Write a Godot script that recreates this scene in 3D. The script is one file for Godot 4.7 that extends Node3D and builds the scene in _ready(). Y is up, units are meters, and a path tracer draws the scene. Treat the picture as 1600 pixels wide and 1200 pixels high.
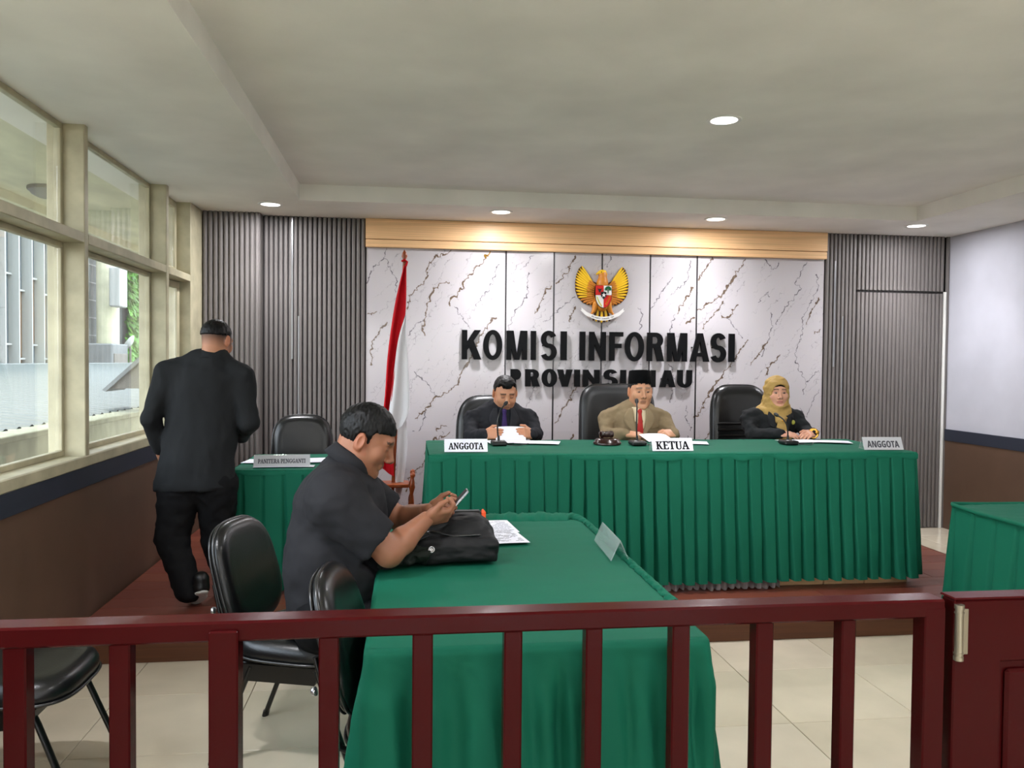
extends Node3D

# ---------------------------------------------------------------- mesh helpers
class Geo:
	var st := SurfaceTool.new()
	var sg := 0            # next smoothing group
	func _init() -> void:
		st.begin(Mesh.PRIMITIVE_TRIANGLES)
	func v(p: Vector3, uv: Vector2, g: int) -> void:
		st.set_smooth_group(g)
		st.set_uv(uv)
		st.add_vertex(p)
	# counter-clockwise seen from outside in, clockwise out
	func tri(a: Vector3, b: Vector3, c: Vector3, g := -1, ua := Vector2.ZERO, ub := Vector2.ZERO, uc := Vector2.ZERO) -> void:
		v(a, ua, g); v(c, uc, g); v(b, ub, g)
	func quad(a: Vector3, b: Vector3, c: Vector3, d: Vector3, g := -1, ua := Vector2.ZERO, ub := Vector2.ZERO, uc := Vector2.ZERO, ud := Vector2.ZERO) -> void:
		tri(a, b, c, g, ua, ub, uc)
		tri(a, c, d, g, ua, uc, ud)
	func box(c: Vector3, s: Vector3, bev := 0.0, basis := Basis()) -> void:
		var h := s * 0.5
		var e := minf(bev, 0.49 * minf(s.x, minf(s.y, s.z)))
		var P := func(sx: float, sy: float, sz: float, ax: int) -> Vector3:
			var q := Vector3(sx * (h.x - e), sy * (h.y - e), sz * (h.z - e))
			q[ax] = [sx * h.x, sy * h.y, sz * h.z][ax]
			return c + basis * q
		for ax in 3:
			var u := (ax + 1) % 3
			var w := (ax + 2) % 3
			for sn in [-1.0, 1.0]:
				var pts := []
				for k in [[-1, -1], [1, -1], [1, 1], [-1, 1]]:
					var sgn := [0.0, 0.0, 0.0]
					sgn[ax] = sn; sgn[u] = k[0]; sgn[w] = k[1]
					pts.append(P.call(sgn[0], sgn[1], sgn[2], ax))
				if sn < 0: pts.reverse()
				quad(pts[0], pts[1], pts[2], pts[3])
		if e <= 0.0: return
		for ax in 3:               # edges parallel to ax
			var u := (ax + 1) % 3
			var w := (ax + 2) % 3
			for su in [-1.0, 1.0]:
				for sw in [-1.0, 1.0]:
					var A := [0.0, 0.0, 0.0]; A[ax] = -1.0; A[u] = su; A[w] = sw
					var B := [0.0, 0.0, 0.0]; B[ax] = 1.0; B[u] = su; B[w] = sw
					var a1: Vector3 = P.call(A[0], A[1], A[2], u)
					var a2: Vector3 = P.call(A[0], A[1], A[2], w)
					var b1: Vector3 = P.call(B[0], B[1], B[2], u)
					var b2: Vector3 = P.call(B[0], B[1], B[2], w)
					_eq(a1, b1, b2, a2, c)
		for sx in [-1.0, 1.0]:
			for sy in [-1.0, 1.0]:
				for sz in [-1.0, 1.0]:
					var p: Vector3 = P.call(sx, sy, sz, 0)
					var q: Vector3 = P.call(sx, sy, sz, 1)
					var r: Vector3 = P.call(sx, sy, sz, 2)
					if (q - p).cross(r - p).dot(p - c) > 0: tri(p, q, r)
					else: tri(p, r, q)
	func _eq(a: Vector3, b: Vector3, cc: Vector3, d: Vector3, mid: Vector3) -> void:
		if (b - a).cross(cc - a).dot(a + cc - mid * 2.0) > 0: quad(a, b, cc, d)
		else: quad(a, d, cc, b)
	# rows of points; r x c grid, faces toward (row step) x (col step)
	func grid(rows: Array, closed := false, g := -2, uvs := []) -> void:
		if g == -2:
			g = sg; sg += 1
		for i in rows.size() - 1:
			var r0: PackedVector3Array = rows[i]
			var r1: PackedVector3Array = rows[i + 1]
			var n := r0.size()
			for j in (n if closed else n - 1):
				var k := (j + 1) % n
				if uvs.is_empty():
					quad(r0[j], r1[j], r1[k], r0[k], g)
				else:
					quad(r0[j], r1[j], r1[k], r0[k], g, uvs[i][j], uvs[i + 1][j], uvs[i + 1][k], uvs[i][k])
	func fan(ring: PackedVector3Array, flip: bool, g := -1) -> void:
		var m := Vector3.ZERO
		for p in ring: m += p
		m /= ring.size()
		for j in ring.size():
			var k := (j + 1) % ring.size()
			if flip: tri(m, ring[k], ring[j], g)
			else: tri(m, ring[j], ring[k], g)
	# profile of (radius, height), turned round y of xf
	func lathe(prof: Array, seg := 24, xf := Transform3D(), sharp := false, squash := 1.0) -> void:
		var rows := []
		for p in prof:
			var ring := PackedVector3Array()
			for j in seg:
				var a := TAU * j / seg
				ring.append(xf * Vector3(p.x * cos(a), p.y, -p.x * sin(a) * squash))
			rows.append(ring)
		if sharp:
			for i in rows.size() - 1: grid([rows[i + 1], rows[i]], true)
		else:
			rows.reverse()
			grid(rows, true)
			rows.reverse()
		if prof[0].x > 1e-4: fan(rows[0], true)
		if prof[-1].x > 1e-4: fan(rows[-1], false)
	# a tube along a path; radius a number or an array; flat squeezes along the second axis
	func tube(path: Array, radius, seg := 10, flat := 1.0, up := Vector3.UP, caps := true, power := 1.0) -> void:
		var rows := []
		var n := path.size()
		var right := Vector3.ZERO
		for i in n:
			var d: Vector3 = (path[mini(i + 1, n - 1)] - path[maxi(i - 1, 0)]).normalized()
			if i == 0:
				right = d.cross(up)
				if right.length() < 0.01: right = d.cross(Vector3.RIGHT)
			right = (right - d * right.dot(d)).normalized()
			var w := right.cross(d)
			var r: float = radius[i] if radius is Array else radius
			var ring := PackedVector3Array()
			for j in seg:
				var a := TAU * j / seg
				var ca := signf(cos(a)) * pow(absf(cos(a)), power)
				var sa := signf(sin(a)) * pow(absf(sin(a)), power)
				ring.append(path[i] + right * (ca * r) + w * (sa * r * flat))
			rows.append(ring)
		grid(rows, true)
		if caps:
			fan(rows[0], false)
			fan(rows[-1], true)
	# polygon in x,y (counter-clockwise), pushed out from z0 to z1
	func prism(poly: PackedVector2Array, z0: float, z1: float, xf := Transform3D(), smooth := false, bev := 0.0) -> void:
		var q := poly
		if Geometry2D.is_polygon_clockwise(q): q.reverse()
		var ids := Geometry2D.triangulate_polygon(q)
		var g := -1
		if smooth:
			g = sg; sg += 1
		var m := Vector2.ZERO
		for p in q: m += p
		m /= q.size()
		var n := q.size()
		var inset := PackedVector2Array()
		for i in n:
			if bev > 0.0:
				var e0 := (q[i] - q[(i + n - 1) % n]).normalized()
				var e1 := (q[(i + 1) % n] - q[i]).normalized()
				var nn := (e0 + e1).normalized()
				inset.append(q[i] + Vector2(-nn.y, nn.x) * bev)
			else: inset.append(q[i])
		for i in range(0, ids.size(), 3):
			var a := inset[ids[i]]; var b := inset[ids[i + 1]]; var c := inset[ids[i + 2]]
			if (b - a).cross(c - a) < 0:
				var t := b; b = c; c = t
			tri(xf * Vector3(a.x, a.y, z1), xf * Vector3(b.x, b.y, z1), xf * Vector3(c.x, c.y, z1))
			a = q[ids[i]]; b = q[ids[i + 1]]; c = q[ids[i + 2]]
			if (b - a).cross(c - a) < 0:
				var t := b; b = c; c = t
			tri(xf * Vector3(a.x, a.y, z0), xf * Vector3(c.x, c.y, z0), xf * Vector3(b.x, b.y, z0))
		for i in n:
			var a := q[i]; var b := q[(i + 1) % n]
			var ia := inset[i]; var ib := inset[(i + 1) % n]
			var zz := z1 - bev
			quad(xf * Vector3(a.x, a.y, z0), xf * Vector3(b.x, b.y, z0), xf * Vector3(b.x, b.y, zz), xf * Vector3(a.x, a.y, zz), g)
			if bev > 0.0:
				quad(xf * Vector3(a.x, a.y, zz), xf * Vector3(b.x, b.y, zz), xf * Vector3(ib.x, ib.y, z1), xf * Vector3(ia.x, ia.y, z1), g)
	func done() -> ArrayMesh:
		st.generate_normals()
		return st.commit()

func put(called: String, mesh: Mesh, m: Material, parent: Node = self, xf := Transform3D()) -> MeshInstance3D:
	var o := MeshInstance3D.new()
	o.name = called
	o.mesh = mesh
	if m: o.material_override = m
	o.transform = xf
	parent.add_child(o, true)
	return o

func tag(o: Node, label: String, category := "", group := "") -> Node:
	o.set_meta("label", label)
	if category: o.set_meta("category", category)
	if group: o.set_meta("group", group)
	return o

func thing(called: String, label: String, category: String, at := Vector3.ZERO, turn := 0.0, group := "") -> Node3D:
	var o := Node3D.new()
	o.name = called
	add_child(o, true)
	o.position = at
	o.rotation.y = turn
	tag(o, label, category, group)
	return o

func struct(called: String, mesh: Mesh, m: Material, label: String, category := "") -> MeshInstance3D:
	var o := put(called, mesh, m)
	o.set_meta("kind", "structure")
	tag(o, label, category if category else called.split("_")[0])
	return o

func one_box(c: Vector3, s: Vector3, bev := 0.0, basis := Basis()) -> ArrayMesh:
	var g := Geo.new()
	g.box(c, s, bev, basis)
	return g.done()

func span_box(lo: Vector3, hi: Vector3, bev := 0.0) -> ArrayMesh:
	return one_box((lo + hi) * 0.5, hi - lo, bev)

# ---------------------------------------------------------------- materials
var M := {}
var T := {}

func noise_tex(freq: float, oct: int, size := 256, as_normal := false, seed_ := 1, cell := false) -> NoiseTexture2D:
	var f := FastNoiseLite.new()
	f.seed = seed_
	f.noise_type = FastNoiseLite.TYPE_CELLULAR if cell else FastNoiseLite.TYPE_SIMPLEX_SMOOTH
	f.frequency = freq
	f.fractal_octaves = oct
	var t := NoiseTexture2D.new()
	t.width = size; t.height = size
	t.seamless = true
	t.noise = f
	t.as_normal_map = as_normal
	return t

func mat(key: String, c: Color, rough := 0.6, spec := 0.5, metal := 0.0) -> StandardMaterial3D:
	var m := StandardMaterial3D.new()
	m.resource_name = key
	m.albedo_color = c
	m.roughness = rough
	m.metallic = metal
	m.metallic_specular = spec
	M[key] = m
	return m

func relief(m: StandardMaterial3D, tex: Texture2D, cm: float, scale := 1.0, world := false) -> StandardMaterial3D:
	m.heightmap_enabled = true
	m.heightmap_texture = tex
	m.heightmap_scale = cm
	m.uv1_triplanar = true
	m.uv1_world_triplanar = world
	m.uv1_scale = Vector3.ONE * scale
	return m

# tone patches: a texture of near-white tones that multiplies the base colour
func blotch(freq: float, oct: int, lo: float, hi: float, seed_: int, size := 256, stretch := Vector2.ONE) -> ImageTexture:
	var f := FastNoiseLite.new()
	f.seed = seed_
	f.frequency = freq
	f.fractal_octaves = oct
	var im := Image.create(size, size, false, Image.FORMAT_RGB8)
	for y in size:
		for x in size:
			# blend across the border so that it repeats
			var wx := clampf((x - size * 0.8) / (size * 0.2), 0, 1)
			var wy := clampf((y - size * 0.8) / (size * 0.2), 0, 1)
			var a := f.get_noise_2d(x * stretch.x, y * stretch.y)
			if wx > 0: a = lerpf(a, f.get_noise_2d((x - size) * stretch.x, y * stretch.y), wx)
			if wy > 0: a = lerpf(a, lerpf(f.get_noise_2d(x * stretch.x, (y - size) * stretch.y), f.get_noise_2d((x - size) * stretch.x, (y - size) * stretch.y), wx), wy)
			var t := lerpf(lo, hi, clampf(0.5 + a * 0.8, 0, 1))
			im.set_pixel(x, y, Color(t, t, t))
	return ImageTexture.create_from_image(im)

func tone(m: StandardMaterial3D, tex: Texture2D, scale: Vector3, world := true) -> StandardMaterial3D:
	m.albedo_texture = tex
	m.uv1_triplanar = true
	m.uv1_world_triplanar = world
	m.uv1_scale = scale
	return m

func make_materials() -> void:
	T.fine = noise_tex(0.06, 3, 256)
	T.soft = noise_tex(0.012, 3, 256, false, 4)
	T.blot = blotch(0.012, 4, 0.93, 1.0, 3)
	T.dirt = blotch(0.02, 5, 0.86, 1.0, 8)
	T.grain = blotch(0.02, 4, 0.86, 1.0, 11, 256, Vector2(0.25, 5.0))
	T.cloth = noise_tex(0.25, 2, 256, false, 9)
	tone(mat("ceiling_paint", Color(0.95, 0.94, 0.91), 0.85, 0.3), T.blot, Vector3.ONE * 0.35)
	tone(mat("wall_white", Color(0.76, 0.76, 0.795), 0.7, 0.35), T.blot, Vector3.ONE * 0.4)
	tone(mat("wainscot", Color(0.37, 0.285, 0.23), 0.45, 0.4), T.blot, Vector3.ONE * 0.8)
	mat("band", Color(0.175, 0.19, 0.235), 0.5, 0.4)
	tone(mat("frame_paint", Color(0.73, 0.70, 0.585), 0.5, 0.4), T.dirt, Vector3(0.9, 0.9, 0.9))
	tone(mat("tile", Color(0.87, 0.83, 0.74), 0.12, 0.5), T.blot, Vector3.ONE * 0.6)
	mat("grout", Color(0.52, 0.48, 0.42), 0.8, 0.3)
	tone(mat("plank", Color(0.46, 0.235, 0.185), 0.32, 0.5), T.grain, Vector3(0.8, 2.0, 2.0))
	tone(mat("plank_pale", Color(0.50, 0.27, 0.205), 0.32, 0.5), T.grain, Vector3(0.7, 2.2, 2.2))
	tone(mat("podium_front", Color(0.36, 0.215, 0.135), 0.4, 0.4), T.grain, Vector3(0.7, 2.0, 2.0))
	tone(mat("oak", Color(0.97, 0.79, 0.585), 0.4, 0.45), T.grain, Vector3(0.5, 3.0, 3.0))
	mat("slat", Color(0.43, 0.41, 0.40), 0.5, 0.4)
	mat("slat_back", Color(0.20, 0.19, 0.19), 0.7, 0.3)
	mat("metal_strip", Color(0.62, 0.62, 0.63), 0.3, 0.5, 0.8)
	mat("dark_strip", Color(0.25, 0.24, 0.25), 0.25, 0.5, 0.7)
	var rl := mat("rail_paint", Color(0.235, 0.045, 0.05), 0.2, 0.18)
	rl.clearcoat_enabled = true; rl.clearcoat = 0.05; rl.clearcoat_roughness = 0.12
	relief(rl, T.soft, 0.06, 2.2, true)
	var gl := mat("glass", Color(1, 1, 1, 0.05), 0.0, 0.5)
	gl.transparency = BaseMaterial3D.TRANSPARENCY_ALPHA
	var cl := mat("cloth_green", Color(0.06, 0.365, 0.275), 0.72, 0.28)
	relief(cl, T.cloth, 0.03, 6.0, true)
	mat("cloth_grey", Color(0.56, 0.53, 0.53), 0.85, 0.2)
	relief(mat("vinyl", Color(0.045, 0.047, 0.05), 0.3, 0.5), T.fine, 0.03, 9.0)
	relief(mat("leather", Color(0.085, 0.088, 0.095), 0.38, 0.5), T.fine, 0.04, 9.0)
	mat("piping", Color(0.10, 0.10, 0.10), 0.3, 0.6)
	mat("black_metal", Color(0.02, 0.02, 0.02), 0.3, 0.5)
	mat("black_plastic", Color(0.03, 0.03, 0.032), 0.42, 0.5)
	mat("chrome", Color(0.75, 0.75, 0.76), 0.2, 0.5, 0.9)
	mat("steel_dull", Color(0.60, 0.57, 0.50), 0.35, 0.5, 0.8)
	mat("paper", Color(0.90, 0.90, 0.93), 0.8, 0.3)
	mat("paper_grey", Color(0.70, 0.70, 0.71), 0.75, 0.3)
	mat("ink", Color(0.06, 0.06, 0.07), 0.7, 0.2)
	mat("ink_grey", Color(0.30, 0.30, 0.32), 0.7, 0.2)
	mat("ink_print", Color(0.42, 0.42, 0.46), 0.8, 0.2)
	var ac := mat("acrylic", Color(0.93, 0.95, 0.95, 0.22), 0.06, 0.5)
	ac.transparency = BaseMaterial3D.TRANSPARENCY_ALPHA
	mat("letter", Color(0.035, 0.037, 0.045), 0.5, 0.25)
	tone(mat("wood_red", Color(0.58, 0.27, 0.10), 0.3, 0.5), T.grain, Vector3(6, 1, 6), false)
	tone(mat("wood_dark", Color(0.17, 0.075, 0.055), 0.22, 0.6), T.grain, Vector3(6, 3, 6), false)
	mat("flag_red", Color(0.72, 0.03, 0.09), 0.65, 0.3)
	mat("flag_white", Color(0.86, 0.85, 0.86), 0.65, 0.3)
	var em := mat("lamp_glow", Color(1, 1, 1), 0.5)
	em.emission_enabled = true
	em.emission = Color(1.0, 0.98, 0.95)
	em.emission_energy_multiplier = 3.0
	mat("white_plastic", Color(0.9, 0.9, 0.88), 0.4)

var rng := RandomNumberGenerator.new()
const EYE := Vector3(0, 1.57, 0)

func _ready() -> void:
	rng.seed = 77
	set_view()
	make_materials()
	build_room()
	build_outside()
	build_wall_pieces()
	build_furniture()
	build_small_things()
	build_people()
	mesh_queue()

func set_view() -> void:
	var yaw := deg_to_rad(7.40)
	var pitch := deg_to_rad(-1.56)
	var roll := deg_to_rad(0.54)
	var f := Vector3(sin(yaw), 0, -cos(yaw))
	var r := Vector3(cos(yaw), 0, sin(yaw))
	var f2 := f * cos(pitch) + Vector3.UP * sin(pitch)
	var u2 := Vector3.UP * cos(pitch) - f * sin(pitch)
	var r3 := r * cos(roll) + u2 * sin(roll)
	var u3 := u2 * cos(roll) - r * sin(roll)
	var cam := Camera3D.new()
	cam.name = "camera"
	cam.fov = rad_to_deg(2.0 * atan(600.0 / 1270.0))
	cam.near = 0.05
	cam.far = 200.0
	add_child(cam)
	cam.transform = Transform3D(Basis(r3, u3, -f2), EYE)
	cam.current = true
	var sky := ProceduralSkyMaterial.new()
	sky.sky_top_color = Color(0.80, 0.86, 0.92)
	sky.sky_horizon_color = Color(0.93, 0.94, 0.93)
	sky.ground_horizon_color = Color(0.55, 0.55, 0.52)
	sky.ground_bottom_color = Color(0.35, 0.34, 0.32)
	var env := Environment.new()
	env.background_mode = Environment.BG_SKY
	env.sky = Sky.new()
	env.sky.sky_material = sky
	env.background_energy_multiplier = SKY
	env.tonemap_mode = Environment.TONE_MAPPER_LINEAR
	env.tonemap_exposure = EXPOSURE
	env.sdfgi_enabled = true
	env.ssao_enabled = true
	env.ssil_enabled = true
	var sun := DirectionalLight3D.new()
	sun.name = "hazy_sun"
	sun.light_energy = SUN
	sun.light_color = Color(1.0, 0.96, 0.86)
	sun.light_angular_distance = 6.0
	sun.shadow_enabled = true
	add_child(sun)
	sun.basis = Basis.looking_at(Vector3(0.32, -1.0, 0.35).normalized(), Vector3.RIGHT)
	var we := WorldEnvironment.new()
	we.name = "world_environment"
	we.environment = env
	add_child(we)

const SUN := 0.5
const SKY := 9.5
const EXPOSURE := 1.2
const LAMP_ENERGY := 2.7
const PANEL_ENERGY := 1.5

# ---------------------------------------------------------------- the room
const XL := -1.706      # inner face of the window wall
const XR := 5.18        # right wall
const ZB := -7.26       # face of the panelled back wall
const ZF := 7.6         # wall behind the camera
const CEIL := 2.81      # lower ceiling border
const HIGH := 2.935     # raised middle of the ceiling
const POD := 0.16       # podium height
const POD_Z := -4.36
const POD_X := 4.03

func downlight(x: float, y: float, z: float, label: String) -> void:
	var t := thing("downlight", label, "ceiling light", Vector3(x, y, z), 0, "recessed ceiling downlights")
	var g := Geo.new()
	g.lathe([Vector2(0.074, -0.004), Vector2(0.094, -0.006), Vector2(0.098, -0.002), Vector2(0.098, 0.0), Vector2(0.076, 0.0)], 32)
	put("rim", g.done(), M.white_plastic, t)
	var d := Geo.new()
	d.lathe([Vector2(0.001, -0.009), Vector2(0.05, -0.008), Vector2(0.075, -0.004)], 32)
	put("lamp_disc", d.done(), M.lamp_glow, t)
	var l := SpotLight3D.new()
	l.name = "lamp_light"
	l.spot_angle = 60.0
	l.spot_angle_attenuation = 1.0
	l.spot_range = 14.0
	l.spot_attenuation = 2.0
	l.light_size = 0.07
	l.light_energy = LAMP_ENERGY
	l.light_color = Color(0.98, 0.98, 1.0)
	l.shadow_enabled = true
	t.add_child(l)
	l.position = Vector3(0, -0.015, 0)
	l.rotation.x = -PI / 2
	var a := AreaLight3D.new()
	a.name = "lamp_glow_light"
	a.area_size = Vector2(0.13, 0.13)
	a.light_energy = PANEL_ENERGY
	a.light_color = Color(0.98, 0.98, 1.0)
	a.shadow_enabled = true
	a.area_range = 14.0
	t.add_child(a)
	a.position = Vector3(0, -0.012, 0)
	a.rotation.x = -PI / 2

func build_room() -> void:
	# floor slab with laid tiles
	var fl := struct("floor", span_box(Vector3(-2.0, -0.15, -7.6), Vector3(5.5, -0.012, ZF + 0.2)), M.grout, "glossy beige tiled floor of the hearing room")
	var tm := []
	for k in 3:
		var m: StandardMaterial3D = M.tile.duplicate()
		m.albedo_color = [Color(0.82, 0.775, 0.685), Color(0.805, 0.76, 0.67), Color(0.83, 0.785, 0.70)][k]
		tm.append(m)
	var tile_mesh := one_box(Vector3.ZERO, Vector3(0.597, 0.012, 0.597), 0.0015)
	for ix in range(-6, 7):
		for iz in range(-10, 7):
			var c := Vector3(1.683 + 0.6 * ix + 0.3, -0.006, -3.33 + 0.6 * iz + 0.3)
			if c.x - 0.3 > 5.2 or c.z < -7.4: continue
			if c.z > -1.7:
				continue
			if c.z + 0.3 < POD_Z - 0.1 and c.x + 0.3 < POD_X - 0.1: continue
			put("tile", tile_mesh, tm[rng.randi() % 3], fl, Transform3D(Basis(), c))
	put("rear_tiling", span_box(Vector3(-2.0, -0.012, -1.83), Vector3(5.4, 0.0, ZF + 0.1)), M.tile, fl)
	# walls
	struct("wall_back", span_box(Vector3(-2.1, -0.1, -7.6), Vector3(5.5, 3.2, ZB - 0.03)), M.slat_back, "back wall that carries the marble, timber and slat panelling")
	var wr := struct("wall_right", span_box(Vector3(XR, -0.1, -7.5), Vector3(XR + 0.2, 3.2, ZF + 0.2)), M.wall_white, "white painted right wall above a brown wainscot")
	put("wainscot", span_box(Vector3(XR - 0.012, 0, ZB), Vector3(XR + 0.01, 0.852, ZF)), M.wainscot, wr)
	struct("trim_1", span_box(Vector3(XR - 0.02, 0.852, ZB), Vector3(XR + 0.01, 0.96, ZF), 0.002), M.band, "dark slate dado band along the right wall", "trim")
	# rear wall with a row of wide windows, behind the viewer
	var wf := struct("wall_front", span_box(Vector3(-2.1, -0.1, ZF), Vector3(5.5, 0.95, ZF + 0.2)), M.wall_white, "white rear wall with wide windows behind the viewer")
	put("lintel", span_box(Vector3(-2.1, 2.6, ZF), Vector3(5.5, 3.2, ZF + 0.2)), M.wall_white, wf)
	for q in [[-2.1, -1.3], [0.85, 1.0], [2.5, 2.65], [4.8, 5.5]]:
		put("pier", span_box(Vector3(q[0], 0.95, ZF), Vector3(q[1], 2.6, ZF + 0.2)), M.wall_white, wf)
	for q in [[-1.3, 0.85], [1.0, 2.5], [2.65, 4.8]]:
		put("pane", span_box(Vector3(q[0], 0.95, ZF + 0.09), Vector3(q[1], 2.6, ZF + 0.096)), M.glass, wf)
	# left wall: wainscot, band, sill and the timber window frames
	var wl := struct("wall_left", span_box(Vector3(XL - 0.22, -0.1, -7.5), Vector3(XL - 0.02, 0.975, ZF + 0.2)), M.wainscot, "brown wainscot wall under the row of windows")
	put("wainscot", span_box(Vector3(XL - 0.03, 0, ZB), Vector3(XL - 0.008, 0.876, ZF)), M.wainscot, wl)
	put("lintel", span_box(Vector3(XL - 0.22, CEIL + 0.005, -7.5), Vector3(XL, 3.2, ZF + 0.2)), M.ceiling_paint, wl)
	struct("trim_2", span_box(Vector3(XL - 0.03, 0.876, ZB), Vector3(XL, 0.984, ZF), 0.002), M.band, "dark slate dado band under the window sill", "trim")
	struct("trim_3", span_box(Vector3(XL - 0.22, 0.984, ZB), Vector3(XL + 0.004, 1.045, ZF), 0.006), M.frame_paint, "cream painted window sill along the left wall", "trim")
	var posts := [[-7.237, -6.761], [-6.16, -6.101], [-4.664, -4.611], [-3.16, -3.107], [-1.65, -1.6], [-0.15, ZF]]
	for i in posts.size():
		var a: float = posts[i][0]
		var b: float = posts[i][1]
		if i == 0: a = -7.27
		var pst := struct("trim_%d" % (4 + i), span_box(Vector3(XL - 0.19, 1.04, a), Vector3(XL, CEIL + 0.01, b), 0.004), M.frame_paint, ["broad cream painted corner post beside the grey slats", "cream painted window post nearest the corner of the room", "cream painted window post with a grey smudge, nearer the viewer", "cream window post beside the viewer", "cream window post behind the viewer", "plain left wall behind the viewer"][i], "window post")
		if i > 3: pst.set_meta("group", "rear window posts")
	# transom rail and windows between the posts
	for i in posts.size() - 1:
		var z0: float = posts[i][1]
		var z1: float = posts[i + 1][0]
		var n := i + 1
		var wname: String = ["narrow corner window with a small top light and a hinged casement ajar", "window of two panes looking out on the tin roof and the ivy", "window of two panes looking out on the finned glass building", "window beside the viewer", "window behind the viewer", "second window behind the viewer", "third window behind the viewer", "fourth window behind the viewer", "fifth window behind the viewer", "last window behind the viewer"][i]
		var g := Geo.new()
		g.box(Vector3(XL - 0.095, 2.21, (z0 + z1) / 2), Vector3(0.19, 0.056, z1 - z0), 0.004)
		var w := struct("window_%d" % n, g.done(), M.frame_paint, wname)
		# inner beads around each pane
		for part in [[1.045, 2.182], [2.238, CEIL]]:
			var lo: float = part[0]
			var hi: float = part[1]
			var x := XL - 0.125
			if i == 0 and lo < 2.0: continue
			var f := Geo.new()
			var t := 0.03 if i > 0 else 0.05
			f.box(Vector3(x, lo + t / 2, (z0 + z1) / 2), Vector3(0.036, t, z1 - z0), 0.003)
			f.box(Vector3(x, hi - t / 2, (z0 + z1) / 2), Vector3(0.036, t, z1 - z0), 0.003)
			f.box(Vector3(x, (lo + hi) / 2, z0 + t / 2), Vector3(0.036, hi - lo - 2 * t, t), 0.003)
			f.box(Vector3(x, (lo + hi) / 2, z1 - t / 2), Vector3(0.036, hi - lo - 2 * t, t), 0.003)
			put("window_frame", f.done(), M.frame_paint, w)
			put("pane", span_box(Vector3(x - 0.003, lo + t, z0 + t), Vector3(x + 0.003, hi - t, z1 - t)), M.glass, w)
		if i == 0:      # casement of painted board, standing slightly open
			var sash := Geo.new()
			var wd := z1 - z0 - 0.02
			var b := Basis(Vector3.UP, deg_to_rad(-7.0))
			var at := Vector3(XL - 0.10, 1.612, z0 + 0.01)
			for q in [[0.0, -0.54, wd, 0.05], [0.0, 0.54, wd, 0.05]]:
				sash.box(at + b * Vector3(0, q[1], wd / 2), Vector3(0.035, q[3], q[2]), 0.003, b)
			for q in [0.025, wd - 0.025]:
				sash.box(at + b * Vector3(0, 0, q), Vector3(0.035, 1.03, 0.05), 0.003, b)
			put("casement_frame", sash.done(), M.frame_paint, w)
			put("casement_pane", one_box(at + b * Vector3(0, 0, wd / 2), Vector3(0.006, 1.03, wd - 0.1), 0.0, b), M.glass, w)
	# ceiling: a lower border all round a raised middle
	var g := Geo.new()
	var rx0 := -0.83
	var rx1 := 4.335
	var rz0 := -6.505
	var rz1 := 6.3
	g.box(Vector3((-2.1 + rx0) / 2 , CEIL + 0.2, 0.4), Vector3(rx0 + 2.1, 0.4, 16.0))
	g.box(Vector3((5.5 + rx1) / 2, CEIL + 0.2, 0.4), Vector3(5.5 - rx1, 0.4, 16.0))
	g.box(Vector3((rx0 + rx1) / 2, CEIL + 0.2, (-7.6 + rz0) / 2), Vector3(rx1 - rx0, 0.4, 7.6 + rz0))
	g.box(Vector3((rx0 + rx1) / 2, CEIL + 0.2, (ZF + 0.2 + rz1) / 2), Vector3(rx1 - rx0, 0.4, ZF + 0.2 - rz1))
	g.box(Vector3((rx0 + rx1) / 2, HIGH + 0.14, (rz0 + rz1) / 2), Vector3(rx1 - rx0, 0.28, rz1 - rz0))
	struct("ceiling", g.done(), M.ceiling_paint, "matt white ceiling with a lower border round a raised middle")
	var spot := ["round downlight over the grey slats, leftmost of the four in a row", "round downlight above the lettering KOMISI, between flag and emblem", "round downlight above the right half of the timber fascia", "round downlight in the right corner over the slatted door"]
	for i in 4:
		downlight(-1.115 + 1.853 * i + 0.03, CEIL, -6.72, spot[i])
	downlight(1.755, HIGH, -4.40, "large bright round downlight in the raised middle of the ceiling")
	downlight(1.755, HIGH, -2.0, "round downlight in the raised ceiling overhead")
	downlight(-1.15, CEIL, -2.3, "round downlight in the left ceiling border above the seated man")
	downlight(4.55, CEIL, -2.3, "round downlight in the right ceiling border above the right table")
	for k in 9:
		downlight(-0.05 + 1.8 * (k % 3), HIGH, 0.4 + 2.2 * int(k / 3), "round downlight over the rear seats, %s row, %s" % [["first", "second", "third"][int(k / 3)], ["left", "middle", "right"][k % 3]])
	# podium
	var pd := struct("floor_podium", span_box(Vector3(XL - 0.02, 0.0, ZB - 0.03), Vector3(POD_X - 0.01, POD - 0.012, POD_Z - 0.012)), M.podium_front, "low podium with reddish wooden boards under the judges' bench", "podium")
	put("front_board", span_box(Vector3(XL, 0.0, POD_Z - 0.02), Vector3(POD_X, POD - 0.018, POD_Z), 0.003), M.podium_front, pd)
	put("nosing", span_box(Vector3(XL, POD - 0.03, POD_Z - 0.05), Vector3(POD_X, POD, POD_Z + 0.012), 0.006), M.plank, pd)
	put("side_board", span_box(Vector3(POD_X - 0.02, 0.0, ZB), Vector3(POD_X, POD - 0.001, POD_Z - 0.02), 0.003), M.podium_front, pd)
	var row := 0
	var z := POD_Z - 0.052
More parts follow.
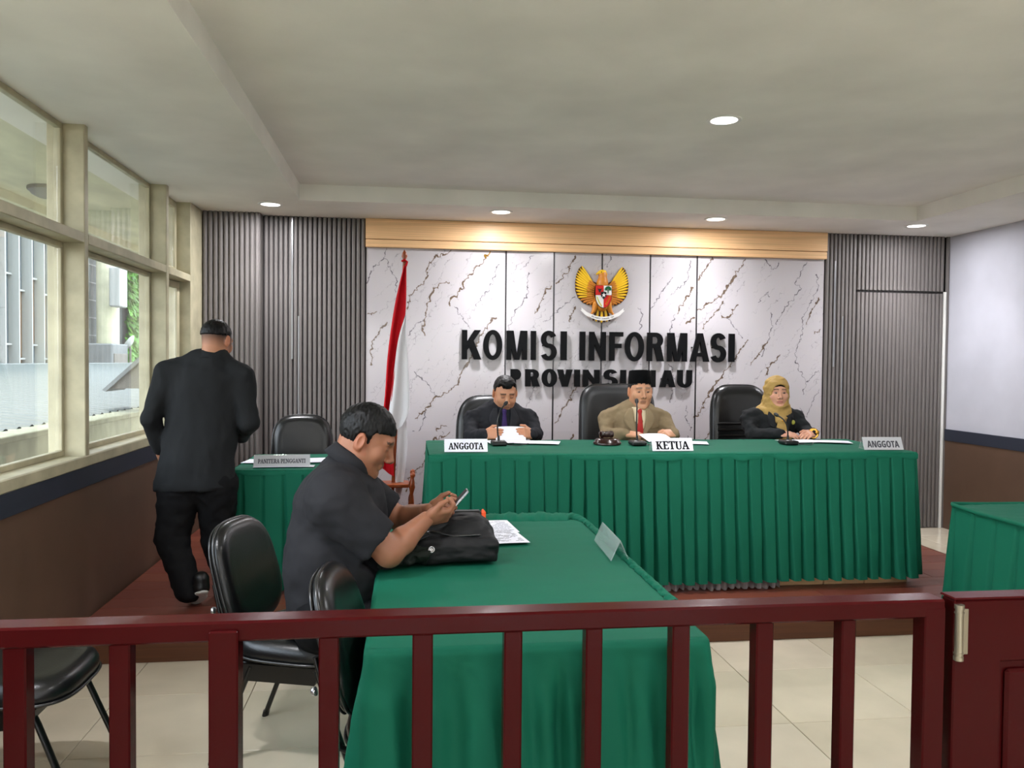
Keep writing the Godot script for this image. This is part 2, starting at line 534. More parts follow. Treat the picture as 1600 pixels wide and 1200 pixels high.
	while z > ZB + 0.01:
		var zz := maxf(z - 0.19, ZB)
		var x: float = XL - [0.0, 0.55, 0.25, 0.8][row % 4]
		while x < POD_X - 0.02:
			var x1 := minf(x + 1.2, POD_X - 0.021)
			var x0 := maxf(x, XL)
			if x1 - x0 > 0.03:
				put("plank", span_box(Vector3(x0 + 0.0012, POD - 0.012, zz + 0.0012), Vector3(x1 - 0.0012, POD, z - 0.0012), 0.0015), [M.plank, M.plank_pale][rng.randi() % 2], pd)
			x += 1.2
		z = zz
		row += 1

# ---------------------------------------------------------------- marble print
const VEINS := "k 17 257 15 247 22 237 26 226 25 218;k 15 247 7 239 0 225;g 74 255 61 250 54 242 53 231 44 222 39 215 35 204;g 72 228 62 224 56 214 53 202 49 186 53 181;y 108 255 105 248;g 105 248 97 240 87 229 81 218 72 207;k 77 206 84 197 92 187;g 115 196 108 190 100 180 94 161;w 96 165 86 150;g 86 150 82 138 71 128 62 125 55 117 44 106;k 43 147 50 141 62 125;g 0 197 9 200;g 17 190 10 181 4 170 5 159 3 154;k 36 180 44 189 49 194;g 70 100 63 96 56 86;k 53 113 49 98 40 92;g 188 255 180 240 169 227;g 164 227 157 215 150 200;k 140 243 147 254;k 97 206 111 226 117 245;k 126 181 129 198 143 217 144 238;g 188 207 180 193;k 187 217 174 207 159 192;g 189 135 180 119 170 102;k 144 117 150 135 142 156;k 220 254 216 243;g 317 255 310 245 302 234;g 348 255 338 238;w 337 237 331 228 323 218;g 323 218 316 214 302 206;g 327 215 321 205 311 195 307 190;g 342 213 333 202 325 199;k 331 200 340 189 346 182;g 352 181 344 169 332 152 323 141;w 322 140 315 129;g 314 128 307 113 302 106;k 373 206 376 202 373 184 365 164;g 371 178 363 166 354 158;k 408 254 398 234 404 229 388 211 378 194;k 419 243 420 230 406 201 404 181 399 171 399 160 410 140 407 128;g 422 221 416 210 409 196;g 424 191 417 186;g 384 166 372 154 370 145;k 368 255 376 245 382 252;k 361 215 371 225 371 220;k 410 140 423 152;k 423 133 411 108 403 116;w 338 108 328 98 318 87;g 299 227 290 216 282 202;g 300 199 291 194;k 278 236 264 217 257 205;k 295 253 292 233 277 220;k 245 208 250 203 247 187;k 276 157 281 144 278 121;k 294 118 292 105 299 98 291 88;k 281 201 276 183"

func marble() -> ImageTexture:
	var W := 1536
	var H := 583
	var S := 1536.0 / 4.27
	var f := FastNoiseLite.new()
	f.seed = 5; f.frequency = 0.006; f.fractal_octaves = 4
	var buf := PackedFloat32Array()
	buf.resize(W * H * 3)
	var lo := f.get_image(W / 4, H / 4 + 1, false, false, false)
	for y in H:
		for x in W:
			var t := 0.90 + 0.10 * lo.get_pixel(x / 4, y / 4).r
			var i := (y * W + x) * 3
			buf[i] = 0.775 * t; buf[i + 1] = 0.755 * t; buf[i + 2] = 0.765 * t
	var r := RandomNumberGenerator.new()
	r.seed = 12
	var w2 := FastNoiseLite.new()
	w2.seed = 3; w2.frequency = 0.03; w2.fractal_octaves = 3
	var w3 := FastNoiseLite.new()
	w3.seed = 31; w3.frequency = 0.02; w3.fractal_octaves = 2
	var draw := func(pts: PackedVector2Array, width: float, col: Color, alpha: float, jit: float) -> void:
		for k in pts.size() - 1:
			var a := pts[k]
			var b := pts[k + 1]
			var n := maxi(2, int(a.distance_to(b) * 1.6))
			for q in n:
				var p := a.lerp(b, float(q) / n)
				var o := Vector2(w2.get_noise_2d(p.x * 1.5, p.y * 1.5), w2.get_noise_2d(p.x * 1.5 + 900.0, p.y * 1.5)) * jit
				p += o
				var rad := width * clampf(0.75 + 1.5 * w3.get_noise_2d(p.x * 1.7 + 300.0, p.y * 1.7), 0.55, 1.5)
				var R := int(ceil(rad + 1.0))
				for dy in range(-R, R + 1):
					for dx in range(-R, R + 1):
						var X := int(p.x) + dx
						var Y := int(p.y) + dy
						if X < 0 or Y < 0 or X >= W or Y >= H: continue
						var d := Vector2(X + 0.5, Y + 0.5).distance_to(p)
						var al := clampf(rad + 0.5 - d, 0.0, 1.0) * alpha
						if al <= 0.0: continue
						var edge := clampf(d / maxf(rad, 0.5), 0.0, 1.0)
						var cc := col.darkened(0.45 * edge * edge) if width > 1.6 else col
						var i := (Y * W + X) * 3
						buf[i] = lerpf(buf[i], cc.r, al); buf[i + 1] = lerpf(buf[i + 1], cc.g, al); buf[i + 2] = lerpf(buf[i + 2], cc.b, al)
	# pale grey streaks that all run one way
	for k in 230:
		var p := Vector2(r.randf() * W, r.randf() * H)
		var dir := Vector2.from_angle(deg_to_rad(-56.0 + r.randfn(0, 9)))
		var pts := PackedVector2Array()
		var L := r.randf_range(40, 190)
		for s in 7: pts.append(p + dir * (L * s / 6.0))
		draw.call(pts, r.randf_range(0.35, 1.0), Color(0.55, 0.53, 0.54), r.randf_range(0.12, 0.42), 12.0)
	for line in VEINS.split(";", false):
		var q := line.split(" ", false)
		var kind := q[0]
		var pts := PackedVector2Array()
		for s in range(1, q.size(), 2):
			pts.append(Vector2(float(q[s]) * 0.01 * S, (2.565 - float(q[s + 1]) * 0.01) * S))
		if kind == "k": draw.call(pts, 0.95, Color(0.37, 0.35, 0.37), 0.75, 9.0)
		elif kind == "y": draw.call(pts, 3.0, Color(0.72, 0.52, 0.16), 0.8, 9.0)
		elif kind == "w":
			draw.call(pts, 3.2, Color(0.58, 0.50, 0.42), 0.55, 8.0)
			draw.call(pts, 1.0, Color(0.38, 0.31, 0.27), 0.55, 16.0)
		else:
			draw.call(pts, 1.8, Color(0.56, 0.46, 0.36), 0.62, 9.0)
			draw.call(pts, 0.7, Color(0.33, 0.27, 0.24), 0.65, 13.0)
			draw.call(pts, 0.5, Color(0.50, 0.48, 0.48), 0.4, 26.0)
	var by := PackedByteArray()
	by.resize(W * H * 3)
	for i in buf.size(): by[i] = int(clampf(buf[i], 0, 1) * 255.0)
	return ImageTexture.create_from_image(Image.create_from_data(W, H, false, Image.FORMAT_RGB8, by))

func build_wall_pieces() -> void:
	var mm := mat("marble", Color(1, 1, 1), 0.14, 0.4)
	mm.albedo_texture = marble()
	mm.texture_filter = BaseMaterial3D.TEXTURE_FILTER_LINEAR
	# marble panels with metal joint strips
	var root := Node3D.new()
	root.name = "wall_panelling"
	add_child(root)
	root.set_meta("kind", "structure")
	tag(root, "white marble-look wall panels with gold and grey veins behind the bench", "wall panelling")
	var xs := [-0.355, 0.879, 1.317, 1.761, 2.213, 2.659, 3.905]
	for i in 6:
		var a: float = xs[i] + (0.007 if i > 0 else 0.0)
		var b: float = xs[i + 1] - (0.007 if i < 5 else 0.0)
		var g := Geo.new()
		var U := func(p: Vector3) -> Vector2: return Vector2((p.x + 0.355) / 4.27, (2.565 - p.y) / (583.0 * 4.27 / 1536.0))
		var p0 := Vector3(a, POD, ZB); var p1 := Vector3(b, POD, ZB); var p2 := Vector3(b, 2.57, ZB); var p3 := Vector3(a, 2.57, ZB)
		var e := 0.003
		var q0 := Vector3(a - e, POD, ZB - 0.02); var q1 := Vector3(b + e, POD, ZB - 0.02); var q2 := Vector3(b + e, 2.57, ZB - 0.02); var q3 := Vector3(a - e, 2.57, ZB - 0.02)
		g.quad(p0, p1, p2, p3, -1, U.call(p0), U.call(p1), U.call(p2), U.call(p3))
		g.quad(q0, p0, p3, q3, -1, U.call(q0), U.call(p0), U.call(p3), U.call(q3))
		g.quad(p1, q1, q2, p2, -1, U.call(p1), U.call(q1), U.call(q2), U.call(p2))
		g.quad(p3, p2, q2, q3, -1, U.call(p3), U.call(p2), U.call(q2), U.call(q3))
		g.quad(q1, q0, q3, q2)
		put("marble_panel", g.done(), mm, root)
		if i < 5:
			put("joint_strip", span_box(Vector3(xs[i + 1] - 0.007, POD, ZB - 0.02), Vector3(xs[i + 1] + 0.007, 2.57, ZB + 0.002), 0.001), M.dark_strip, root)
	# timber fascia of two boards
	var fa := Node3D.new()
	fa.name = "wall_fascia"
	add_child(fa)
	fa.set_meta("kind", "structure")
	tag(fa, "pale oak fascia of two boards above the marble", "fascia")
	put("board", span_box(Vector3(-0.36, 2.632, ZB - 0.02), Vector3(3.91, CEIL - 0.002, ZB + 0.05), 0.003), M.oak, fa)
	put("board", span_box(Vector3(-0.36, 2.562, ZB - 0.02), Vector3(3.91, 2.628, ZB + 0.042), 0.003), M.oak, fa)
	# fluted slats
	var poly := PackedVector2Array()
	for p in [[-0.0165, 0.0], [0.0165, 0.0], [0.0145, 0.014], [0.0115, 0.0185], [0.006, 0.021], [-0.006, 0.021], [-0.0115, 0.0185], [-0.0145, 0.014]]:
		poly.append(Vector2(p[0], p[1]))
	var slat := func(y0: float, y1: float) -> ArrayMesh:
		var g := Geo.new()
		# profile lies in x,z; the slat runs up y
		g.prism(poly, -y1, -y0, Transform3D(Basis(Vector3.RIGHT, Vector3.BACK, Vector3.DOWN), Vector3.ZERO), false)
		return g.done()
	var groups := [["left forward", -1.70, -1.235, ZB + 0.14], ["left", -1.225, -0.362, ZB], ["right", 3.912, 4.225, ZB], ["door", 4.232, 5.125, ZB]]
	for gi in 4:
		var gr = groups[gi]
		var r := Node3D.new()
		r.name = ["wall_slats", "wall_slats", "wall_slats", "door_1"][gi]
		add_child(r, true)
		r.set_meta("kind", "structure")
		tag(r, ["grey fluted slat panelling on the boxed column in the window corner", "grey fluted slat panelling between the boxed column and the marble", "grey fluted slat strip right of the marble", "hidden door clad in grey fluted slats in the right corner"][gi], "door" if gi == 3 else "wall panelling")
		var zf: float = gr[3]
		var n := int(round((gr[2] - gr[1]) / 0.0415))
		var pitch: float = (gr[2] - gr[1]) / n
		if gi == 0:
			put("back_board", span_box(Vector3(gr[1], POD, ZB - 0.02), Vector3(gr[2], CEIL, zf), 0.0), M.slat, r)
		else:
			put("back_board", span_box(Vector3(gr[1], 0.0 if gi > 1 else POD, ZB - 0.03), Vector3(gr[2], CEIL, zf + 0.001), 0.0), M.slat_back if gi < 3 else M.slat, r)
		if gi < 3:
			var me: ArrayMesh = slat.call(0.0 if gi == 2 else POD, CEIL)
			for i in n:
				put("slat", me, M.slat, r, Transform3D(Basis(), Vector3(gr[1] + pitch * (i + 0.5), 0, zf)))
		else:
			var top: ArrayMesh = slat.call(2.286, CEIL)
			var low: ArrayMesh = slat.call(0.01, 2.262)
			for i in n:
				put("slat", top, M.slat, r, Transform3D(Basis(), Vector3(gr[1] + pitch * (i + 0.5), 0, zf)))
				put("slat", low, M.slat, r, Transform3D(Basis(), Vector3(gr[1] + pitch * (i + 0.5), 0, zf - 0.004)))
			put("gap_shadow_board", span_box(Vector3(gr[1], 2.262, zf - 0.02), Vector3(gr[2], 2.286, zf + 0.002)), M.slat_back, r)
			put("door_edge", span_box(Vector3(gr[2], 0.0, ZB - 0.02), Vector3(gr[2] + 0.022, 2.28, ZB + 0.024), 0.002), M.white_plastic, r)
			put("slat", slat.call(0.0, CEIL), M.slat, r, Transform3D(Basis(), Vector3(5.163, 0, zf)))
	for q in [[-0.985, 1.575, 2.80], [-0.93, 0.95, 1.95], [4.005, 1.55, 2.55], [4.09, 0.95, 2.03]]:
		var st := put("inlay_strip", span_box(Vector3(q[0] - 0.007, q[1], ZB), Vector3(q[0] + 0.007, q[2], ZB + 0.027), 0.002), M.metal_strip)
		tag(st, ["upper silver inlay strip in the left slats, reaching the ceiling", "lower silver inlay strip in the left slats", "upper silver inlay strip in the right slats", "lower silver inlay strip in the right slats"][[-0.985, -0.93, 4.005, 4.09].find(q[0])], "inlay strip", "silver inlay strips in the slats")

# ---------------------------------------------------------------- outside the windows
func build_outside() -> void:
	tone(mat("soffit", Color(0.88, 0.87, 0.74), 0.85, 0.3), T.dirt, Vector3(0.5, 0.5, 0.25))
	tone(mat("ext_wall", Color(0.70, 0.70, 0.60), 0.85, 0.3), T.dirt, Vector3(0.8, 0.5, 0.8))
	tone(mat("ext_grey", Color(0.52, 0.53, 0.52), 0.8, 0.3), T.dirt, Vector3(0.3, 0.3, 0.3))
	mat("tin", Color(0.365, 0.395, 0.375), 0.45, 0.4)
	mat("tin_dark", Color(0.42, 0.40, 0.36), 0.6, 0.4)
	mat("glass_wall", Color(0.17, 0.22, 0.25), 0.25, 0.6)
	mat("glass_wall_pale", Color(0.30, 0.35, 0.37), 0.25, 0.6)
	mat("glass_ochre", Color(0.42, 0.31, 0.17), 0.3, 0.5)
	mat("fin_white", Color(0.66, 0.67, 0.65), 0.5, 0.4)
	mat("dark_ext", Color(0.16, 0.17, 0.18), 0.7, 0.3)
	struct("ground_outside", span_box(Vector3(-45, -3.4, -60), Vector3(XL - 0.3, -3.2, 20)), M.ext_grey, "grey yard far below the windows", "ground")
	# overhanging eave over the outside walkway
	var g := Geo.new()
	g.box(Vector3(-2.62, 3.05, -8.9), Vector3(1.5, 0.16, 12.2))
	g.box(Vector3(-3.36, 3.02, -8.9), Vector3(0.06, 0.26, 12.2), 0.004)
	struct("ceiling_eave", g.done(), M.soffit, "stained cream concrete eave outside over the windows", "eave")
	struct("wall_upper_storeys", span_box(Vector3(-2.1, 3.25, -14.0), Vector3(5.5, 13.0, -2.9)), M.ext_wall, "upper storeys of this building over the room", "wall")
	var sl := thing("eave_lamp", "round frosted lamp under the concrete eave outside", "lamp", Vector3(-2.93, 2.97, -7.18))
	var d := Geo.new()
	d.lathe([Vector2(0.02, -0.095), Vector2(0.08, -0.085), Vector2(0.13, -0.06), Vector2(0.15, -0.03)], 24)
	put("bowl", d.done(), M.ext_grey, sl)
	d = Geo.new()
	d.lathe([Vector2(0.16, -0.03), Vector2(0.165, -0.015), Vector2(0.16, 0.0)], 24)
	put("base", d.done(), M.tin_dark, sl)
	var pw := struct("wall_parapet", span_box(Vector3(-3.3, -3.2, -16), Vector3(-3.12, 0.90, 4)), M.ext_wall, "weathered cream parapet wall outside the windows", "parapet")
	put("coping", span_box(Vector3(-3.36, 0.90, -16), Vector3(-3.06, 0.955, 4), 0.008), M.ext_wall, pw)
	struct("wall_pier", span_box(Vector3(-2.52, -3.2, -8.9), Vector3(XL - 0.2, 2.98, -8.5), 0.005), M.soffit, "cream outer pier beyond the corner window", "pier")
	# corrugated roof that rises away from the windows
	var rf := thing("tin_roof", "pale corrugated tin roof outside below the windows", "roof", Vector3(-3.3, 0.94, -14))
	var rows := []
	for k in 2:
		var ring := PackedVector3Array()
		for i in 1101:
			var z := -14.0 + 28.0 * i / 1100.0
			var s := sin(TAU * z / 0.24)
			ring.append(Vector3([0.0, -4.2][k], [0.0, 0.47][k] + 0.034 * pow(maxf(s, 0.0), 0.7), z))
		rows.append(ring)
	var low := []
	for r in rows:
		var q := PackedVector3Array()
		for p in r: q.append(p - Vector3(0, 0.004, 0))
		low.append(q)
	var rg := Geo.new()
	rg.grid(rows)
	low.reverse()
	rg.grid(low)
	put("sheet", rg.done(), M.tin, rf)
	put("ridge_cap", span_box(Vector3(-4.32, 0.455, -14), Vector3(-4.12, 0.51, 14), 0.01), M.tin, rf)
	put("gutter", span_box(Vector3(-0.03, -0.07, -14), Vector3(0.0, -0.02, 14), 0.004), M.ext_wall, rf)
	# finned building
	var bd := thing("office_building", "blue grey glass office building with white vertical fins beyond the tin roof", "building", Vector3(-9.4, -3.2, -16))
	put("wall", span_box(Vector3(-9, 0, -7.0), Vector3(-0.1, 14, 8.0)), M.dark_ext, bd)
	var pane_mesh := one_box(Vector3.ZERO, Vector3(0.05, 1.62, 0.60), 0.008)
	for b in 16:
		var z := -6.6 + 0.68 * b
		put("fin", one_box(Vector3(0.06, 7.0, z - 0.34), Vector3(0.26, 14.0, 0.05), 0.005), M.fin_white, bd)
		for r in 5:
			var m: Material = [M.glass_wall, M.glass_wall_pale, M.glass_ochre, M.glass_wall_pale][(b * 3 + r * 2 + (b * r) % 3) % 4]
			put("pane", pane_mesh, m, bd, Transform3D(Basis(), Vector3(-0.07, 3.9 + 1.68 * r + (0.35 if b % 2 else 0.0), z)))
			put("sill", one_box(Vector3(-0.02, 3.05 + 1.68 * r + (0.35 if b % 2 else 0.0), z), Vector3(0.1, 0.045, 0.62), 0.004), M.fin_white, bd)
	# pale wall with pillar, cabinet and dish
	var gw := thing("annex_building", "pale grey panelled annex wall with a round pillar, beyond the tin roof", "building", Vector3(-8.9, -3.2, -26.1))
	put("wall", span_box(Vector3(-1.2, 0, -0.2), Vector3(0.0, 9.0, 2.6), 0.01), M.ext_grey, gw)
	for k in 8:
		put("joint", span_box(Vector3(-0.005, 4.4 + 0.5 * k, -0.2), Vector3(0.012, 4.43 + 0.5 * k, 2.6), 0.0), M.fin_white, gw)
	for k in 3:
		put("joint", span_box(Vector3(-0.005, 4.0, 0.2 + 0.8 * k), Vector3(0.012, 9.0, 0.225 + 0.8 * k), 0.0), M.fin_white, gw)
	var c := Geo.new()
	c.tube([Vector3(0.4, 0, 1.45), Vector3(0.4, 9, 1.45)], 0.30, 24)
	put("pillar", c.done(), M.soffit, gw)
	c = Geo.new()
	c.box(Vector3(0.85, 6.75, 1.95), Vector3(0.3, 1.1, 0.6), 0.03)
	put("lamp_box", c.done(), M.fin_white, gw)
	var cb := thing("cooling_unit", "grey cooling cabinet standing beyond the tin roof in front of the ivy", "machine", Vector3(-7.95, -3.2, -23.2))
	put("housing", span_box(Vector3(-0.5, 3.2, -0.5), Vector3(0.3, 5.15, 0.75), 0.03), M.ext_grey, cb)
	put("plinth", span_box(Vector3(-0.55, 0.0, -0.55), Vector3(0.35, 3.2, 0.8), 0.02), M.ext_grey, cb)
	for k in 3:
		put("louvre", span_box(Vector3(0.295, 3.75 + 0.42 * k, -0.4), Vector3(0.325, 4.05 + 0.42 * k, 0.62), 0.008), M.tin_dark, cb)
	var ds := thing("satellite_dish", "small white satellite dish on a short mast beside the cooling cabinet", "dish", Vector3(-7.75, -3.2, -24.2))
	c = Geo.new()
	c.tube([Vector3(0, 0, 0), Vector3(0, 5.1, 0)], 0.03, 8)
	put("mast", c.done(), M.tin_dark, ds)
	c = Geo.new()
	var dx := Transform3D(Basis(Vector3(0, 0, 1), 1.0), Vector3(0.03, 5.15, 0))
	c.lathe([Vector2(0.02, 0.0), Vector2(0.15, 0.03), Vector2(0.24, 0.09), Vector2(0.25, 0.10), Vector2(0.23, 0.11), Vector2(0.02, 0.03)], 20, dx)
	put("reflector", c.done(), M.fin_white, ds)
	# ivy
	var iv := thing("ivy", "bright green ivy hanging down a wall beyond the tin roof", "plant", Vector3(-8.6, -3.2, -27.0))
	put("backing_wall", span_box(Vector3(-0.6, 0, -3.0), Vector3(-0.1, 9.5, 0.6)), M.ext_grey, iv)
	var leaf := mat("leaf", Color(0.30, 0.52, 0.13), 0.5, 0.4)
	leaf.backlight_enabled = true
	leaf.backlight = Color(0.25, 0.4, 0.08)
	leaf.vertex_color_use_as_albedo = true
	var lg := Geo.new()
	lg.tri(Vector3(-0.08, 0, 0), Vector3(0, -0.14, 0.03), Vector3(0.0, 0.02, 0.03), 0)
	lg.tri(Vector3(0, 0.02, 0.03), Vector3(0, -0.14, 0.03), Vector3(0.08, 0, 0), 0)
	lg.tri(Vector3(-0.08, 0, 0), Vector3(0.0, 0.02, 0.03), Vector3(-0.03, 0.06, 0), 0)
	lg.tri(Vector3(0.08, 0, 0), Vector3(0.03, 0.06, 0), Vector3(0.0, 0.02, 0.03), 0)
	var mm := MultiMesh.new()
	mm.transform_format = MultiMesh.TRANSFORM_3D
	mm.use_colors = true
	mm.mesh = lg.done()
	mm.instance_count = 5200
	for i in 5200:
		var p := Vector3(0.03 + 0.16 * rng.randf(), 3.5 + 5.8 * rng.randf(), -2.9 + 3.5 * rng.randf())
		var b := Basis(Vector3.UP, PI / 2 + rng.randfn(0, 0.5)) * Basis(Vector3.RIGHT, -0.5 + rng.randfn(0, 0.3)) * Basis(Vector3.BACK, rng.randfn(0, 0.5))
		mm.set_instance_transform(i, Transform3D(b.scaled(Vector3.ONE * rng.randf_range(0.8, 1.5)), p))
		var t := rng.randf_range(0.55, 1.25)
		mm.set_instance_color(i, Color(t, t, t * rng.randf_range(0.6, 1.0)))
	var mi := MultiMeshInstance3D.new()
	mi.name = "leaves"
	mi.multimesh = mm
	mi.material_override = leaf
	mi.set_meta("kind", "stuff")
	iv.add_child(mi)
	# little lean-to roof
	var aw := thing("lean_to", "grey brown lean-to gable outside the window by the ivy", "canopy", Vector3(-3.41, 1.22, -10.2))
	c = Geo.new()
	c.prism(PackedVector2Array([Vector2(0, 0), Vector2(0.85, 0.0), Vector2(0.85, 0.80)]), 0.0, 0.3)
	put("gable", c.done(), M.tin_dark, aw)
	c = Geo.new()
	c.prism(PackedVector2Array([Vector2(-0.06, -0.02), Vector2(-0.02, -0.035), Vector2(0.87, 0.79), Vector2(0.85, 0.84)]), -0.3, 0.34)
	put("roof_sheet", c.done(), M.ext_grey, aw)

# ---------------------------------------------------------------- cloth and furniture
# points along a path at equal steps, with outward normals (to the right of the way walked)
func walk(path: PackedVector2Array, step: float) -> Array:
	var pts := PackedVector2Array()
	var nor := PackedVector2Array()
	var total := 0.0
	for i in path.size() - 1: total += path[i].distance_to(path[i + 1])
	var n := int(ceil(total / step))
	var seg := 0
	var used := 0.0
	for k in n + 1:
		var s := total * k / n
		while seg < path.size() - 2 and s > used + path[seg].distance_to(path[seg + 1]) + 1e-6:
			used += path[seg].distance_to(path[seg + 1])
			seg += 1
		var d := (path[seg + 1] - path[seg]).normalized()
		pts.append(path[seg] + d * (s - used))
		nor.append(Vector2(-d.y, d.x))
	var sm := PackedVector2Array()
	for k in n + 1:
		var a := Vector2.ZERO
		for q in range(-3, 4): a += nor[clampi(k + q, 0, n)]
		sm.append(a.normalized())
	return [pts, sm, total / n]

func round_path(corners: Array, r: float) -> PackedVector2Array:
	var out := PackedVector2Array([corners[0]])
	for i in range(1, corners.size() - 1):
		var p: Vector2 = corners[i]
		var a: Vector2 = (corners[i - 1] - p).normalized()
		var b: Vector2 = (corners[i + 1] - p).normalized()
		for k in 7:
			var t := k / 6.0
			var q0 := p + a * r
			var q1 := p + b * r
			out.append(q0.lerp(p, t).lerp(p.lerp(q1, t), t))
	out.append(corners[-1])
	return out

# a pleated skirt: flat panels parted by dark folds that open downwards
func pleats(path: PackedVector2Array, y0: float, y1: float, pitch: float, depth: float, flare: float, seed_: int, wmin := 0.05, wmax := 0.24, knife := false) -> ArrayMesh:
	var w := walk(path, pitch / 16.0)
	var pts: PackedVector2Array = w[0]
	var nor: PackedVector2Array = w[1]
	var step: float = w[2]
	var r := RandomNumberGenerator.new()
	r.seed = seed_
	var jit := []
	for i in int(pts.size() * step / pitch) + 3: jit.append([r.randfn(0, 0.10), r.randf_range(0.7, 1.25), r.randf_range(-1, 1), r.randf_range(-0.006, 0.006)])
	var f := FastNoiseLite.new()
	f.seed = seed_; f.frequency = 1.2; f.fractal_octaves = 2
	var rows := []
	var nv := 16
	for j in nv + 1:
		var v := float(j) / nv
		var row := PackedVector3Array()
		for k in pts.size():
			var s := k * step / pitch
			var c := int(s)
			var u := s - c
			var bend: float = lerpf(jit[c][0], jit[c + 1][0], u) * v
			var d := minf(u, 1.0 - u) + absf(bend) * 0.2
			var ww := lerpf(wmin, wmax * jit[c][1], v)
			var gr := maxf(1.0 - smoothstep(0.0, ww * 1.7, u), smoothstep(0.93, 1.0, u)) if knife else 1.0 - smoothstep(0.0, ww, d)
			var D: float = lerpf(0.010, depth, pow(v, 0.7)) * jit[c][1]
			var o: float = flare * v - D * gr + (0.12 if knife else 0.35) * D * sin(u * PI) * v + 0.012 * v * f.get_noise_2d(k * step * 2.0, v)
			o += 0.010 * v * jit[c][2] * (u - 0.5)
			var p := pts[k] + nor[k] * o
			var tdir := Vector2(nor[k].y, -nor[k].x)
			p += tdir * bend * pitch * 0.6
			row.append(Vector3(p.x, lerpf(y0, y1 + jit[c][3] + 0.010 * gr, v), p.y))
		rows.append(row)
	var g := Geo.new()
	g.grid(rows)
	# the hem, turned in
	var hem := PackedVector3Array()
	for k in pts.size():
		var q: Vector3 = rows[nv][k]
		hem.append(q + Vector3(-nor[k].x * 0.006, 0.004, -nor[k].y * 0.006))
	g.grid([rows[nv], hem])
	return g.done()

# a cloth sheet lying on a table, a little uneven
func sheet(x0: float, x1: float, z0: float, z1: float, y: float, bump: float, seed_: int, lip := 0.0, crimp := 0.8) -> ArrayMesh:
	var f := FastNoiseLite.new()
	f.seed = seed_; f.frequency = 1.6; f.fractal_octaves = 3
	var nx := int((x1 - x0) / 0.02) + 2
	var nz := int((z1 - z0) / 0.02) + 2
	var rows := []
	for i in nz + 1:
		var row := PackedVector3Array()
		var z := lerpf(z0, z1, float(i) / nz)
		for j in nx + 1:
			var x := lerpf(x0, x1, float(j) / nx)
			var e := minf(minf(x - x0, x1 - x), minf(z - z0, z1 - z))
			var h := bump * f.get_noise_2d(x * 0.6, z * 2.2)
			h += bump * crimp * exp(-e / 0.08) * absf(f.get_noise_2d(x * 8.0 + 40.0, z * 8.0))
			row.append(Vector3(x, y + (h - 0.006 * exp(-e / 0.006) if crimp > 0.0 else h * smoothstep(0.0, 0.06, e)), z))
		rows.append(row)
	var g := Geo.new()
	g.grid(rows)
	if lip > 0.0:
		var path := PackedVector3Array()
		for j in nx + 1: path.append(rows[nz][j])
		var l1 := PackedVector3Array()
		var l2 := PackedVector3Array()
		for p in path:
			var n := f.get_noise_1d(p.x * 3.0)
			l1.append(p + Vector3(0, -lip * 0.35, 0.014 + 0.004 * n))
			l2.append(p + Vector3(0, -lip * (1.0 + 0.5 * n), 0.012 + 0.010 * n))
		g.grid([path, l1, l2])
	return g.done()

# outline of a rounded, slightly tapering cushion
func cushion(w: float, h: float, t: float, power: float, bulge: float, top_taper := 0.0, bend := 0.0, grooves := []) -> ArrayMesh:
	var n := 56
	var out := PackedVector2Array()
	for k in n:
		var a := TAU * k / n
		var x := signf(cos(a)) * pow(absf(cos(a)), 2.0 / power) * w / 2
		var y := signf(sin(a)) * pow(absf(sin(a)), 2.0 / power) * h / 2
		x *= 1.0 - top_taper * (y / h + 0.5)
		out.append(Vector2(x, y))
	var prof := [[0.001, -0.5], [0.5, -0.5], [0.9, -0.48], [0.985, -0.3], [1.0, -0.05], [0.99, 0.15], [0.95, 0.36], [0.88, 0.48], [0.78, 0.53]]
	for q in [0.68, 0.56, 0.42, 0.28, 0.14, 0.001]: prof.append([q, 0.5])
	var rows := []
	for pr in prof:
		var row := PackedVector3Array()
		for p in out:
			var s: float = pr[0]
			var z: float = pr[1] * t
			if pr[1] > 0.45: z += bulge * (1.0 - s * s)
			var x := p.x * s
			var y := p.y * s
			if pr[1] > 0.3:
				for gy in grooves: z -= 0.016 * exp(-pow((y - gy) / 0.011, 2.0))
			z += bend * x * x
			row.append(Vector3(x, y, z))
		rows.append(row)
	rows.reverse()
	var g := Geo.new()
	g.grid(rows, true)
	return g.done()

func piping(w: float, h: float, z: float, power: float, r: float, top_taper := 0.0, bend := 0.0) -> ArrayMesh:
	var path := []
	for k in 57:
		var a := TAU * k / 56
		var x := signf(cos(a)) * pow(absf(cos(a)), 2.0 / power) * w / 2
		var y := signf(sin(a)) * pow(absf(sin(a)), 2.0 / power) * h / 2
		x *= 1.0 - top_taper * (y / h + 0.5)
		path.append(Vector3(x, y, z + bend * x * x))
	var g := Geo.new()
	g.tube(path, r, 6, 1.0, Vector3.BACK, false)
	return g.done()

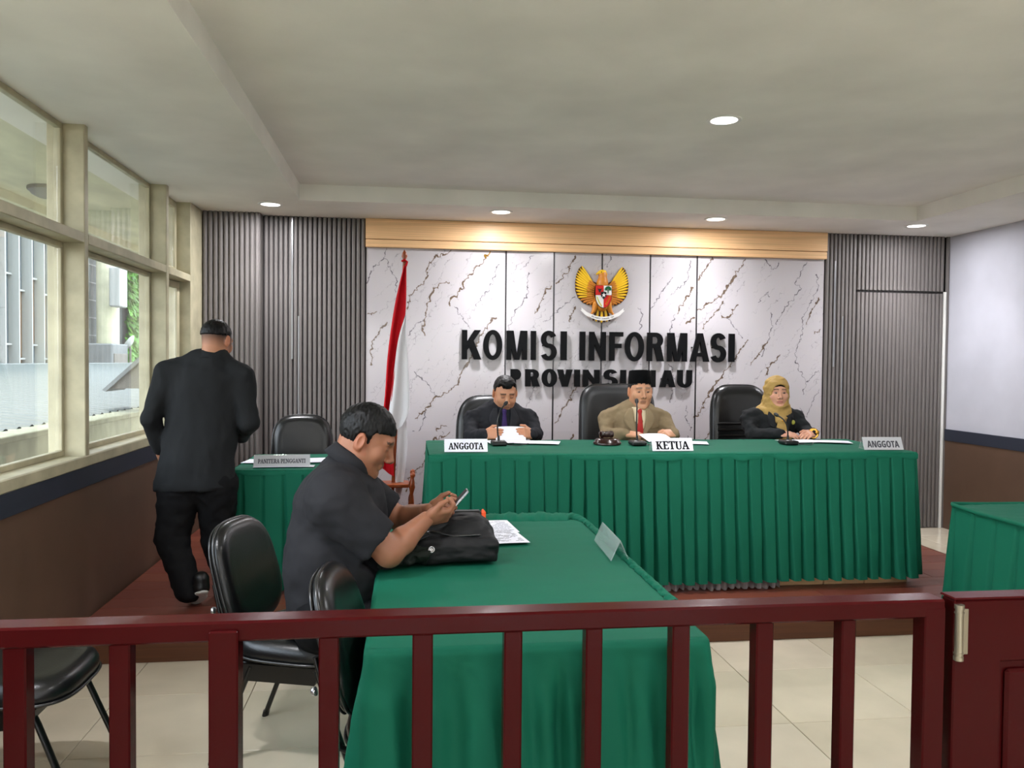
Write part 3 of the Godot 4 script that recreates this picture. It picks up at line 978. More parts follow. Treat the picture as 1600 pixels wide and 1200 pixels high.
# stackable visitor chair; it faces +z
func make_visitor_chair(label: String) -> Node3D:
	var t := thing("visitor_chair", label, "chair", Vector3.ZERO, 0, "black padded visitor chairs")
	var sx := Transform3D(Basis(Vector3.RIGHT, -PI / 2 + 0.035), Vector3(0, 0.445, 0.0))
	put("seat", cushion(0.48, 0.47, 0.085, 3.4, 0.016, 0.0), M.vinyl, t, sx)
	put("seat_piping", piping(0.483, 0.473, -0.012, 3.4, 0.006), M.piping, t, sx.translated_local(Vector3(0, 0, -0.012)))
	var bx := Transform3D(Basis(Vector3.RIGHT, -0.27), Vector3(0, 0.70, -0.262))
	put("backrest", cushion(0.46, 0.44, 0.06, 3.0, 0.010, 0.07, 0.25), M.vinyl, t, bx)
	put("back_piping", piping(0.462, 0.442, -0.006, 3.0, 0.006, 0.07, 0.25), M.piping, t, bx)
	put("back_piping", piping(0.45, 0.43, -0.026, 3.0, 0.005, 0.07, 0.25), M.piping, t, bx)
	for s in [-1.0, 1.0]:
		var g := Geo.new()
		g.tube([Vector3(s * 0.17, 0.385, 0.06), Vector3(s * 0.17, 0.385, -0.12), Vector3(s * 0.17, 0.392, -0.19), Vector3(s * 0.17, 0.415, -0.235), Vector3(s * 0.17, 0.46, -0.262), Vector3(s * 0.165, 0.54, -0.275), Vector3(s * 0.15, 0.68, -0.315)], 0.015, 10, 0.6)
		put("back_bracket", g.done(), M.black_metal, t)
		g = Geo.new()
		g.lathe([Vector2(0.001, 0), Vector2(0.014, 0.001), Vector2(0.014, 0.012), Vector2(0.008, 0.016), Vector2(0.001, 0.017)], 12, Transform3D(Basis(Vector3.RIGHT, -PI / 2 - 0.27), Vector3(s * 0.157, 0.58, -0.31)))
		put("bolt", g.done(), M.chrome, t)
		# side apron with a curved rear corner
		g = Geo.new()
		var poly := PackedVector2Array([Vector2(-0.19, 0.335), Vector2(0.13, 0.335), Vector2(0.145, 0.37), Vector2(0.145, 0.40), Vector2(-0.15, 0.40), Vector2(-0.178, 0.392), Vector2(-0.198, 0.37)])
		g.prism(poly, -0.011, 0.011, Transform3D(Basis(Vector3.BACK, Vector3.UP, Vector3.LEFT), Vector3(s * 0.205, 0, 0)))
		put("apron", g.done(), M.black_metal, t)
		for q in [-1.0, 1.0]:
			g = Geo.new()
			g.tube([Vector3(s * 0.205, 0.39, q * 0.13), Vector3(s * 0.205, 0.345, q * 0.15), Vector3(s * 0.222, 0.012, q * 0.285)], 0.0165, 10, 0.62)
			var lg := put("leg", g.done(), M.black_metal, t)
			g = Geo.new()
			g.tube([Vector3(s * 0.222, 0.022, q * 0.282), Vector3(s * 0.2225, 0.0, q * 0.288)], 0.019, 10, 0.7)
			put("foot_cap", g.done(), M.black_plastic, lg)
	for z in [0.12, -0.16]: put("crossbar", one_box(Vector3(0, 0.37, z), Vector3(0.41, 0.03, 0.02), 0.004), M.black_metal, t)
	return t

# swivel armchair; it faces +z
func office_chair(label: String, at: Vector3, turn: float, w: float, top: float, low: float, m: Material, grooves: Array, taper: float, power: float) -> void:
	var t := thing("office_chair", label, "chair", at, turn, "")
	var h := top - low
	put("seat", cushion(0.50, 0.48, 0.11, 3.6, 0.02), m, t, Transform3D(Basis(Vector3.RIGHT, -PI / 2), Vector3(0, 0.47, 0.0)))
	var bx := Transform3D(Basis(Vector3.RIGHT, -0.13), Vector3(0, low + h / 2, -0.29))
	put("backrest", cushion(w, h, 0.10, power, 0.02, taper, 0.30), m, t, bx)
	for gy in grooves:
		var rib := []
		for k in 15:
			var x := (k / 14.0 - 0.5) * w * 0.80
			rib.append(Vector3(x, gy, 0.052 + 0.012 * (1.0 - pow(2.0 * x / w, 2.0)) + 0.30 * x * x - 0.012 * pow(absf(k / 7.0 - 1.0), 6.0)))
		var rg := Geo.new()
		rg.tube(rib, 0.018, 8, 0.8)
		put("padded_rib", rg.done(), m, t, bx)
	put("back_piping", piping(w + 0.004, h + 0.004, 0.0, power, 0.006, taper, 0.30), M.piping, t, bx)
	for s in [-1.0, 1.0]:
		var g := Geo.new()
		g.tube([Vector3(s * 0.27, 0.43, -0.10), Vector3(s * 0.30, 0.55, -0.16), Vector3(s * 0.30, 0.66, -0.12), Vector3(s * 0.30, 0.68, 0.0), Vector3(s * 0.30, 0.675, 0.12), Vector3(s * 0.29, 0.62, 0.17), Vector3(s * 0.27, 0.44, 0.12)], 0.022, 10, 0.7)
		put("armrest", g.done(), M.black_plastic, t)
	var c := Geo.new()
	c.tube([Vector3(0, 0.08, 0), Vector3(0, 0.42, 0)], 0.028, 12)
	put("gas_column", c.done(), M.black_metal, t)
	for k in 5:
		var a := TAU * k / 5 + 0.3
		var e := Vector3(cos(a) * 0.29, 0.075, sin(a) * 0.29)
		c = Geo.new()
		c.tube([Vector3(0, 0.11, 0), e], [0.03, 0.02], 8)
		var lg := put("leg", c.done(), M.black_plastic, t)
		c = Geo.new()
		c.tube([e + Vector3(-0.02, -0.047, 0), e + Vector3(0.02, -0.047, 0)], 0.027, 12)
		put("castor", c.done(), M.black_plastic, lg)
	var sp := Geo.new()
	sp.tube([Vector3(0, 0.42, -0.1), Vector3(0, 0.44, -0.28), Vector3(0, 0.60, -0.36)], 0.03, 8, 0.5)
	put("back_bracket", sp.done(), M.black_metal, t)

func build_furniture() -> void:
	build_rail()
	# ---- near table with its draped green cloth
	var t := thing("folding_table", "long folding table under the green cloth nearest the viewer", "table", Vector3(0.39, 0, -3.22))
	put("tabletop", one_box(Vector3(0, 0.735, 0), Vector3(0.97, 0.03, 1.84), 0.004), M.oak, t)
	for s in [-1, 1]:
		for q in [-1, 1]:
			var g := Geo.new()
			g.tube([Vector3(s * 0.40, 0.72, q * 0.80), Vector3(s * 0.40, 0.0, q * 0.80)], 0.016, 10)
			put("leg", g.done(), M.black_metal, t)
	var cl := thing("tablecloth", "green tablecloth on the table nearest the viewer, with a ruffled far edge", "tablecloth", Vector3(0, 0, 0), 0, "green tablecloths")
	put("top_sheet", sheet(-0.096, 0.881, -4.15, -2.291, 0.7625, 0.005, 4, 0.0, 0.0), M.cloth_green, cl)
	put("drape", near_drape(), M.cloth_green, cl)
	put("ruffle", ruffle(), M.cloth_green, cl)
	# ---- table at the right
	var t2 := thing("folding_table", "folding table under the green cloth at the right edge", "table", Vector3(3.66, 0, -3.38))
	put("tabletop", one_box(Vector3(0, 0.735, 0), Vector3(1.0, 0.03, 1.84), 0.004), M.oak, t2)
	for s in [-1, 1]:
		for q in [-1, 1]:
			var g := Geo.new()
			g.tube([Vector3(s * 0.42, 0.72, q * 0.80), Vector3(s * 0.42, 0.0, q * 0.80)], 0.016, 10)
			put("leg", g.done(), M.black_metal, t2)
	var cl2 := thing("tablecloth", "green tablecloth with wide soft pleats on the table at the right edge", "tablecloth", Vector3.ZERO, 0, "green tablecloths")
	put("top_sheet", sheet(3.14, 4.18, -4.33, -2.44, 0.764, 0.010, 14), M.cloth_green, cl2)
	var rp := round_path([Vector2(4.185, -2.43), Vector2(4.185, -4.335), Vector2(3.135, -4.335), Vector2(3.135, -2.43), Vector2(4.15, -2.43)], 0.03)
	put("pleated_skirt", pleats(rp, 0.760, 0.03, 0.165, 0.035, 0.055, 23, 0.08, 0.32), M.cloth_green, cl2)
	var trim := []
	for p in [[4.18, -4.335], [3.7, -4.345], [3.3, -4.335], [3.15, -4.335], [3.128, -4.30], [3.13, -4.1], [3.125, -3.7], [3.13, -3.2], [3.13, -2.5]]:
		trim.append(Vector3(p[0], 0.764 + 0.006 * sin(p[0] * 30.0 + p[1] * 17.0), p[1]))
	var tg := Geo.new()
	tg.tube(trim, 0.012, 8)
	put("rolled_edge", tg.done(), M.cloth_green, cl2)
	# ---- judges' bench on the podium
	var b := thing("bench", "long raised judges' bench under green pleated cloth, standing on pale wooden boards", "table", Vector3(1.69, POD, -5.23))
	put("bench_top", one_box(Vector3(0, 0.835, 0), Vector3(3.06, 0.03, 0.80), 0.004), M.oak, b)
	for x in [-1.4, -0.5, 0.5, 1.4]:
		put("trestle", one_box(Vector3(x, 0.44, -0.02), Vector3(0.04, 0.76, 0.62), 0.004), M.oak, b)
	for q in [[0.62, 0.97], [0.975, 1.25], [1.255, 1.55]]:
		put("base_board", one_box(Vector3((q[0] + q[1]) / 2, 0.031, 0.30), Vector3(q[1] - q[0], 0.062, 0.10), 0.004), M.oak, b)
	put("base_rail", one_box(Vector3(-0.46, 0.03, -0.02), Vector3(2.1, 0.06, 0.60), 0.004), M.oak, b)
	var cb := thing("tablecloth", "long green pleated cloth round the judges' bench, with a grey lining below its hem", "tablecloth", Vector3.ZERO, 0, "green tablecloths")
	put("top_sheet", sheet(0.135, 3.24, -5.65, -4.81, 1.022, 0.004, 6, 0.036), M.cloth_green, cb)
	put("pleated_skirt", pleats(round_path([Vector2(0.135, -5.6), Vector2(0.13, -4.80), Vector2(0.93, -4.795)], 0.03), 1.012, 0.225, 0.087, 0.026, 0.04, 8, 0.04, 0.12, true), M.cloth_green, cb)
	put("pleated_skirt", pleats(round_path([Vector2(0.90, -4.80), Vector2(3.245, -4.80), Vector2(3.245, -5.62)], 0.03), 1.012, 0.222, 0.0862, 0.046, 0.055, 9, 0.05, 0.24, true), M.cloth_green, cb)
	put("lining", pleats(round_path([Vector2(0.16, -5.5), Vector2(0.16, -4.85), Vector2(2.33, -4.85)], 0.03), 0.9, POD + 0.006, 0.045, 0.014, 0.042, 10, 0.1, 0.4), M.cloth_grey, cb)
	# ---- clerk's table at the left
	var pt := thing("clerk_table", "small table under a green pleated cloth before the left slats", "table", Vector3(-0.68, POD, -5.42))
	put("tabletop", one_box(Vector3(0, 0.72, 0), Vector3(0.68, 0.03, 0.74), 0.004), M.oak, pt)
	for s in [-1, 1]:
		for q in [-1, 1]:
			put("leg", one_box(Vector3(s * 0.29, 0.353, q * 0.31), Vector3(0.04, 0.705, 0.04), 0.004), M.oak, pt)
	var cp := thing("tablecloth", "green pleated cloth on the small clerk's table by the left slats", "tablecloth", Vector3.ZERO, 0, "green tablecloths")
	put("top_sheet", sheet(-1.04, -0.32, -5.82, -5.03, 0.911, 0.003, 16, 0.03), M.cloth_green, cp)
	put("pleated_skirt", pleats(round_path([Vector2(-1.045, -5.8), Vector2(-1.045, -5.02), Vector2(-0.315, -5.02), Vector2(-0.315, -5.8)], 0.03), 0.905, POD + 0.02, 0.12, 0.035, 0.05, 12, 0.05, 0.2, true), M.cloth_green, cp)
	# ---- chairs
	var vc := make_visitor_chair("black padded visitor chair on which the man with the phone sits")
	vc.position = Vector3(-0.40, 0, -3.36)
	vc.rotation.y = PI / 2 - 0.30
	var v2: Node3D = vc.duplicate()
	add_child(v2, true)
	v2.position = Vector3(0.065, 0, -2.58)
	v2.rotation.y = PI / 2 - 0.12
	v2.set_meta("label", "black padded visitor chair tucked under the near table, just behind the railing")
	var v3: Node3D = vc.duplicate()
	add_child(v3, true)
	v3.position = Vector3(-1.36, 0, -3.06)
	v3.rotation.y = PI / 2
	v3.set_meta("label", "black padded visitor chair against the left wall, only its seat showing")
	office_chair("black armchair with a rounded back behind the small clerk's table", Vector3(-0.79, POD, -6.22), 0.05, 0.47, 0.98, 0.50, M.vinyl, [], 0.06, 3.0)
	office_chair("grey leather armchair behind the man with the purple tie", Vector3(0.69, POD, -6.16), 0.12, 0.56, 1.14, 0.48, M.leather, [], 0.10, 3.2)
	office_chair("tall black leather armchair behind the man in the black cap", Vector3(1.70, POD, -6.20), -0.04, 0.64, 1.235, 0.46, M.leather, [], 0.04, 5.0)
	office_chair("black leather armchair with ribbed back behind the woman in the headscarf", Vector3(2.78, POD, -6.20), 0.05, 0.56, 1.235, 0.46, M.vinyl, [0.06, 0.01, -0.04, -0.09], 0.10, 4.0)
	build_flag()

func near_drape() -> ArrayMesh:
	# hangs from the near end and folds round both near corners
	var path := round_path([Vector2(-0.115, -3.6), Vector2(-0.115, -2.272), Vector2(0.90, -2.272), Vector2(0.90, -4.15)], 0.05)
	var w := walk(path, 0.012)
	var pts: PackedVector2Array = w[0]
	var nor: PackedVector2Array = w[1]
	var step: float = w[2]
	var f := FastNoiseLite.new()
	f.seed = 21; f.frequency = 1.0; f.fractal_octaves = 3
	var rows := []
	var nv := 40
	for j in nv + 1:
		var v := pow(float(j) / nv, 1.8)
		var row := PackedVector3Array()
		for k in pts.size():
			var s := k * step
			var corner := exp(-pow((s - 1.35) / 0.10, 2.0)) + exp(-pow((s - 2.36) / 0.10, 2.0))
			var fold := 0.0
			for q in [[1.43, 0.04, 0.9], [1.56, 0.05, 0.5], [1.70, 0.03, 0.6], [1.78, 0.03, 0.5], [1.86, 0.025, 1.0], [1.93, 0.03, 0.8], [2.06, 0.03, 0.5], [2.16, 0.04, 0.6], [2.27, 0.03, 1.0], [0.9, 0.06, 0.6], [0.5, 0.05, 0.5], [2.7, 0.06, 0.6], [3.1, 0.06, 0.5], [3.6, 0.06, 0.5]]:
				fold -= q[2] * exp(-pow((s - q[0] - 0.03 * v) / (q[1] * (0.6 + 0.8 * v)), 2.0))
			var o := 0.075 * smoothstep(0.0, 0.3, v) * v + 0.06 * corner * v + 0.075 * fold * smoothstep(0.03, 0.4, v)
			o += 0.020 * v * f.get_noise_2d(s * 1.6, v * 0.6) + 0.006 * f.get_noise_2d(s * 9.0, v * 5.0) * smoothstep(0.0, 0.1, v)
			if s > 1.3 and s < 2.4:
				o = minf(o, 0.016 + 0.008 * corner)
			var t := clampf(v / 0.04, 0.0, 1.0) * PI / 2
			var y := 0.7625 - 0.022 * (1.0 - cos(t)) - maxf(v - 0.04, 0.0) * 0.752
			var edge := 0.022 * (1.0 - sin(t))
			var p := pts[k] + nor[k] * (o - edge)
			row.append(Vector3(p.x, y, p.y))
		rows.append(row)
	var g := Geo.new()
	g.grid(rows)
	return g.done()

func ruffle() -> ArrayMesh:
	var path := round_path([Vector2(0.90, -2.62), Vector2(0.905, -4.16), Vector2(-0.10, -4.17)], 0.07)
	var w := walk(path, 0.008)
	var pts: PackedVector2Array = w[0]
	var nor: PackedVector2Array = w[1]
	var step: float = w[2]
	var f := FastNoiseLite.new()
	f.seed = 31; f.frequency = 1.0; f.fractal_octaves = 3
	var rows := []
	var prof := [[-0.5, 0.0], [-0.45, 0.35], [-0.25, 0.8], [0.0, 1.0], [0.25, 0.75], [0.42, 0.2], [0.48, -0.4], [0.5, -1.2]]
	for q in prof:
		var row := PackedVector3Array()
		for k in pts.size():
			var s := k * step
			var far := smoothstep(1.35, 1.65, s)
			var wid := lerpf(0.035, 0.115, far)
			var hgt := lerpf(0.016, 0.034, far)
			var r1 := f.get_noise_2d(s * 22.0, q[0] * 1.5)
			var r2 := absf(f.get_noise_2d(s * 10.0 + 70.0, q[0] * 2.5))
			var h: float = hgt * q[1] * (0.75 + 0.7 * r2) + (0.010 * r1 * (0.5 - absf(q[0])) * 2.0)
			var p: Vector2 = pts[k] + nor[k] * -1.0 * (wid * q[0] * -1.0 + lerpf(0.0, 0.05, far) + 0.010 * r1)
			row.append(Vector3(p.x, maxf(0.763 + h, 0.72), p.y))
		rows.append(row)
	rows.reverse()
	var g := Geo.new()
	g.grid(rows)
	return g.done()

# ---- the red railing and its gate
func build_rail() -> void:
	var zf := -2.165
	var t := thing("railing", "dark red painted wooden railing with square balusters across the foreground", "railing", Vector3(0.05, 0, zf))
	var g := Geo.new()
	g.box(Vector3((-1.65 + 1.563) / 2 - 0.05, 0.863, -0.04), Vector3(1.563 + 1.65, 0.054, 0.08), 0.006)
	put("top_rail", g.done(), M.rail_paint, t)
	put("bottom_rail", one_box(Vector3(-0.0435 - 0.05, 0.13, -0.03), Vector3(3.2, 0.05, 0.05), 0.005), M.rail_paint, t)
	for q in [[-1.63, -1.58, 0], [-1.28, -1.225, 0], [-1.006, -0.95, 0], [-0.752, -0.70, 0], [-0.502, -0.428, 1], [-0.226, -0.174, 0], [0.02, 0.075, 0], [0.268, 0.318, 0], [0.495, 0.542, 0], [0.742, 0.793, 0], [0.988, 1.04, 0], [1.246, 1.29, 0], [1.497, 1.563, 1]]:
		var big: bool = q[2] == 1
		var top := 0.868 if big else 0.838
		var z1 := 0.012 if big and q[0] < 0 else (0.0005 if big else -0.008)
		put("newel_post" if big else "baluster", span_box(Vector3(q[0] - 0.05, 0.0, -0.06), Vector3(q[1] - 0.05, top, z1), 0.004), M.rail_paint, t)
	# gate
	var gt := thing("gate", "dark red wooden gate leaf with a recessed panel, hinged to the railing", "gate", Vector3(1.578, 0, zf))
	var W := 0.95
	put("rail_upper", span_box(Vector3(0.02, 0.70, -0.06), Vector3(W, 0.885, -0.002), 0.004), M.rail_paint, gt)
	put("rail_lower", span_box(Vector3(0.02, 0.06, -0.06), Vector3(W, 0.22, -0.002), 0.004), M.rail_paint, gt)
	put("stile", span_box(Vector3(0.012, 0.06, -0.06), Vector3(0.165, 0.885, -0.001), 0.004), M.rail_paint, gt)
	put("stile", span_box(Vector3(W - 0.15, 0.06, -0.06), Vector3(W, 0.885, -0.001), 0.004), M.rail_paint, gt)
	put("panel", span_box(Vector3(0.16, 0.21, -0.045), Vector3(W - 0.14, 0.71, -0.018), 0.0), M.rail_paint, gt)
	var ra := Geo.new()
	ra.box(Vector3(W / 2 + 0.005, 0.455, -0.012), Vector3(W - 0.36, 0.44, 0.02), 0.009)
	put("raised_field", ra.done(), M.rail_paint, gt)
	put("cap_strip", span_box(Vector3(0.012, 0.885, -0.07), Vector3(W, 0.893, 0.0), 0.003), M.rail_paint, gt)
	# hinge: barrel with knuckles
	var h := Geo.new()
	var x := 0.022
	var hy0 := 0.713
	var hy1 := 0.876
	h.tube([Vector3(x, hy0, 0.006), Vector3(x, hy1, 0.006)], 0.0115, 14)
	var hb := put("hinge", h.done(), M.steel_dull, gt)
	for q in [[hy0, 0.012], [hy0 + 0.018, 0.005], [hy1 - 0.026, 0.005], [hy1 - 0.012, 0.012]]:
		h = Geo.new()
		h.tube([Vector3(x, q[0], 0.006), Vector3(x, q[0] + q[1], 0.006)], 0.0135, 14)
		put("knuckle", h.done(), M.steel_dull, hb)
	h = Geo.new()
	h.box(Vector3(x + 0.017, (hy0 + hy1) / 2, 0.001), Vector3(0.03, hy1 - hy0 - 0.03, 0.004), 0.001)
	put("hinge_leaf", h.done(), M.steel_dull, hb)

# ---- flag
func build_flag() -> void:
	var base := Vector3(-0.115, POD, -6.60)
	var st := thing("flag_stand", "small turned wooden flag stand beside the bench", "stand", base)
	for q in [[-0.115, -0.09], [0.125, -0.09], [-0.115, 0.09], [0.125, 0.09]]:
		var g := Geo.new()
		var prof := []
		for k in 15:
			var y := 0.47 * k / 14.0
			prof.append(Vector2(0.018 + 0.007 * sin(k * 1.7) * (1.0 if k > 1 else 0.0), y))
		prof.append(Vector2(0.010, 0.475)); prof.append(Vector2(0.022, 0.495)); prof.append(Vector2(0.018, 0.515)); prof.append(Vector2(0.001, 0.525))
		g.lathe(prof, 14, Transform3D(Basis(Vector3.BACK, -0.05 * signf(q[0])), Vector3(q[0] * 1.15, 0, q[1])))
		put("leg", g.done(), M.wood_red, st)
	put("top_board", one_box(Vector3(0.005, 0.415, 0), Vector3(0.27, 0.03, 0.22), 0.006), M.wood_red, st)
	put("lower_board", one_box(Vector3(0.005, 0.12, 0), Vector3(0.27, 0.025, 0.22), 0.006), M.wood_red, st)
	var foot := base + Vector3(0.0, 0.15, 0)
	var tip := Vector3(-0.022, 2.36, -6.62)
	var pole := thing("flagpole", "leaning wooden flagpole with a spear finial before the marble", "flagpole", foot)
	var g := Geo.new()
	g.tube([Vector3.ZERO, tip - foot], 0.014, 12)
	put("pole", g.done(), M.wood_red, pole)
	g = Geo.new()
	g.lathe([Vector2(0.010, 0.0), Vector2(0.022, 0.012), Vector2(0.012, 0.024), Vector2(0.024, 0.05), Vector2(0.018, 0.075), Vector2(0.001, 0.105)], 14, Transform3D(Basis(), tip - foot))
	put("finial", g.done(), M.wood_red, pole)
	# the cloth hangs from the pole in folds; red over white, so red on the fly side near the top
	var fl := thing("flag", "red and white flag hanging in folds from the leaning pole", "flag", tip)
	var pd := (tip - foot).normalized()
	var build_part := func(edge0: Array, edge1: Array, folds: float, amp: float, ph: float) -> ArrayMesh:
		# two edges given as [x offset from the pole, distance down] pairs
		var rows := []
		var nv := 48
		var front := []
		var back := []
		for j in nv + 1:
			var v := float(j) / nv
			var a := sample(edge0, v)
			var b := sample(edge1, v)
			var row := PackedVector3Array()
			var rb := PackedVector3Array()
			for k in 25:
				var u := k / 24.0
				var x := lerpf(a.x, b.x, u)
				var y := lerpf(a.y, b.y, u)
				var z := 0.035 + amp * (0.25 + 0.75 * v) * sin(u * PI * folds + ph + 0.8 * v) * sqrt(sin(clampf(u, 0.02, 0.98) * PI))
				var p: Vector3 = -pd * y + Vector3(x, 0, z)
				row.append(p)
				rb.append(p - Vector3(0, 0, 0.003))
			front.append(row)
			back.append(rb)
		var q := Geo.new()
		q.grid(front)
		back.reverse()
		q.grid(back)
		return q.done()
	# red: narrow at the top, falling to the left of the pole
	put("red_band", build_part.call([[-0.004, 0.03], [-0.06, 0.35], [-0.095, 0.75], [-0.105, 1.15], [-0.155, 1.62]], [[0.018, 0.03], [0.03, 0.40], [0.0, 0.72], [-0.03, 1.15], [0.005, 1.72]], 2.6, 0.035, 0.4), M.flag_red, fl)
	put("white_band", build_part.call([[0.030, 0.42], [-0.02, 0.64], [-0.045, 1.0], [-0.065, 1.26], [-0.05, 1.40]], [[0.032, 0.42], [0.055, 0.66], [0.085, 0.95], [0.10, 1.18], [0.06, 1.30]], 2.2, 0.03, 0.0), M.flag_white, fl, Transform3D(Basis(), Vector3(0, 0, 0.012)))
	put("white_fold", build_part.call([[0.0, 1.05], [0.015, 1.3], [0.02, 1.5], [0.02, 1.75], [0.02, 1.92]], [[0.06, 1.05], [0.085, 1.3], [0.10, 1.5], [0.085, 1.75], [0.055, 1.96]], 1.5, 0.02, 1.0), M.flag_white, fl, Transform3D(Basis(), Vector3(0, 0, -0.03)))
	g = Geo.new()
	g.tube([Vector3(-0.02, 0.01, 0.01), Vector3(0.0, 0.02, 0.025), Vector3(0.022, 0.005, 0.012), Vector3(0.012, -0.03, 0.02)], 0.009, 8)
	put("tie_knot", g.done(), M.flag_red, fl)

func sample(e: Array, v: float) -> Vector2:
	var s := v * (e.size() - 1)
	var i := mini(int(s), e.size() - 2)
	var u := s - i
	var p0 := Vector2(e[maxi(i - 1, 0)][0], e[maxi(i - 1, 0)][1])
	var p1 := Vector2(e[i][0], e[i][1])
	var p2 := Vector2(e[i + 1][0], e[i + 1][1])
	var p3 := Vector2(e[mini(i + 2, e.size() - 1)][0], e[mini(i + 2, e.size() - 1)][1])
	return p1.cubic_interpolate(p2, p0, p3, u)

# ---------------------------------------------------------------- smooth solids, meshed with surface nets
class Sdf:
	var kind := PackedInt32Array()      # 0 capsule, 1 ellipsoid, 2 rounded box, 3 half space
	var op := PackedInt32Array()        # 0 add, 1 cut, 2 keep inside
	var A := PackedVector3Array()
	var B := PackedVector3Array()
	var R0 := PackedFloat32Array()
	var R1 := PackedFloat32Array()
	var K := PackedFloat32Array()
	var W := PackedVector3Array()       # flattening direction times (factor - 1)
	var bas: Array[Basis] = []
	var nz: FastNoiseLite
	var amp := 0.0
	var stretch := Vector3.ONE
	var lo := Vector3.ONE * 1e9
	var hi := Vector3.ONE * -1e9
	func _add(k: int, o: int, a: Vector3, b: Vector3, r0: float, r1: float, bl: float, w: Vector3, bs: Basis) -> void:
		kind.append(k); op.append(o); A.append(a); B.append(b); R0.append(r0); R1.append(r1); K.append(bl); W.append(w); bas.append(bs)
	func _grow(p: Vector3, r: float) -> void:
		lo = lo.min(p - Vector3.ONE * r)
		hi = hi.max(p + Vector3.ONE * r)
	func cap(a: Vector3, b: Vector3, r0: float, r1: float, bl := 0.02, o := 0, flat_dir := Vector3.ZERO, flat := 1.0) -> void:
		_add(0, o, a, b, r0, r1, bl, flat_dir * (flat - 1.0), Basis())
		if o == 0:
			_grow(a, r0 + 0.01); _grow(b, r1 + 0.01)
	func chain(pts: Array, rs: Array, bl := 0.02, flat_dir := Vector3.ZERO, flat := 1.0) -> void:
		for i in pts.size() - 1: cap(pts[i], pts[i + 1], rs[i], rs[i + 1], bl, 0, flat_dir, flat)
	func ell(c: Vector3, r: Vector3, b := Basis(), bl := 0.02, o := 0) -> void:
		_add(1, o, c, r, 0, 0, bl, Vector3.ZERO, b.transposed())
		if o == 0: _grow(c, maxf(r.x, maxf(r.y, r.z)) + 0.01)
	func box(c: Vector3, h: Vector3, rad: float, b := Basis(), bl := 0.02, o := 0) -> void:
		_add(2, o, c, h - Vector3.ONE * rad, rad, 0, bl, Vector3.ZERO, b.transposed())
		if o == 0: _grow(c, h.length() + 0.01)
	func half(p: Vector3, n: Vector3, bl := 0.01, o := 1) -> void:   # the side n points to
		_add(3, o, p, n.normalized(), 0, 0, bl, Vector3.ZERO, Basis())
	func one(i: int, p: Vector3) -> float:
		match kind[i]:
			0:
				var pa := p - A[i]
				var ba := B[i] - A[i]
				var w := W[i]
				if w != Vector3.ZERO:
					var l := w.length()
					var d := w / l
					pa += d * (pa.dot(d) * l)
					ba += d * (ba.dot(d) * l)
				var h := clampf(pa.dot(ba) / maxf(ba.length_squared(), 1e-9), 0.0, 1.0)
				return (pa - ba * h).length() - lerpf(R0[i], R1[i], h)
			1:
				var q := bas[i] * (p - A[i])
				var r := B[i]
				var k0 := (q / r).length()
				var k1 := (q / (r * r)).length()
				return k0 * (k0 - 1.0) / maxf(k1, 1e-6)
			2:
				var q := (bas[i] * (p - A[i])).abs() - B[i]
				return q.max(Vector3.ZERO).length() + minf(maxf(q.x, maxf(q.y, q.z)), 0.0) - R0[i]
		return -(p - A[i]).dot(B[i])
	func eval(p: Vector3, act: PackedInt32Array) -> float:
		var d := 1e3
		for i in act:
			var e: float
			var kd := kind[i]
			if kd == 0 and W[i] == Vector3.ZERO:
				var pa := p - A[i]
				var ba := B[i] - A[i]
				var t := clampf(pa.dot(ba) / maxf(ba.length_squared(), 1e-9), 0.0, 1.0)
				e = (pa - ba * t).length() - lerpf(R0[i], R1[i], t)
			elif kd == 1:
				var q := bas[i] * (p - A[i])
				var r := B[i]
				var k0 := (q / r).length()
				e = k0 * (k0 - 1.0) / maxf((q / (r * r)).length(), 1e-6)
			else: e = one(i, p)
			var k := K[i]
			var o := op[i]
			if o == 0:
				var h := k - absf(d - e)
				d = minf(d, e)
				if h > 0.0: d -= h * h * 0.25 / k
			elif o == 1:
				var h := k - absf(d + e)
				d = maxf(d, -e)
				if h > 0.0: d += h * h * 0.25 / k
			else:
				var h := k - absf(d - e)
				d = maxf(d, e)
				if h > 0.0: d += h * h * 0.25 / k
		if amp > 0.0 and absf(d) < 0.05:
			d += amp * nz.get_noise_3dv(p * stretch)
		return d
	func every() -> PackedInt32Array:
		var a := PackedInt32Array()
		for i in kind.size(): a.append(i)
		return a
	func wrinkle(seed_: int, freq: float, a: float, st := Vector3.ONE, oct := 2) -> void:
		nz = FastNoiseLite.new()
		nz.seed = seed_; nz.frequency = freq; nz.fractal_octaves = oct
		amp = a; stretch = st
	# first point of the surface along a ray
	func hit(p: Vector3, d: Vector3, act: PackedInt32Array, most := 1.0) -> Vector3:
		var t := 0.0
		for k in 40:
			var e := eval(p + d * t, act)
			if e < 0.0008 or t > most: break
			t += maxf(e * 0.8, 0.0005)
		return p + d * t

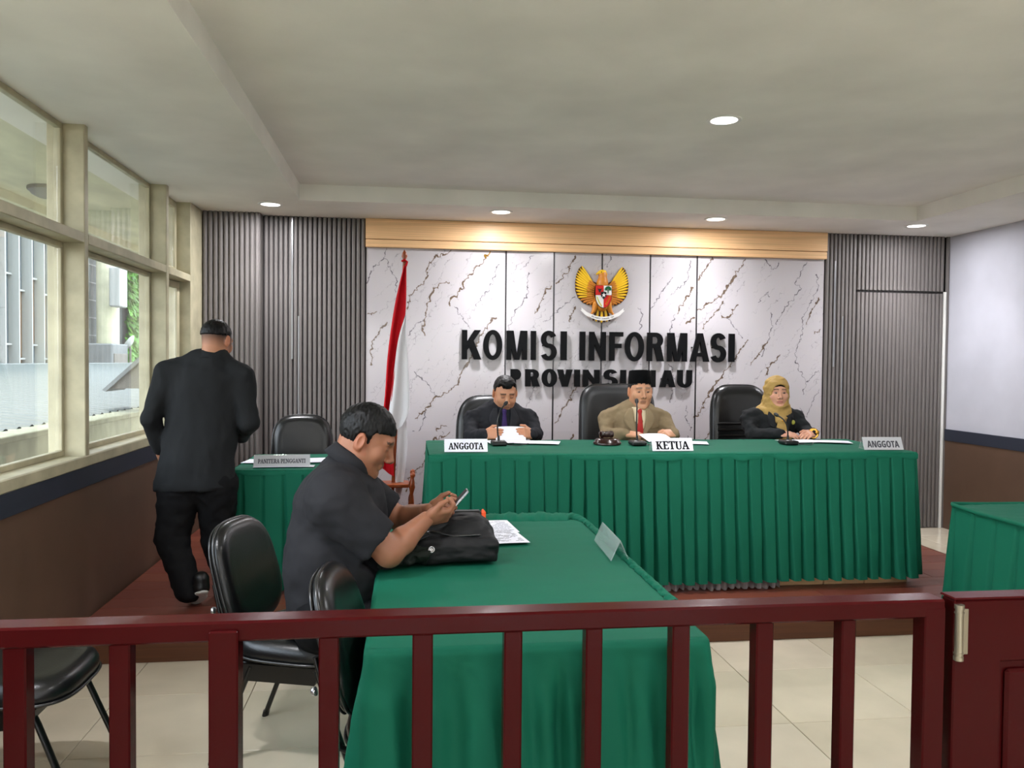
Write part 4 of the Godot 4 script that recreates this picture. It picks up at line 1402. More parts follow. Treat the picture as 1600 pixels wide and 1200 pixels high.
# shared buffer of one mesh
class Buf:
	var v := PackedVector3Array()
	var n := PackedVector3Array()
	var c := PackedColorArray()
	var ix := PackedInt32Array()
	func add(s: Sdf, h: float, paint = null, lo_ := Vector3.INF, hi_ := Vector3.INF) -> void:
		var lo := s.lo if lo_ == Vector3.INF else lo_
		var hi := s.hi if hi_ == Vector3.INF else hi_
		lo -= Vector3.ONE * h * 2.0
		hi += Vector3.ONE * h * 2.0
		var nb := 5                       # cells to a block
		var N := Vector3i(((hi - lo) / (h * nb)).ceil())
		var nx := N.x * nb + 1
		var ny := N.y * nb + 1
		var nzz := N.z * nb + 1
		var val := PackedFloat32Array()
		val.resize(nx * ny * nzz)
		val.fill(1e3)
		var done := PackedByteArray()
		done.resize(val.size())
		var all := s.every()
		var blocks := []
		var R := h * nb * 0.87
		var ds := PackedFloat32Array()
		ds.resize(all.size())
		for bz in N.z:
			for by in N.y:
				for bx in N.x:
					var c0 := lo + Vector3(bx + 0.5, by + 0.5, bz + 0.5) * (h * nb)
					var best := 1e3
					var kmax := 0.0
					for i in all:
						ds[i] = s.one(i, c0)
						if s.op[i] == 0:
							best = minf(best, ds[i])
							kmax = maxf(kmax, s.K[i])
					if best > R * 1.45 + kmax * 0.25 + s.amp: continue
					if best < -R * 2.5 - s.amp - 0.05 and s.op.count(0) == s.op.size(): continue
					var act := PackedInt32Array()
					for i in all:
						if s.op[i] != 0 or ds[i] < best + R * 2.6 + s.K[i]: act.append(i)
					var tot := s.eval(c0, act)
					if absf(tot) > R * 1.45 + s.amp: continue
					blocks.append(Vector3i(bx, by, bz))
					for k in nb + 1:
						var zz := bz * nb + k
						for j in nb + 1:
							var yy := by * nb + j
							var at := (zz * ny + yy) * nx + bx * nb
							for i in nb + 1:
								if done[at + i] == 0:
									done[at + i] = 1
									val[at + i] = s.eval(lo + Vector3(bx * nb + i, yy, zz) * h, act)
		var vid := {}
		var sy := nx
		var sz := nx * ny
		var off := [0, 1, sy, sy + 1, sz, sz + 1, sz + sy, sz + sy + 1]
		var offv := [Vector3(0, 0, 0), Vector3(1, 0, 0), Vector3(0, 1, 0), Vector3(1, 1, 0), Vector3(0, 0, 1), Vector3(1, 0, 1), Vector3(0, 1, 1), Vector3(1, 1, 1)]
		var edges := [[0, 1], [2, 3], [4, 5], [6, 7], [0, 2], [1, 3], [4, 6], [5, 7], [0, 4], [1, 5], [2, 6], [3, 7]]
		var base := v.size()
		for b in blocks:
			for k in nb:
				for j in nb:
					for i in nb:
						var X: int = b.x * nb + i
						var Y: int = b.y * nb + j
						var Z: int = b.z * nb + k
						var at := Z * sz + Y * sy + X
						var neg := 0
						for q in 8:
							if val[at + off[q]] < 0.0: neg += 1
						if neg == 0 or neg == 8: continue
						var sum := Vector3.ZERO
						var cnt := 0
						for e in edges:
							var a: float = val[at + off[e[0]]]
							var d: float = val[at + off[e[1]]]
							if (a < 0.0) != (d < 0.0):
								var t := clampf(a / (a - d), 0.0, 1.0)
								sum += (offv[e[0]] as Vector3).lerp(offv[e[1]], t)
								cnt += 1
						vid[at] = v.size()
						var p := lo + (Vector3(X, Y, Z) + sum / cnt) * h
						v.append(p)
						n.append(Vector3.ZERO)
						if paint != null: c.append(paint.call(p))
						else: c.append(Color.WHITE)
		for at in vid:
			for ax in 3:
				var st: int = [1, sy, sz][ax]
				var u: int = [sy, sz, 1][ax]
				var w: int = [sz, 1, sy][ax]
				var a := val[at]
				var d := val[at + st]
				if (a < 0.0) == (d < 0.0): continue
				if not (vid.has(at - u) and vid.has(at - w) and vid.has(at - u - w)): continue
				var q0: int = vid[at - u - w]; var q1: int = vid[at - w]; var q2: int = vid[at]; var q3: int = vid[at - u]
				if a < 0.0: _quad(q0, q1, q2, q3)
				else: _quad(q0, q3, q2, q1)
		for i in range(base, v.size()): n[i] = n[i].normalized()
	func _quad(a: int, b: int, d: int, e: int) -> void:
		var m := (v[d] - v[a]).cross(v[e] - v[b])
		n[a] += m; n[b] += m; n[d] += m; n[e] += m
		ix.append_array(PackedInt32Array([a, d, b, a, e, d]))
	func mesh() -> ArrayMesh:
		var arr := []
		arr.resize(Mesh.ARRAY_MAX)
		arr[Mesh.ARRAY_VERTEX] = v
		arr[Mesh.ARRAY_NORMAL] = n
		arr[Mesh.ARRAY_COLOR] = c
		arr[Mesh.ARRAY_INDEX] = ix
		var m := ArrayMesh.new()
		m.add_surface_from_arrays(Mesh.PRIMITIVE_TRIANGLES, arr)
		return m

# solids are meshed together at the end, on all cores
var queue := []
func solid(s: Sdf, h: float, paint = null) -> Array:
	return [[s, h, paint]]

func put_solid(called: String, parts: Array, m: Material, parent: Node) -> MeshInstance3D:
	var o := put(called, null, m, parent)
	queue.append([o, parts, Buf.new()])
	return o

func mesh_one(i: int) -> void:
	for q in queue[i][1]: queue[i][2].add(q[0], q[1], q[2])

func mesh_queue() -> void:
	var id := WorkerThreadPool.add_group_task(mesh_one, queue.size(), -1, true)
	WorkerThreadPool.wait_for_group_task_completion(id)
	for q in queue: q[0].mesh = q[2].mesh()
	queue.clear()

# a strip of cloth laid on a solid between two lines of (x, y), seen along dir; frame turns (x, y, depth) into the solid's space
func patch(s: Sdf, left: Array, right: Array, lift: float, frame := Transform3D(), rows := 16, cols := 6, far := 0.5, puff := 0.0) -> ArrayMesh:
	var act := s.every()
	var d := -frame.basis.z
	var grid := []
	for i in rows + 1:
		var a := sample(left, float(i) / rows)
		var b := sample(right, float(i) / rows)
		var row := PackedVector3Array()
		for j in cols + 1:
			var q := a.lerp(b, float(j) / cols)
			var p := s.hit(frame * Vector3(q.x, q.y, far), d, act)
			row.append(p - d * (lift + puff * sin(PI * j / cols)))
		grid.append(row)
	# turn the rim in so that it has thickness
	var full := []
	for i in range(-1, rows + 2):
		var src: PackedVector3Array = grid[clampi(i, 0, rows)]
		var edge := i < 0 or i > rows
		var row := PackedVector3Array()
		row.append(src[0] + d * (lift + 0.006))
		for p in src: row.append(p + d * (lift + 0.006) if edge else p)
		row.append(src[-1] + d * (lift + 0.006))
		full.append(row)
	var g := Geo.new()
	g.grid(full)
	return g.done()

# a standing or turned-down collar: rings of points round the neck, each ring [height, half width, depth front, depth back]
func collar(xf: Transform3D, rings: Array, gap: float, tip_drop := 0.0, thick := 0.004) -> ArrayMesh:
	var rows := []
	for sgn in [1, -1]:
		var list := rings.duplicate()
		if sgn < 0: list.reverse()
		for r in list:
			var row := PackedVector3Array()
			for k in 33:
				var u := k / 32.0
				var a := lerpf(gap, TAU - gap, u)
				var front := pow(maxf(cos(a), 0.0), 3.0)
				var dz: float = r[2] if cos(a) > 0 else r[3]
				var off := 0.0 if sgn > 0 else -thick
				row.append(xf * Vector3(sin(a) * (r[1] + off), r[0] - tip_drop * front * r[4], cos(a) * (dz + off)))
			rows.append(row)
	rows.append(rows[0])
	var g := Geo.new()
	g.grid(rows)
	return g.done()

# ---------------------------------------------------------------- people
func lin(r: int, g: int, b: int) -> Color:
	return Color8(r, g, b).srgb_to_linear()

# the head in its own axes: x to its left, y up, z forward; H places it, s sizes it
func head_solid(S: Sdf, H: Transform3D, s: float, o := {}) -> void:
	var b := H.basis
	var P := func(x: float, y: float, z: float) -> Vector3: return H * (Vector3(x, y, z) * s)
	var full: float = o.get("full", 1.0)
	S.ell(P.call(0, 0.032, -0.012), Vector3(0.075, 0.086, 0.096) * s, b, 0.001)
	S.ell(P.call(0, -0.03, 0.020), Vector3(0.063 * full, 0.083, 0.068) * s, b, 0.03 * s)
	for q in [-1.0, 1.0]:
		S.cap(P.call(q * 0.048 * full, -0.052, 0.004), P.call(q * 0.018, -0.098, 0.060), 0.021 * s, 0.016 * s, 0.03 * s)
		S.ell(P.call(q * 0.040 * full, -0.022, 0.060), Vector3(0.024, 0.026, 0.020) * s, b, 0.02 * s)
	S.ell(P.call(0, -0.102, 0.066), Vector3(0.022, 0.016, 0.018) * s, b, 0.02 * s)
	S.cap(P.call(-0.036, 0.030, 0.076), P.call(0.036, 0.030, 0.076), 0.011 * s, 0.011 * s, 0.02 * s)
	for q in [-1.0, 1.0]:
		S.ell(P.call(q * 0.031, 0.009, 0.097), Vector3(0.020, 0.012, 0.015) * s, b, 0.014 * s, 1)
		S.ell(P.call(q * 0.031, 0.007, 0.074), Vector3(0.0155, 0.0105, 0.013) * s, b, 0.004 * s)
	S.cap(P.call(0, 0.020, 0.085), P.call(0, -0.026, 0.105), 0.0075 * s, 0.0115 * s, 0.012 * s)
	S.ell(P.call(0, -0.030, 0.108), Vector3(0.0125, 0.010, 0.010) * s, b, 0.008 * s)
	for q in [-1.0, 1.0]:
		S.ell(P.call(q * 0.0135, -0.034, 0.097), Vector3(0.009, 0.008, 0.010) * s, b, 0.006 * s)
	S.cap(P.call(-0.017, -0.0575, 0.084), P.call(0.017, -0.0575, 0.084), 0.0055 * s, 0.0055 * s, 0.010 * s)
	S.cap(P.call(-0.014, -0.0680, 0.083), P.call(0.014, -0.0680, 0.083), 0.0062 * s, 0.0062 * s, 0.010 * s)
	S.cap(P.call(-0.021, -0.0628, 0.096), P.call(0.021, -0.0628, 0.096), 0.0028 * s, 0.0028 * s, 0.005 * s, 1)
	if o.get("ears", true):
		for q in [-1.0, 1.0]:
			var eb := b * Basis(Vector3.UP, q * 0.35)
			S.ell(P.call(q * 0.080, 0.0, -0.012), Vector3(0.009, 0.032, 0.020) * s, eb, 0.007 * s)
			S.ell(P.call(q * 0.089, 0.003, -0.008), Vector3(0.006, 0.021, 0.011) * s, eb, 0.004 * s, 1)
			S.ell(P.call(q * 0.077, -0.026, -0.004), Vector3(0.006, 0.009, 0.008) * s, eb, 0.005 * s)

func face_paint(H: Transform3D, s: float, skin: Color, o := {}):
	var inv := H.affine_inverse()
	var lip: Color = o.get("lip", skin.lerp(lin(120, 55, 50), 0.6))
	var brow: Color = o.get("brow", lin(35, 27, 24))
	var open: float = o.get("open", 1.0)
	var fade: bool = o.get("fade", false)
	var beard: float = o.get("beard", 0.0)
	return func(p: Vector3) -> Color:
		var q := (inv * p) / s
		var c := skin
		if absf(q.x) > 0.072 and absf(q.y) < 0.04: c = c.lerp(Color(skin.r * 1.05, skin.g * 0.78, skin.b * 0.7), 0.5)
		if q.z > 0.045:
			var ax := absf(q.x)
			if q.y > -0.09 and q.y < -0.04 and ax < 0.03:
				var l := pow(q.x / 0.022, 2.0) + pow((q.y + 0.0625) / 0.0095, 2.0)
				if l < 1.0: c = c.lerp(lip, 0.6)
				if absf(q.y + 0.0628) < 0.0018 and ax < 0.022: c = c.darkened(0.5)
			var by := 0.033 - 0.10 * maxf(ax - 0.034, 0.0) + 0.05 * minf(ax - 0.02, 0.0)
			if ax > 0.011 and ax < 0.050 and absf(q.y - by) < 0.0052 * (1.15 - ax * 6.0): c = c.lerp(brow, 0.85)
			var ex := (ax - 0.031) / 0.0135
			var ey := (q.y - 0.005) / (0.0046 * maxf(open, 0.25))
			if ex * ex + ey * ey < 1.0:
				c = lin(165, 150, 140) if open > 0.5 else lin(40, 28, 24)
				if absf(ax - 0.031 - o.get("gaze", 0.0) * signf(q.x)) < 0.0072: c = lin(28, 18, 15)
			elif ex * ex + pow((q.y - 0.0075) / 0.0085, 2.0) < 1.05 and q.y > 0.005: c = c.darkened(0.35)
			if beard > 0.0 and q.y < -0.045 and ax < 0.05 and q.y < -0.05 + ax * 0.2:
				c = c.lerp(lin(70, 60, 55), beard * 0.6)
			if beard > 0.0 and absf(q.y + 0.047) < 0.006 and ax < 0.026: c = c.lerp(lin(50, 42, 38), beard)
			if q.y < -0.028 and q.y > -0.041 and ax > 0.004 and ax < 0.013 and q.z > 0.095: c = c.darkened(0.45)
		if fade and q.z < 0.055 and q.y > -0.05 and absf(q.x) < 0.0788:
			c = c.lerp(lin(38, 32, 30), clampf((q.y + 0.05) / 0.075, 0.0, 0.95))
		return c

# short hair: a shell round the skull, open over the face
func hair_solid(H: Transform3D, s: float, o := {}) -> Sdf:
	var S := Sdf.new()
	var b := H.basis
	var P := func(x: float, y: float, z: float) -> Vector3: return H * (Vector3(x, y, z) * s)
	var t: float = o.get("thick", 0.0)
	S.ell(P.call(0, 0.036 + t * 0.6, -0.016), Vector3(0.0805 + t * 0.5, 0.090 + t, 0.100 + t * 0.5) * s, b, 0.001)
	if o.has("quiff"):
		S.ell(P.call(0.0, 0.095, 0.045), Vector3(0.055, 0.032, 0.042) * s, b, 0.03 * s)
	var line: float = o.get("line", 0.070)
	# the face: a square hairline and sideburns before the ears
	var side: float = o.get("side", 0.030)
	S.box(P.call(0, line - 0.14, side + 0.09), Vector3(0.13, 0.14, 0.09) * s, 0.022 * s, b * Basis(Vector3.RIGHT, -0.10), 0.006 * s, 1)
	if o.has("temple"):
		for q in [-1.0, 1.0]: S.ell(P.call(q * 0.052, line + 0.004, 0.085), Vector3(0.022, 0.022, 0.040) * s, b, 0.008 * s, 1)
	# below the hairline at the nape and round the ears
	var low: float = o.get("low", -0.035)
	S.half(P.call(0, low, -0.05), b * Vector3(0, -1, 0.20), 0.008 * s)
	for q in [-1.0, 1.0]:
		S.ell(P.call(q * 0.090, -0.002, -0.012), Vector3(0.030, 0.038, 0.026) * s, b, 0.006 * s, 1)
	S.wrinkle(5, 80.0, 0.0034 * s, Vector3(1, 0.5, 0.4), 2)
	return S

# a hand: f from wrist to fingers, n out of its back, t towards the thumb
func hand_solid(S: Sdf, w: Vector3, f: Vector3, n: Vector3, t: Vector3, curl: Array, s := 1.0, thumb_in := 0.4) -> void:
	f = f.normalized()
	t = (t - f * t.dot(f)).normalized()
	n = (n - f * n.dot(f) - t * n.dot(t)).normalized()
	if n.length() < 0.5: n = f.cross(t)
	var b := Basis(t, f, n)
	if b.determinant() < 0: b = Basis(-t, f, n)
	S.box(w + f * (0.048 * s), Vector3(0.040, 0.046, 0.0125) * s, 0.012 * s, b, 0.012 * s)
	S.cap(w - f * 0.02 * s, w + f * 0.03 * s, 0.026 * s, 0.027 * s, 0.02 * s, 0, n, 1.35)
	S.ell(w + f * 0.035 * s + t * 0.026 * s - n * 0.010 * s, Vector3(0.018, 0.030, 0.014) * s, b, 0.012 * s)
	var lens := [0.070, 0.077, 0.071, 0.056]
	for k in 4:
		var p := w + f * ((0.091 - 0.004 * absf(k - 1.2)) * s) + t * ((0.030 - 0.0200 * k) * s)
		var d := f
		var m := b.z.normalized()
		if m.dot(n) < 0: m = -m
		var c: float = curl[k] if curl.size() > k else curl[0]
		var r: float = (0.0092 if k < 3 else 0.0080) * s
		for j in 3:
			var a: float = c * [0.75, 1.0, 0.7][j]
			var dn := (d * cos(a) - m * sin(a)).normalized()
			m = (m * cos(a) + d * sin(a)).normalized()
			d = dn
			var L: float = lens[k] * [0.46, 0.30, 0.24][j] * s
			var e := p + d * L
			S.cap(p, e, r * (1.0 - 0.08 * j), r * (0.94 - 0.08 * j), 0.004 * s)
			p = e
	var tb := w + f * 0.022 * s + t * 0.032 * s - n * 0.004 * s
	var d1 := (f * 0.70 + t * 0.62 - n * 0.35 * thumb_in).normalized()
	var d2 := (f * 0.90 + t * 0.12 - n * 0.55 * thumb_in).normalized()
	S.cap(tb, tb + d1 * 0.040 * s, 0.0135 * s, 0.0110 * s, 0.010 * s)
	S.cap(tb + d1 * 0.040 * s, tb + d1 * 0.040 * s + d2 * 0.032 * s, 0.0108 * s, 0.0085 * s, 0.004 * s)

func skin_mat(key: String) -> StandardMaterial3D:
	var m := mat(key, Color.WHITE, 0.48, 0.4)
	m.vertex_color_use_as_albedo = true
	m.subsurf_scatter_enabled = true
	m.subsurf_scatter_strength = 0.08
	return m

func fabric(key: String, c: Color, rough := 0.85) -> StandardMaterial3D:
	var m := mat(key, c, rough, 0.25)
	relief(m, T.cloth, 0.02, 8.0)
	return m

func build_people() -> void:
	skin_mat("skin")
	fabric("suit_black", Color(0.125, 0.13, 0.135), 0.8)
	fabric("lapel_black", Color(0.15, 0.153, 0.16), 0.7)
	fabric("suit_dark", Color(0.145, 0.145, 0.16), 0.8)
	fabric("lapel_dark", Color(0.17, 0.17, 0.185), 0.7)
	fabric("suit_khaki", Color(0.50, 0.435, 0.335))
	fabric("lapel_khaki", Color(0.53, 0.465, 0.36))
	fabric("shirt_dark", Color(0.12, 0.13, 0.155))
	fabric("shirt_cream", Color(0.80, 0.74, 0.62))
	fabric("shirt_black", Color(0.155, 0.155, 0.165), 0.85)
	fabric("trouser_black", Color(0.075, 0.075, 0.08), 0.85)
	fabric("tie_red", Color(0.66, 0.20, 0.19), 0.55)
	fabric("tie_purple", Color(0.235, 0.17, 0.36), 0.5)
	fabric("hijab", Color(0.66, 0.54, 0.315), 0.6)
	fabric("velvet_black", Color(0.022, 0.022, 0.026), 0.95)
	mat("hair", Color(0.028, 0.025, 0.025), 0.5, 0.35)
	mat("hair_grey", Color(0.13, 0.125, 0.125), 0.5, 0.35)
	mat("gold", Color(0.85, 0.62, 0.25), 0.3, 0.5, 0.8)
	mat("sole_white", Color(0.75, 0.75, 0.72), 0.6)
	standing_man()
	seated_man()
	panel_man_reading()
	panel_chairman()
	panel_woman()

# ---- seated behind the bench: shared build; local origin on the podium under the hips, +z to the room
func suit_torso(S: Sdf, wrists: Array, elbows: Array, wide := 1.0, fat := 1.0) -> void:
	S.cap(Vector3(0, 0.58, 0.0), Vector3(0, 0.95, 0.0), 0.18 * fat, 0.185 * wide, 0.03, 0, Vector3.BACK, 1.35)
	S.cap(Vector3(-0.155 * wide, 0.995, -0.01), Vector3(0.155 * wide, 0.995, -0.01), 0.062, 0.062, 0.06)
	for k in 2:
		var q := -1.0 if k == 0 else 1.0
		S.cap(Vector3(q * 0.15 * wide, 1.02, -0.015), Vector3(q * 0.045, 1.075, -0.02), 0.036, 0.04, 0.03)
		S.box(Vector3(q * 0.185 * wide, 1.032, -0.01), Vector3(0.055, 0.022, 0.06), 0.016, Basis(Vector3.BACK, -q * 0.16), 0.035)
		S.cap(Vector3(q * 0.205 * wide, 0.985, 0.0), elbows[k], 0.064, 0.050, 0.03)
		S.cap(elbows[k], wrists[k], 0.050, 0.038, 0.015)

func body_core(S: Sdf, wrists: Array, elbows: Array, H: Transform3D) -> void:
	S.cap(Vector3(0, 0.55, 0), Vector3(0, 0.93, 0), 0.13, 0.135, 0.02, 0, Vector3.BACK, 1.45)
	S.cap(Vector3(-0.15, 0.98, 0), Vector3(0.15, 0.98, 0), 0.035, 0.035, 0.04)
	S.cap(Vector3(0, 1.00, -0.012), H * Vector3(0, -0.045, -0.02), 0.056, 0.054, 0.03)
	for k in 2:
		var q := -1.0 if k == 0 else 1.0
		S.cap(Vector3(q * 0.19, 0.97, 0), elbows[k], 0.045, 0.036, 0.02)
		S.cap(elbows[k], wrists[k], 0.036, 0.026, 0.02)
	for q in [-1.0, 1.0]:
		S.cap(Vector3(q * 0.09, 0.55, 0.0), Vector3(q * 0.12, 0.53, 0.40), 0.075, 0.055, 0.03)
		S.cap(Vector3(q * 0.12, 0.53, 0.40), Vector3(q * 0.12, 0.08, 0.36), 0.052, 0.035, 0.01)

func lower_clothes(t: Node3D, m: Material) -> void:
	var S := Sdf.new()
	S.cap(Vector3(-0.08, 0.57, 0), Vector3(0.08, 0.57, 0), 0.13, 0.13, 0.04)
	for q in [-1.0, 1.0]:
		S.cap(Vector3(q * 0.09, 0.565, 0.02), Vector3(q * 0.12, 0.55, 0.42), 0.10, 0.075, 0.03)
		S.cap(Vector3(q * 0.12, 0.54, 0.42), Vector3(q * 0.12, 0.09, 0.38), 0.072, 0.06, 0.02)
	put_solid("trousers", solid(S, 0.016), m, t)
	for q in [-1.0, 1.0]:
		var f := Sdf.new()
		f.cap(Vector3(q * 0.12, 0.045, 0.34), Vector3(q * 0.13, 0.035, 0.52), 0.043, 0.035, 0.02, 0, Vector3.UP, 1.2)
		f.cap(Vector3(q * 0.12, 0.05, 0.36), Vector3(q * 0.12, 0.10, 0.36), 0.042, 0.045, 0.02)
		f.half(Vector3(0, 0.004, 0), Vector3.DOWN, 0.004)
		put_solid("shoe", solid(f, 0.010), M.black_plastic, t)

func fuse(S: Sdf, Hs: Sdf, hands: Array, paint, skin: Color) -> Array:
	var plain := func(_p: Vector3) -> Color: return skin
	var out := [[S, 0.016, plain], [Hs, 0.0038, paint]]
	for h in hands: out.append([h, 0.0036, plain])
	return out

func lapels(t: Node3D, S: Sdf, m: Material, drop := 0.84, wide := 0.105) -> void:
	for q in [-1.0, 1.0]:
		var outer := [Vector2(q * 0.075, 1.075), Vector2(q * wide, 1.015), Vector2(q * wide * 0.93, 0.965), Vector2(q * 0.055, 0.90), Vector2(q * 0.010, drop)]
		var inner := [Vector2(q * 0.048, 1.078), Vector2(q * 0.046, 1.02), Vector2(q * 0.038, 0.965), Vector2(q * 0.022, 0.90), Vector2(q * 0.002, drop)]
		put("lapel", patch(S, inner if q > 0 else outer, outer if q > 0 else inner, 0.013, Transform3D(), 16, 5), m, t)

func shirt_front(t: Node3D, S: Sdf, sm: Material, tm: Material, drop := 0.86) -> void:
	put("shirt", patch(S, [Vector2(-0.050, 1.085), Vector2(-0.045, 1.0), Vector2(-0.028, 0.92), Vector2(-0.004, drop)], [Vector2(0.050, 1.085), Vector2(0.045, 1.0), Vector2(0.028, 0.92), Vector2(0.004, drop)], 0.004), sm, t)
	if tm:
		var tie := put("tie", patch(S, [Vector2(-0.012, 1.045), Vector2(-0.017, 0.98), Vector2(-0.026, 0.90), Vector2(-0.032, 0.84)], [Vector2(0.012, 1.045), Vector2(0.017, 0.98), Vector2(0.026, 0.90), Vector2(0.032, 0.84)], 0.009, Transform3D(), 14, 6, 0.5, 0.004), tm, t)
		var kn := Sdf.new()
		var top := S.hit(Vector3(0, 1.045, 0.5), Vector3.FORWARD, S.every())
		kn.cap(top + Vector3(0, 0.012, 0.006), top + Vector3(0, -0.018, 0.008), 0.017, 0.011, 0.01, 0, Vector3.BACK, 1.3)
		put_solid("knot", solid(kn, 0.004), tm, tie)

func panel_man_reading() -> void:
	var t := thing("person", "dark-haired man in a black suit and purple tie reading at the bench", "person", Vector3(0.69, POD, -5.92), 0.06, "people seated behind the bench")
	var wr := [Vector3(-0.165, 0.905, 0.305), Vector3(0.165, 0.905, 0.305)]
	var el := [Vector3(-0.235, 0.885, 0.13), Vector3(0.235, 0.885, 0.13)]
	var J := Sdf.new()
	suit_torso(J, wr, el, 1.05)
	J.wrinkle(2, 11.0, 0.012, Vector3(1, 1.5, 1), 3)
	var H := Transform3D(Basis(Vector3.UP, 0.02) * Basis(Vector3.RIGHT, 0.36), Vector3(0.015, 1.178, 0.07))
	var B := Sdf.new()
	body_core(B, wr, el, H)
	var Hs := Sdf.new()
	head_solid(Hs, H, 1.04, {"full": 1.08})
	Hs.cap(H * Vector3(0, -0.05, -0.03), Vector3(0, 1.03, -0.01), 0.052, 0.057, 0.03)
	var skin := lin(188, 134, 103)
	var hl := Sdf.new()
	hand_solid(hl, wr[0], Vector3(0.75, 0.12, 0.55), Vector3(-0.3, 0.6, 0.7), Vector3(0.1, 0.9, -0.3), [0.75, 0.8, 0.85, 0.9], 0.98, 0.6)
	var hr := Sdf.new()
	hand_solid(hr, wr[1], Vector3(-0.72, 0.15, 0.55), Vector3(0.3, 0.55, 0.7), Vector3(-0.1, 0.9, -0.3), [0.8, 0.85, 0.9, 0.95], 0.98, 0.6)
	put_solid("body", fuse(B, Hs, [hl, hr], face_paint(H, 1.04, skin, {"open": 0.3, "beard": 0.35}), skin), M.skin, t)
	put_solid("jacket", solid(J, 0.009), M.suit_dark, t)
	lapels(t, J, M.lapel_dark)
	shirt_front(t, J, M.shirt_dark, M.tie_purple)
	put("collar", collar(Transform3D(Basis().scaled(Vector3(1.12, 1.1, 1.15)), Vector3(0, 1.062, -0.010)), [[0.045, 0.058, 0.060, 0.064, 0.3], [0.03, 0.068, 0.075, 0.072, 0.6], [0.0, 0.085, 0.10, 0.082, 1.0]], 0.2, 0.06), M.shirt_dark, t)
	put_solid("hair", solid(hair_solid(H, 1.04, {"thick": 0.001, "quiff": true, "line": 0.072, "low": -0.03, "temple": true}), 0.0042), M.hair, t)
	lower_clothes(t, M.suit_dark)

func panel_chairman() -> void:
	var t := thing("person", "older man in a khaki suit, red tie and black cap at the bench", "person", Vector3(1.70, POD, -5.92), 0.0, "people seated behind the bench")
	var wr := [Vector3(-0.145, 0.905, 0.30), Vector3(0.20, 0.908, 0.30)]
	var el := [Vector3(-0.240, 0.885, 0.12), Vector3(0.250, 0.885, 0.13)]
	var J := Sdf.new()
	suit_torso(J, wr, el, 1.06, 1.03)
	J.wrinkle(12, 11.0, 0.012, Vector3(1, 1.5, 1), 3)
	var H := Transform3D(Basis(Vector3.UP, 0.0) * Basis(Vector3.RIGHT, 0.03), Vector3(0.025, 1.195, 0.045))
	var B := Sdf.new()
	body_core(B, wr, el, H)
	var Hs := Sdf.new()
	head_solid(Hs, H, 1.06, {"full": 1.1})
	Hs.cap(H * Vector3(0, -0.05, -0.02), Vector3(0, 1.03, -0.005), 0.056, 0.060, 0.03)
	var skin := lin(192, 142, 110)
	var hl := Sdf.new()
	hand_solid(hl, wr[0], Vector3(0.85, -0.05, 0.5), Vector3(0, 0.85, 0.5), Vector3(0.2, 0.3, -0.9), [0.45, 0.5, 0.55, 0.6], 1.0, 0.8)
	var hr := Sdf.new()
	hand_solid(hr, wr[1], Vector3(-0.85, 0.0, 0.5), Vector3(0, 0.8, 0.55), Vector3(-0.2, 0.5, -0.8), [0.6, 0.65, 0.7, 0.75], 1.0, 0.8)
	put_solid("body", fuse(B, Hs, [hl, hr], face_paint(H, 1.06, skin, {"brow": lin(110, 92, 80), "open": 0.8}), skin), M.skin, t)
	put_solid("jacket", solid(J, 0.009), M.suit_khaki, t)
	lapels(t, J, M.lapel_khaki, 0.82, 0.115)
	shirt_front(t, J, M.shirt_cream, M.tie_red)
	put("collar", collar(Transform3D(Basis().scaled(Vector3(1.12, 1.1, 1.15)), Vector3(0, 1.066, -0.006)), [[0.045, 0.060, 0.062, 0.066, 0.3], [0.03, 0.070, 0.078, 0.074, 0.6], [0.0, 0.088, 0.105, 0.084, 1.0]], 0.2, 0.06), M.shirt_cream, t)
	put("pocket_flap", patch(J, [Vector2(0.085, 0.945), Vector2(0.085, 0.925)], [Vector2(0.155, 0.955), Vector2(0.155, 0.935)], 0.006), M.suit_khaki, t)
	# thin grey hair round the sides, under the cap
	var hs := hair_solid(H, 1.06, {"thick": -0.003, "line": 0.055, "low": -0.03})
	hs.half(H * Vector3(0, 0.075, 0), H.basis * Vector3.UP, 0.006)
	put_solid("hair", solid(hs, 0.0045), M.hair_grey, t)
	var g := Geo.new()
	var cx := H * Transform3D(Basis(Vector3.RIGHT, -0.10), Vector3(0, 0.060, -0.012))
	g.lathe([Vector2(0.0845, 0.0), Vector2(0.0855, 0.004), Vector2(0.083, 0.05), Vector2(0.079, 0.092), Vector2(0.074, 0.099), Vector2(0.06, 0.101), Vector2(0.001, 0.098)], 40, cx, false, 1.22)
	put("cap", g.done(), M.velvet_black, t)
	lower_clothes(t, M.suit_khaki)

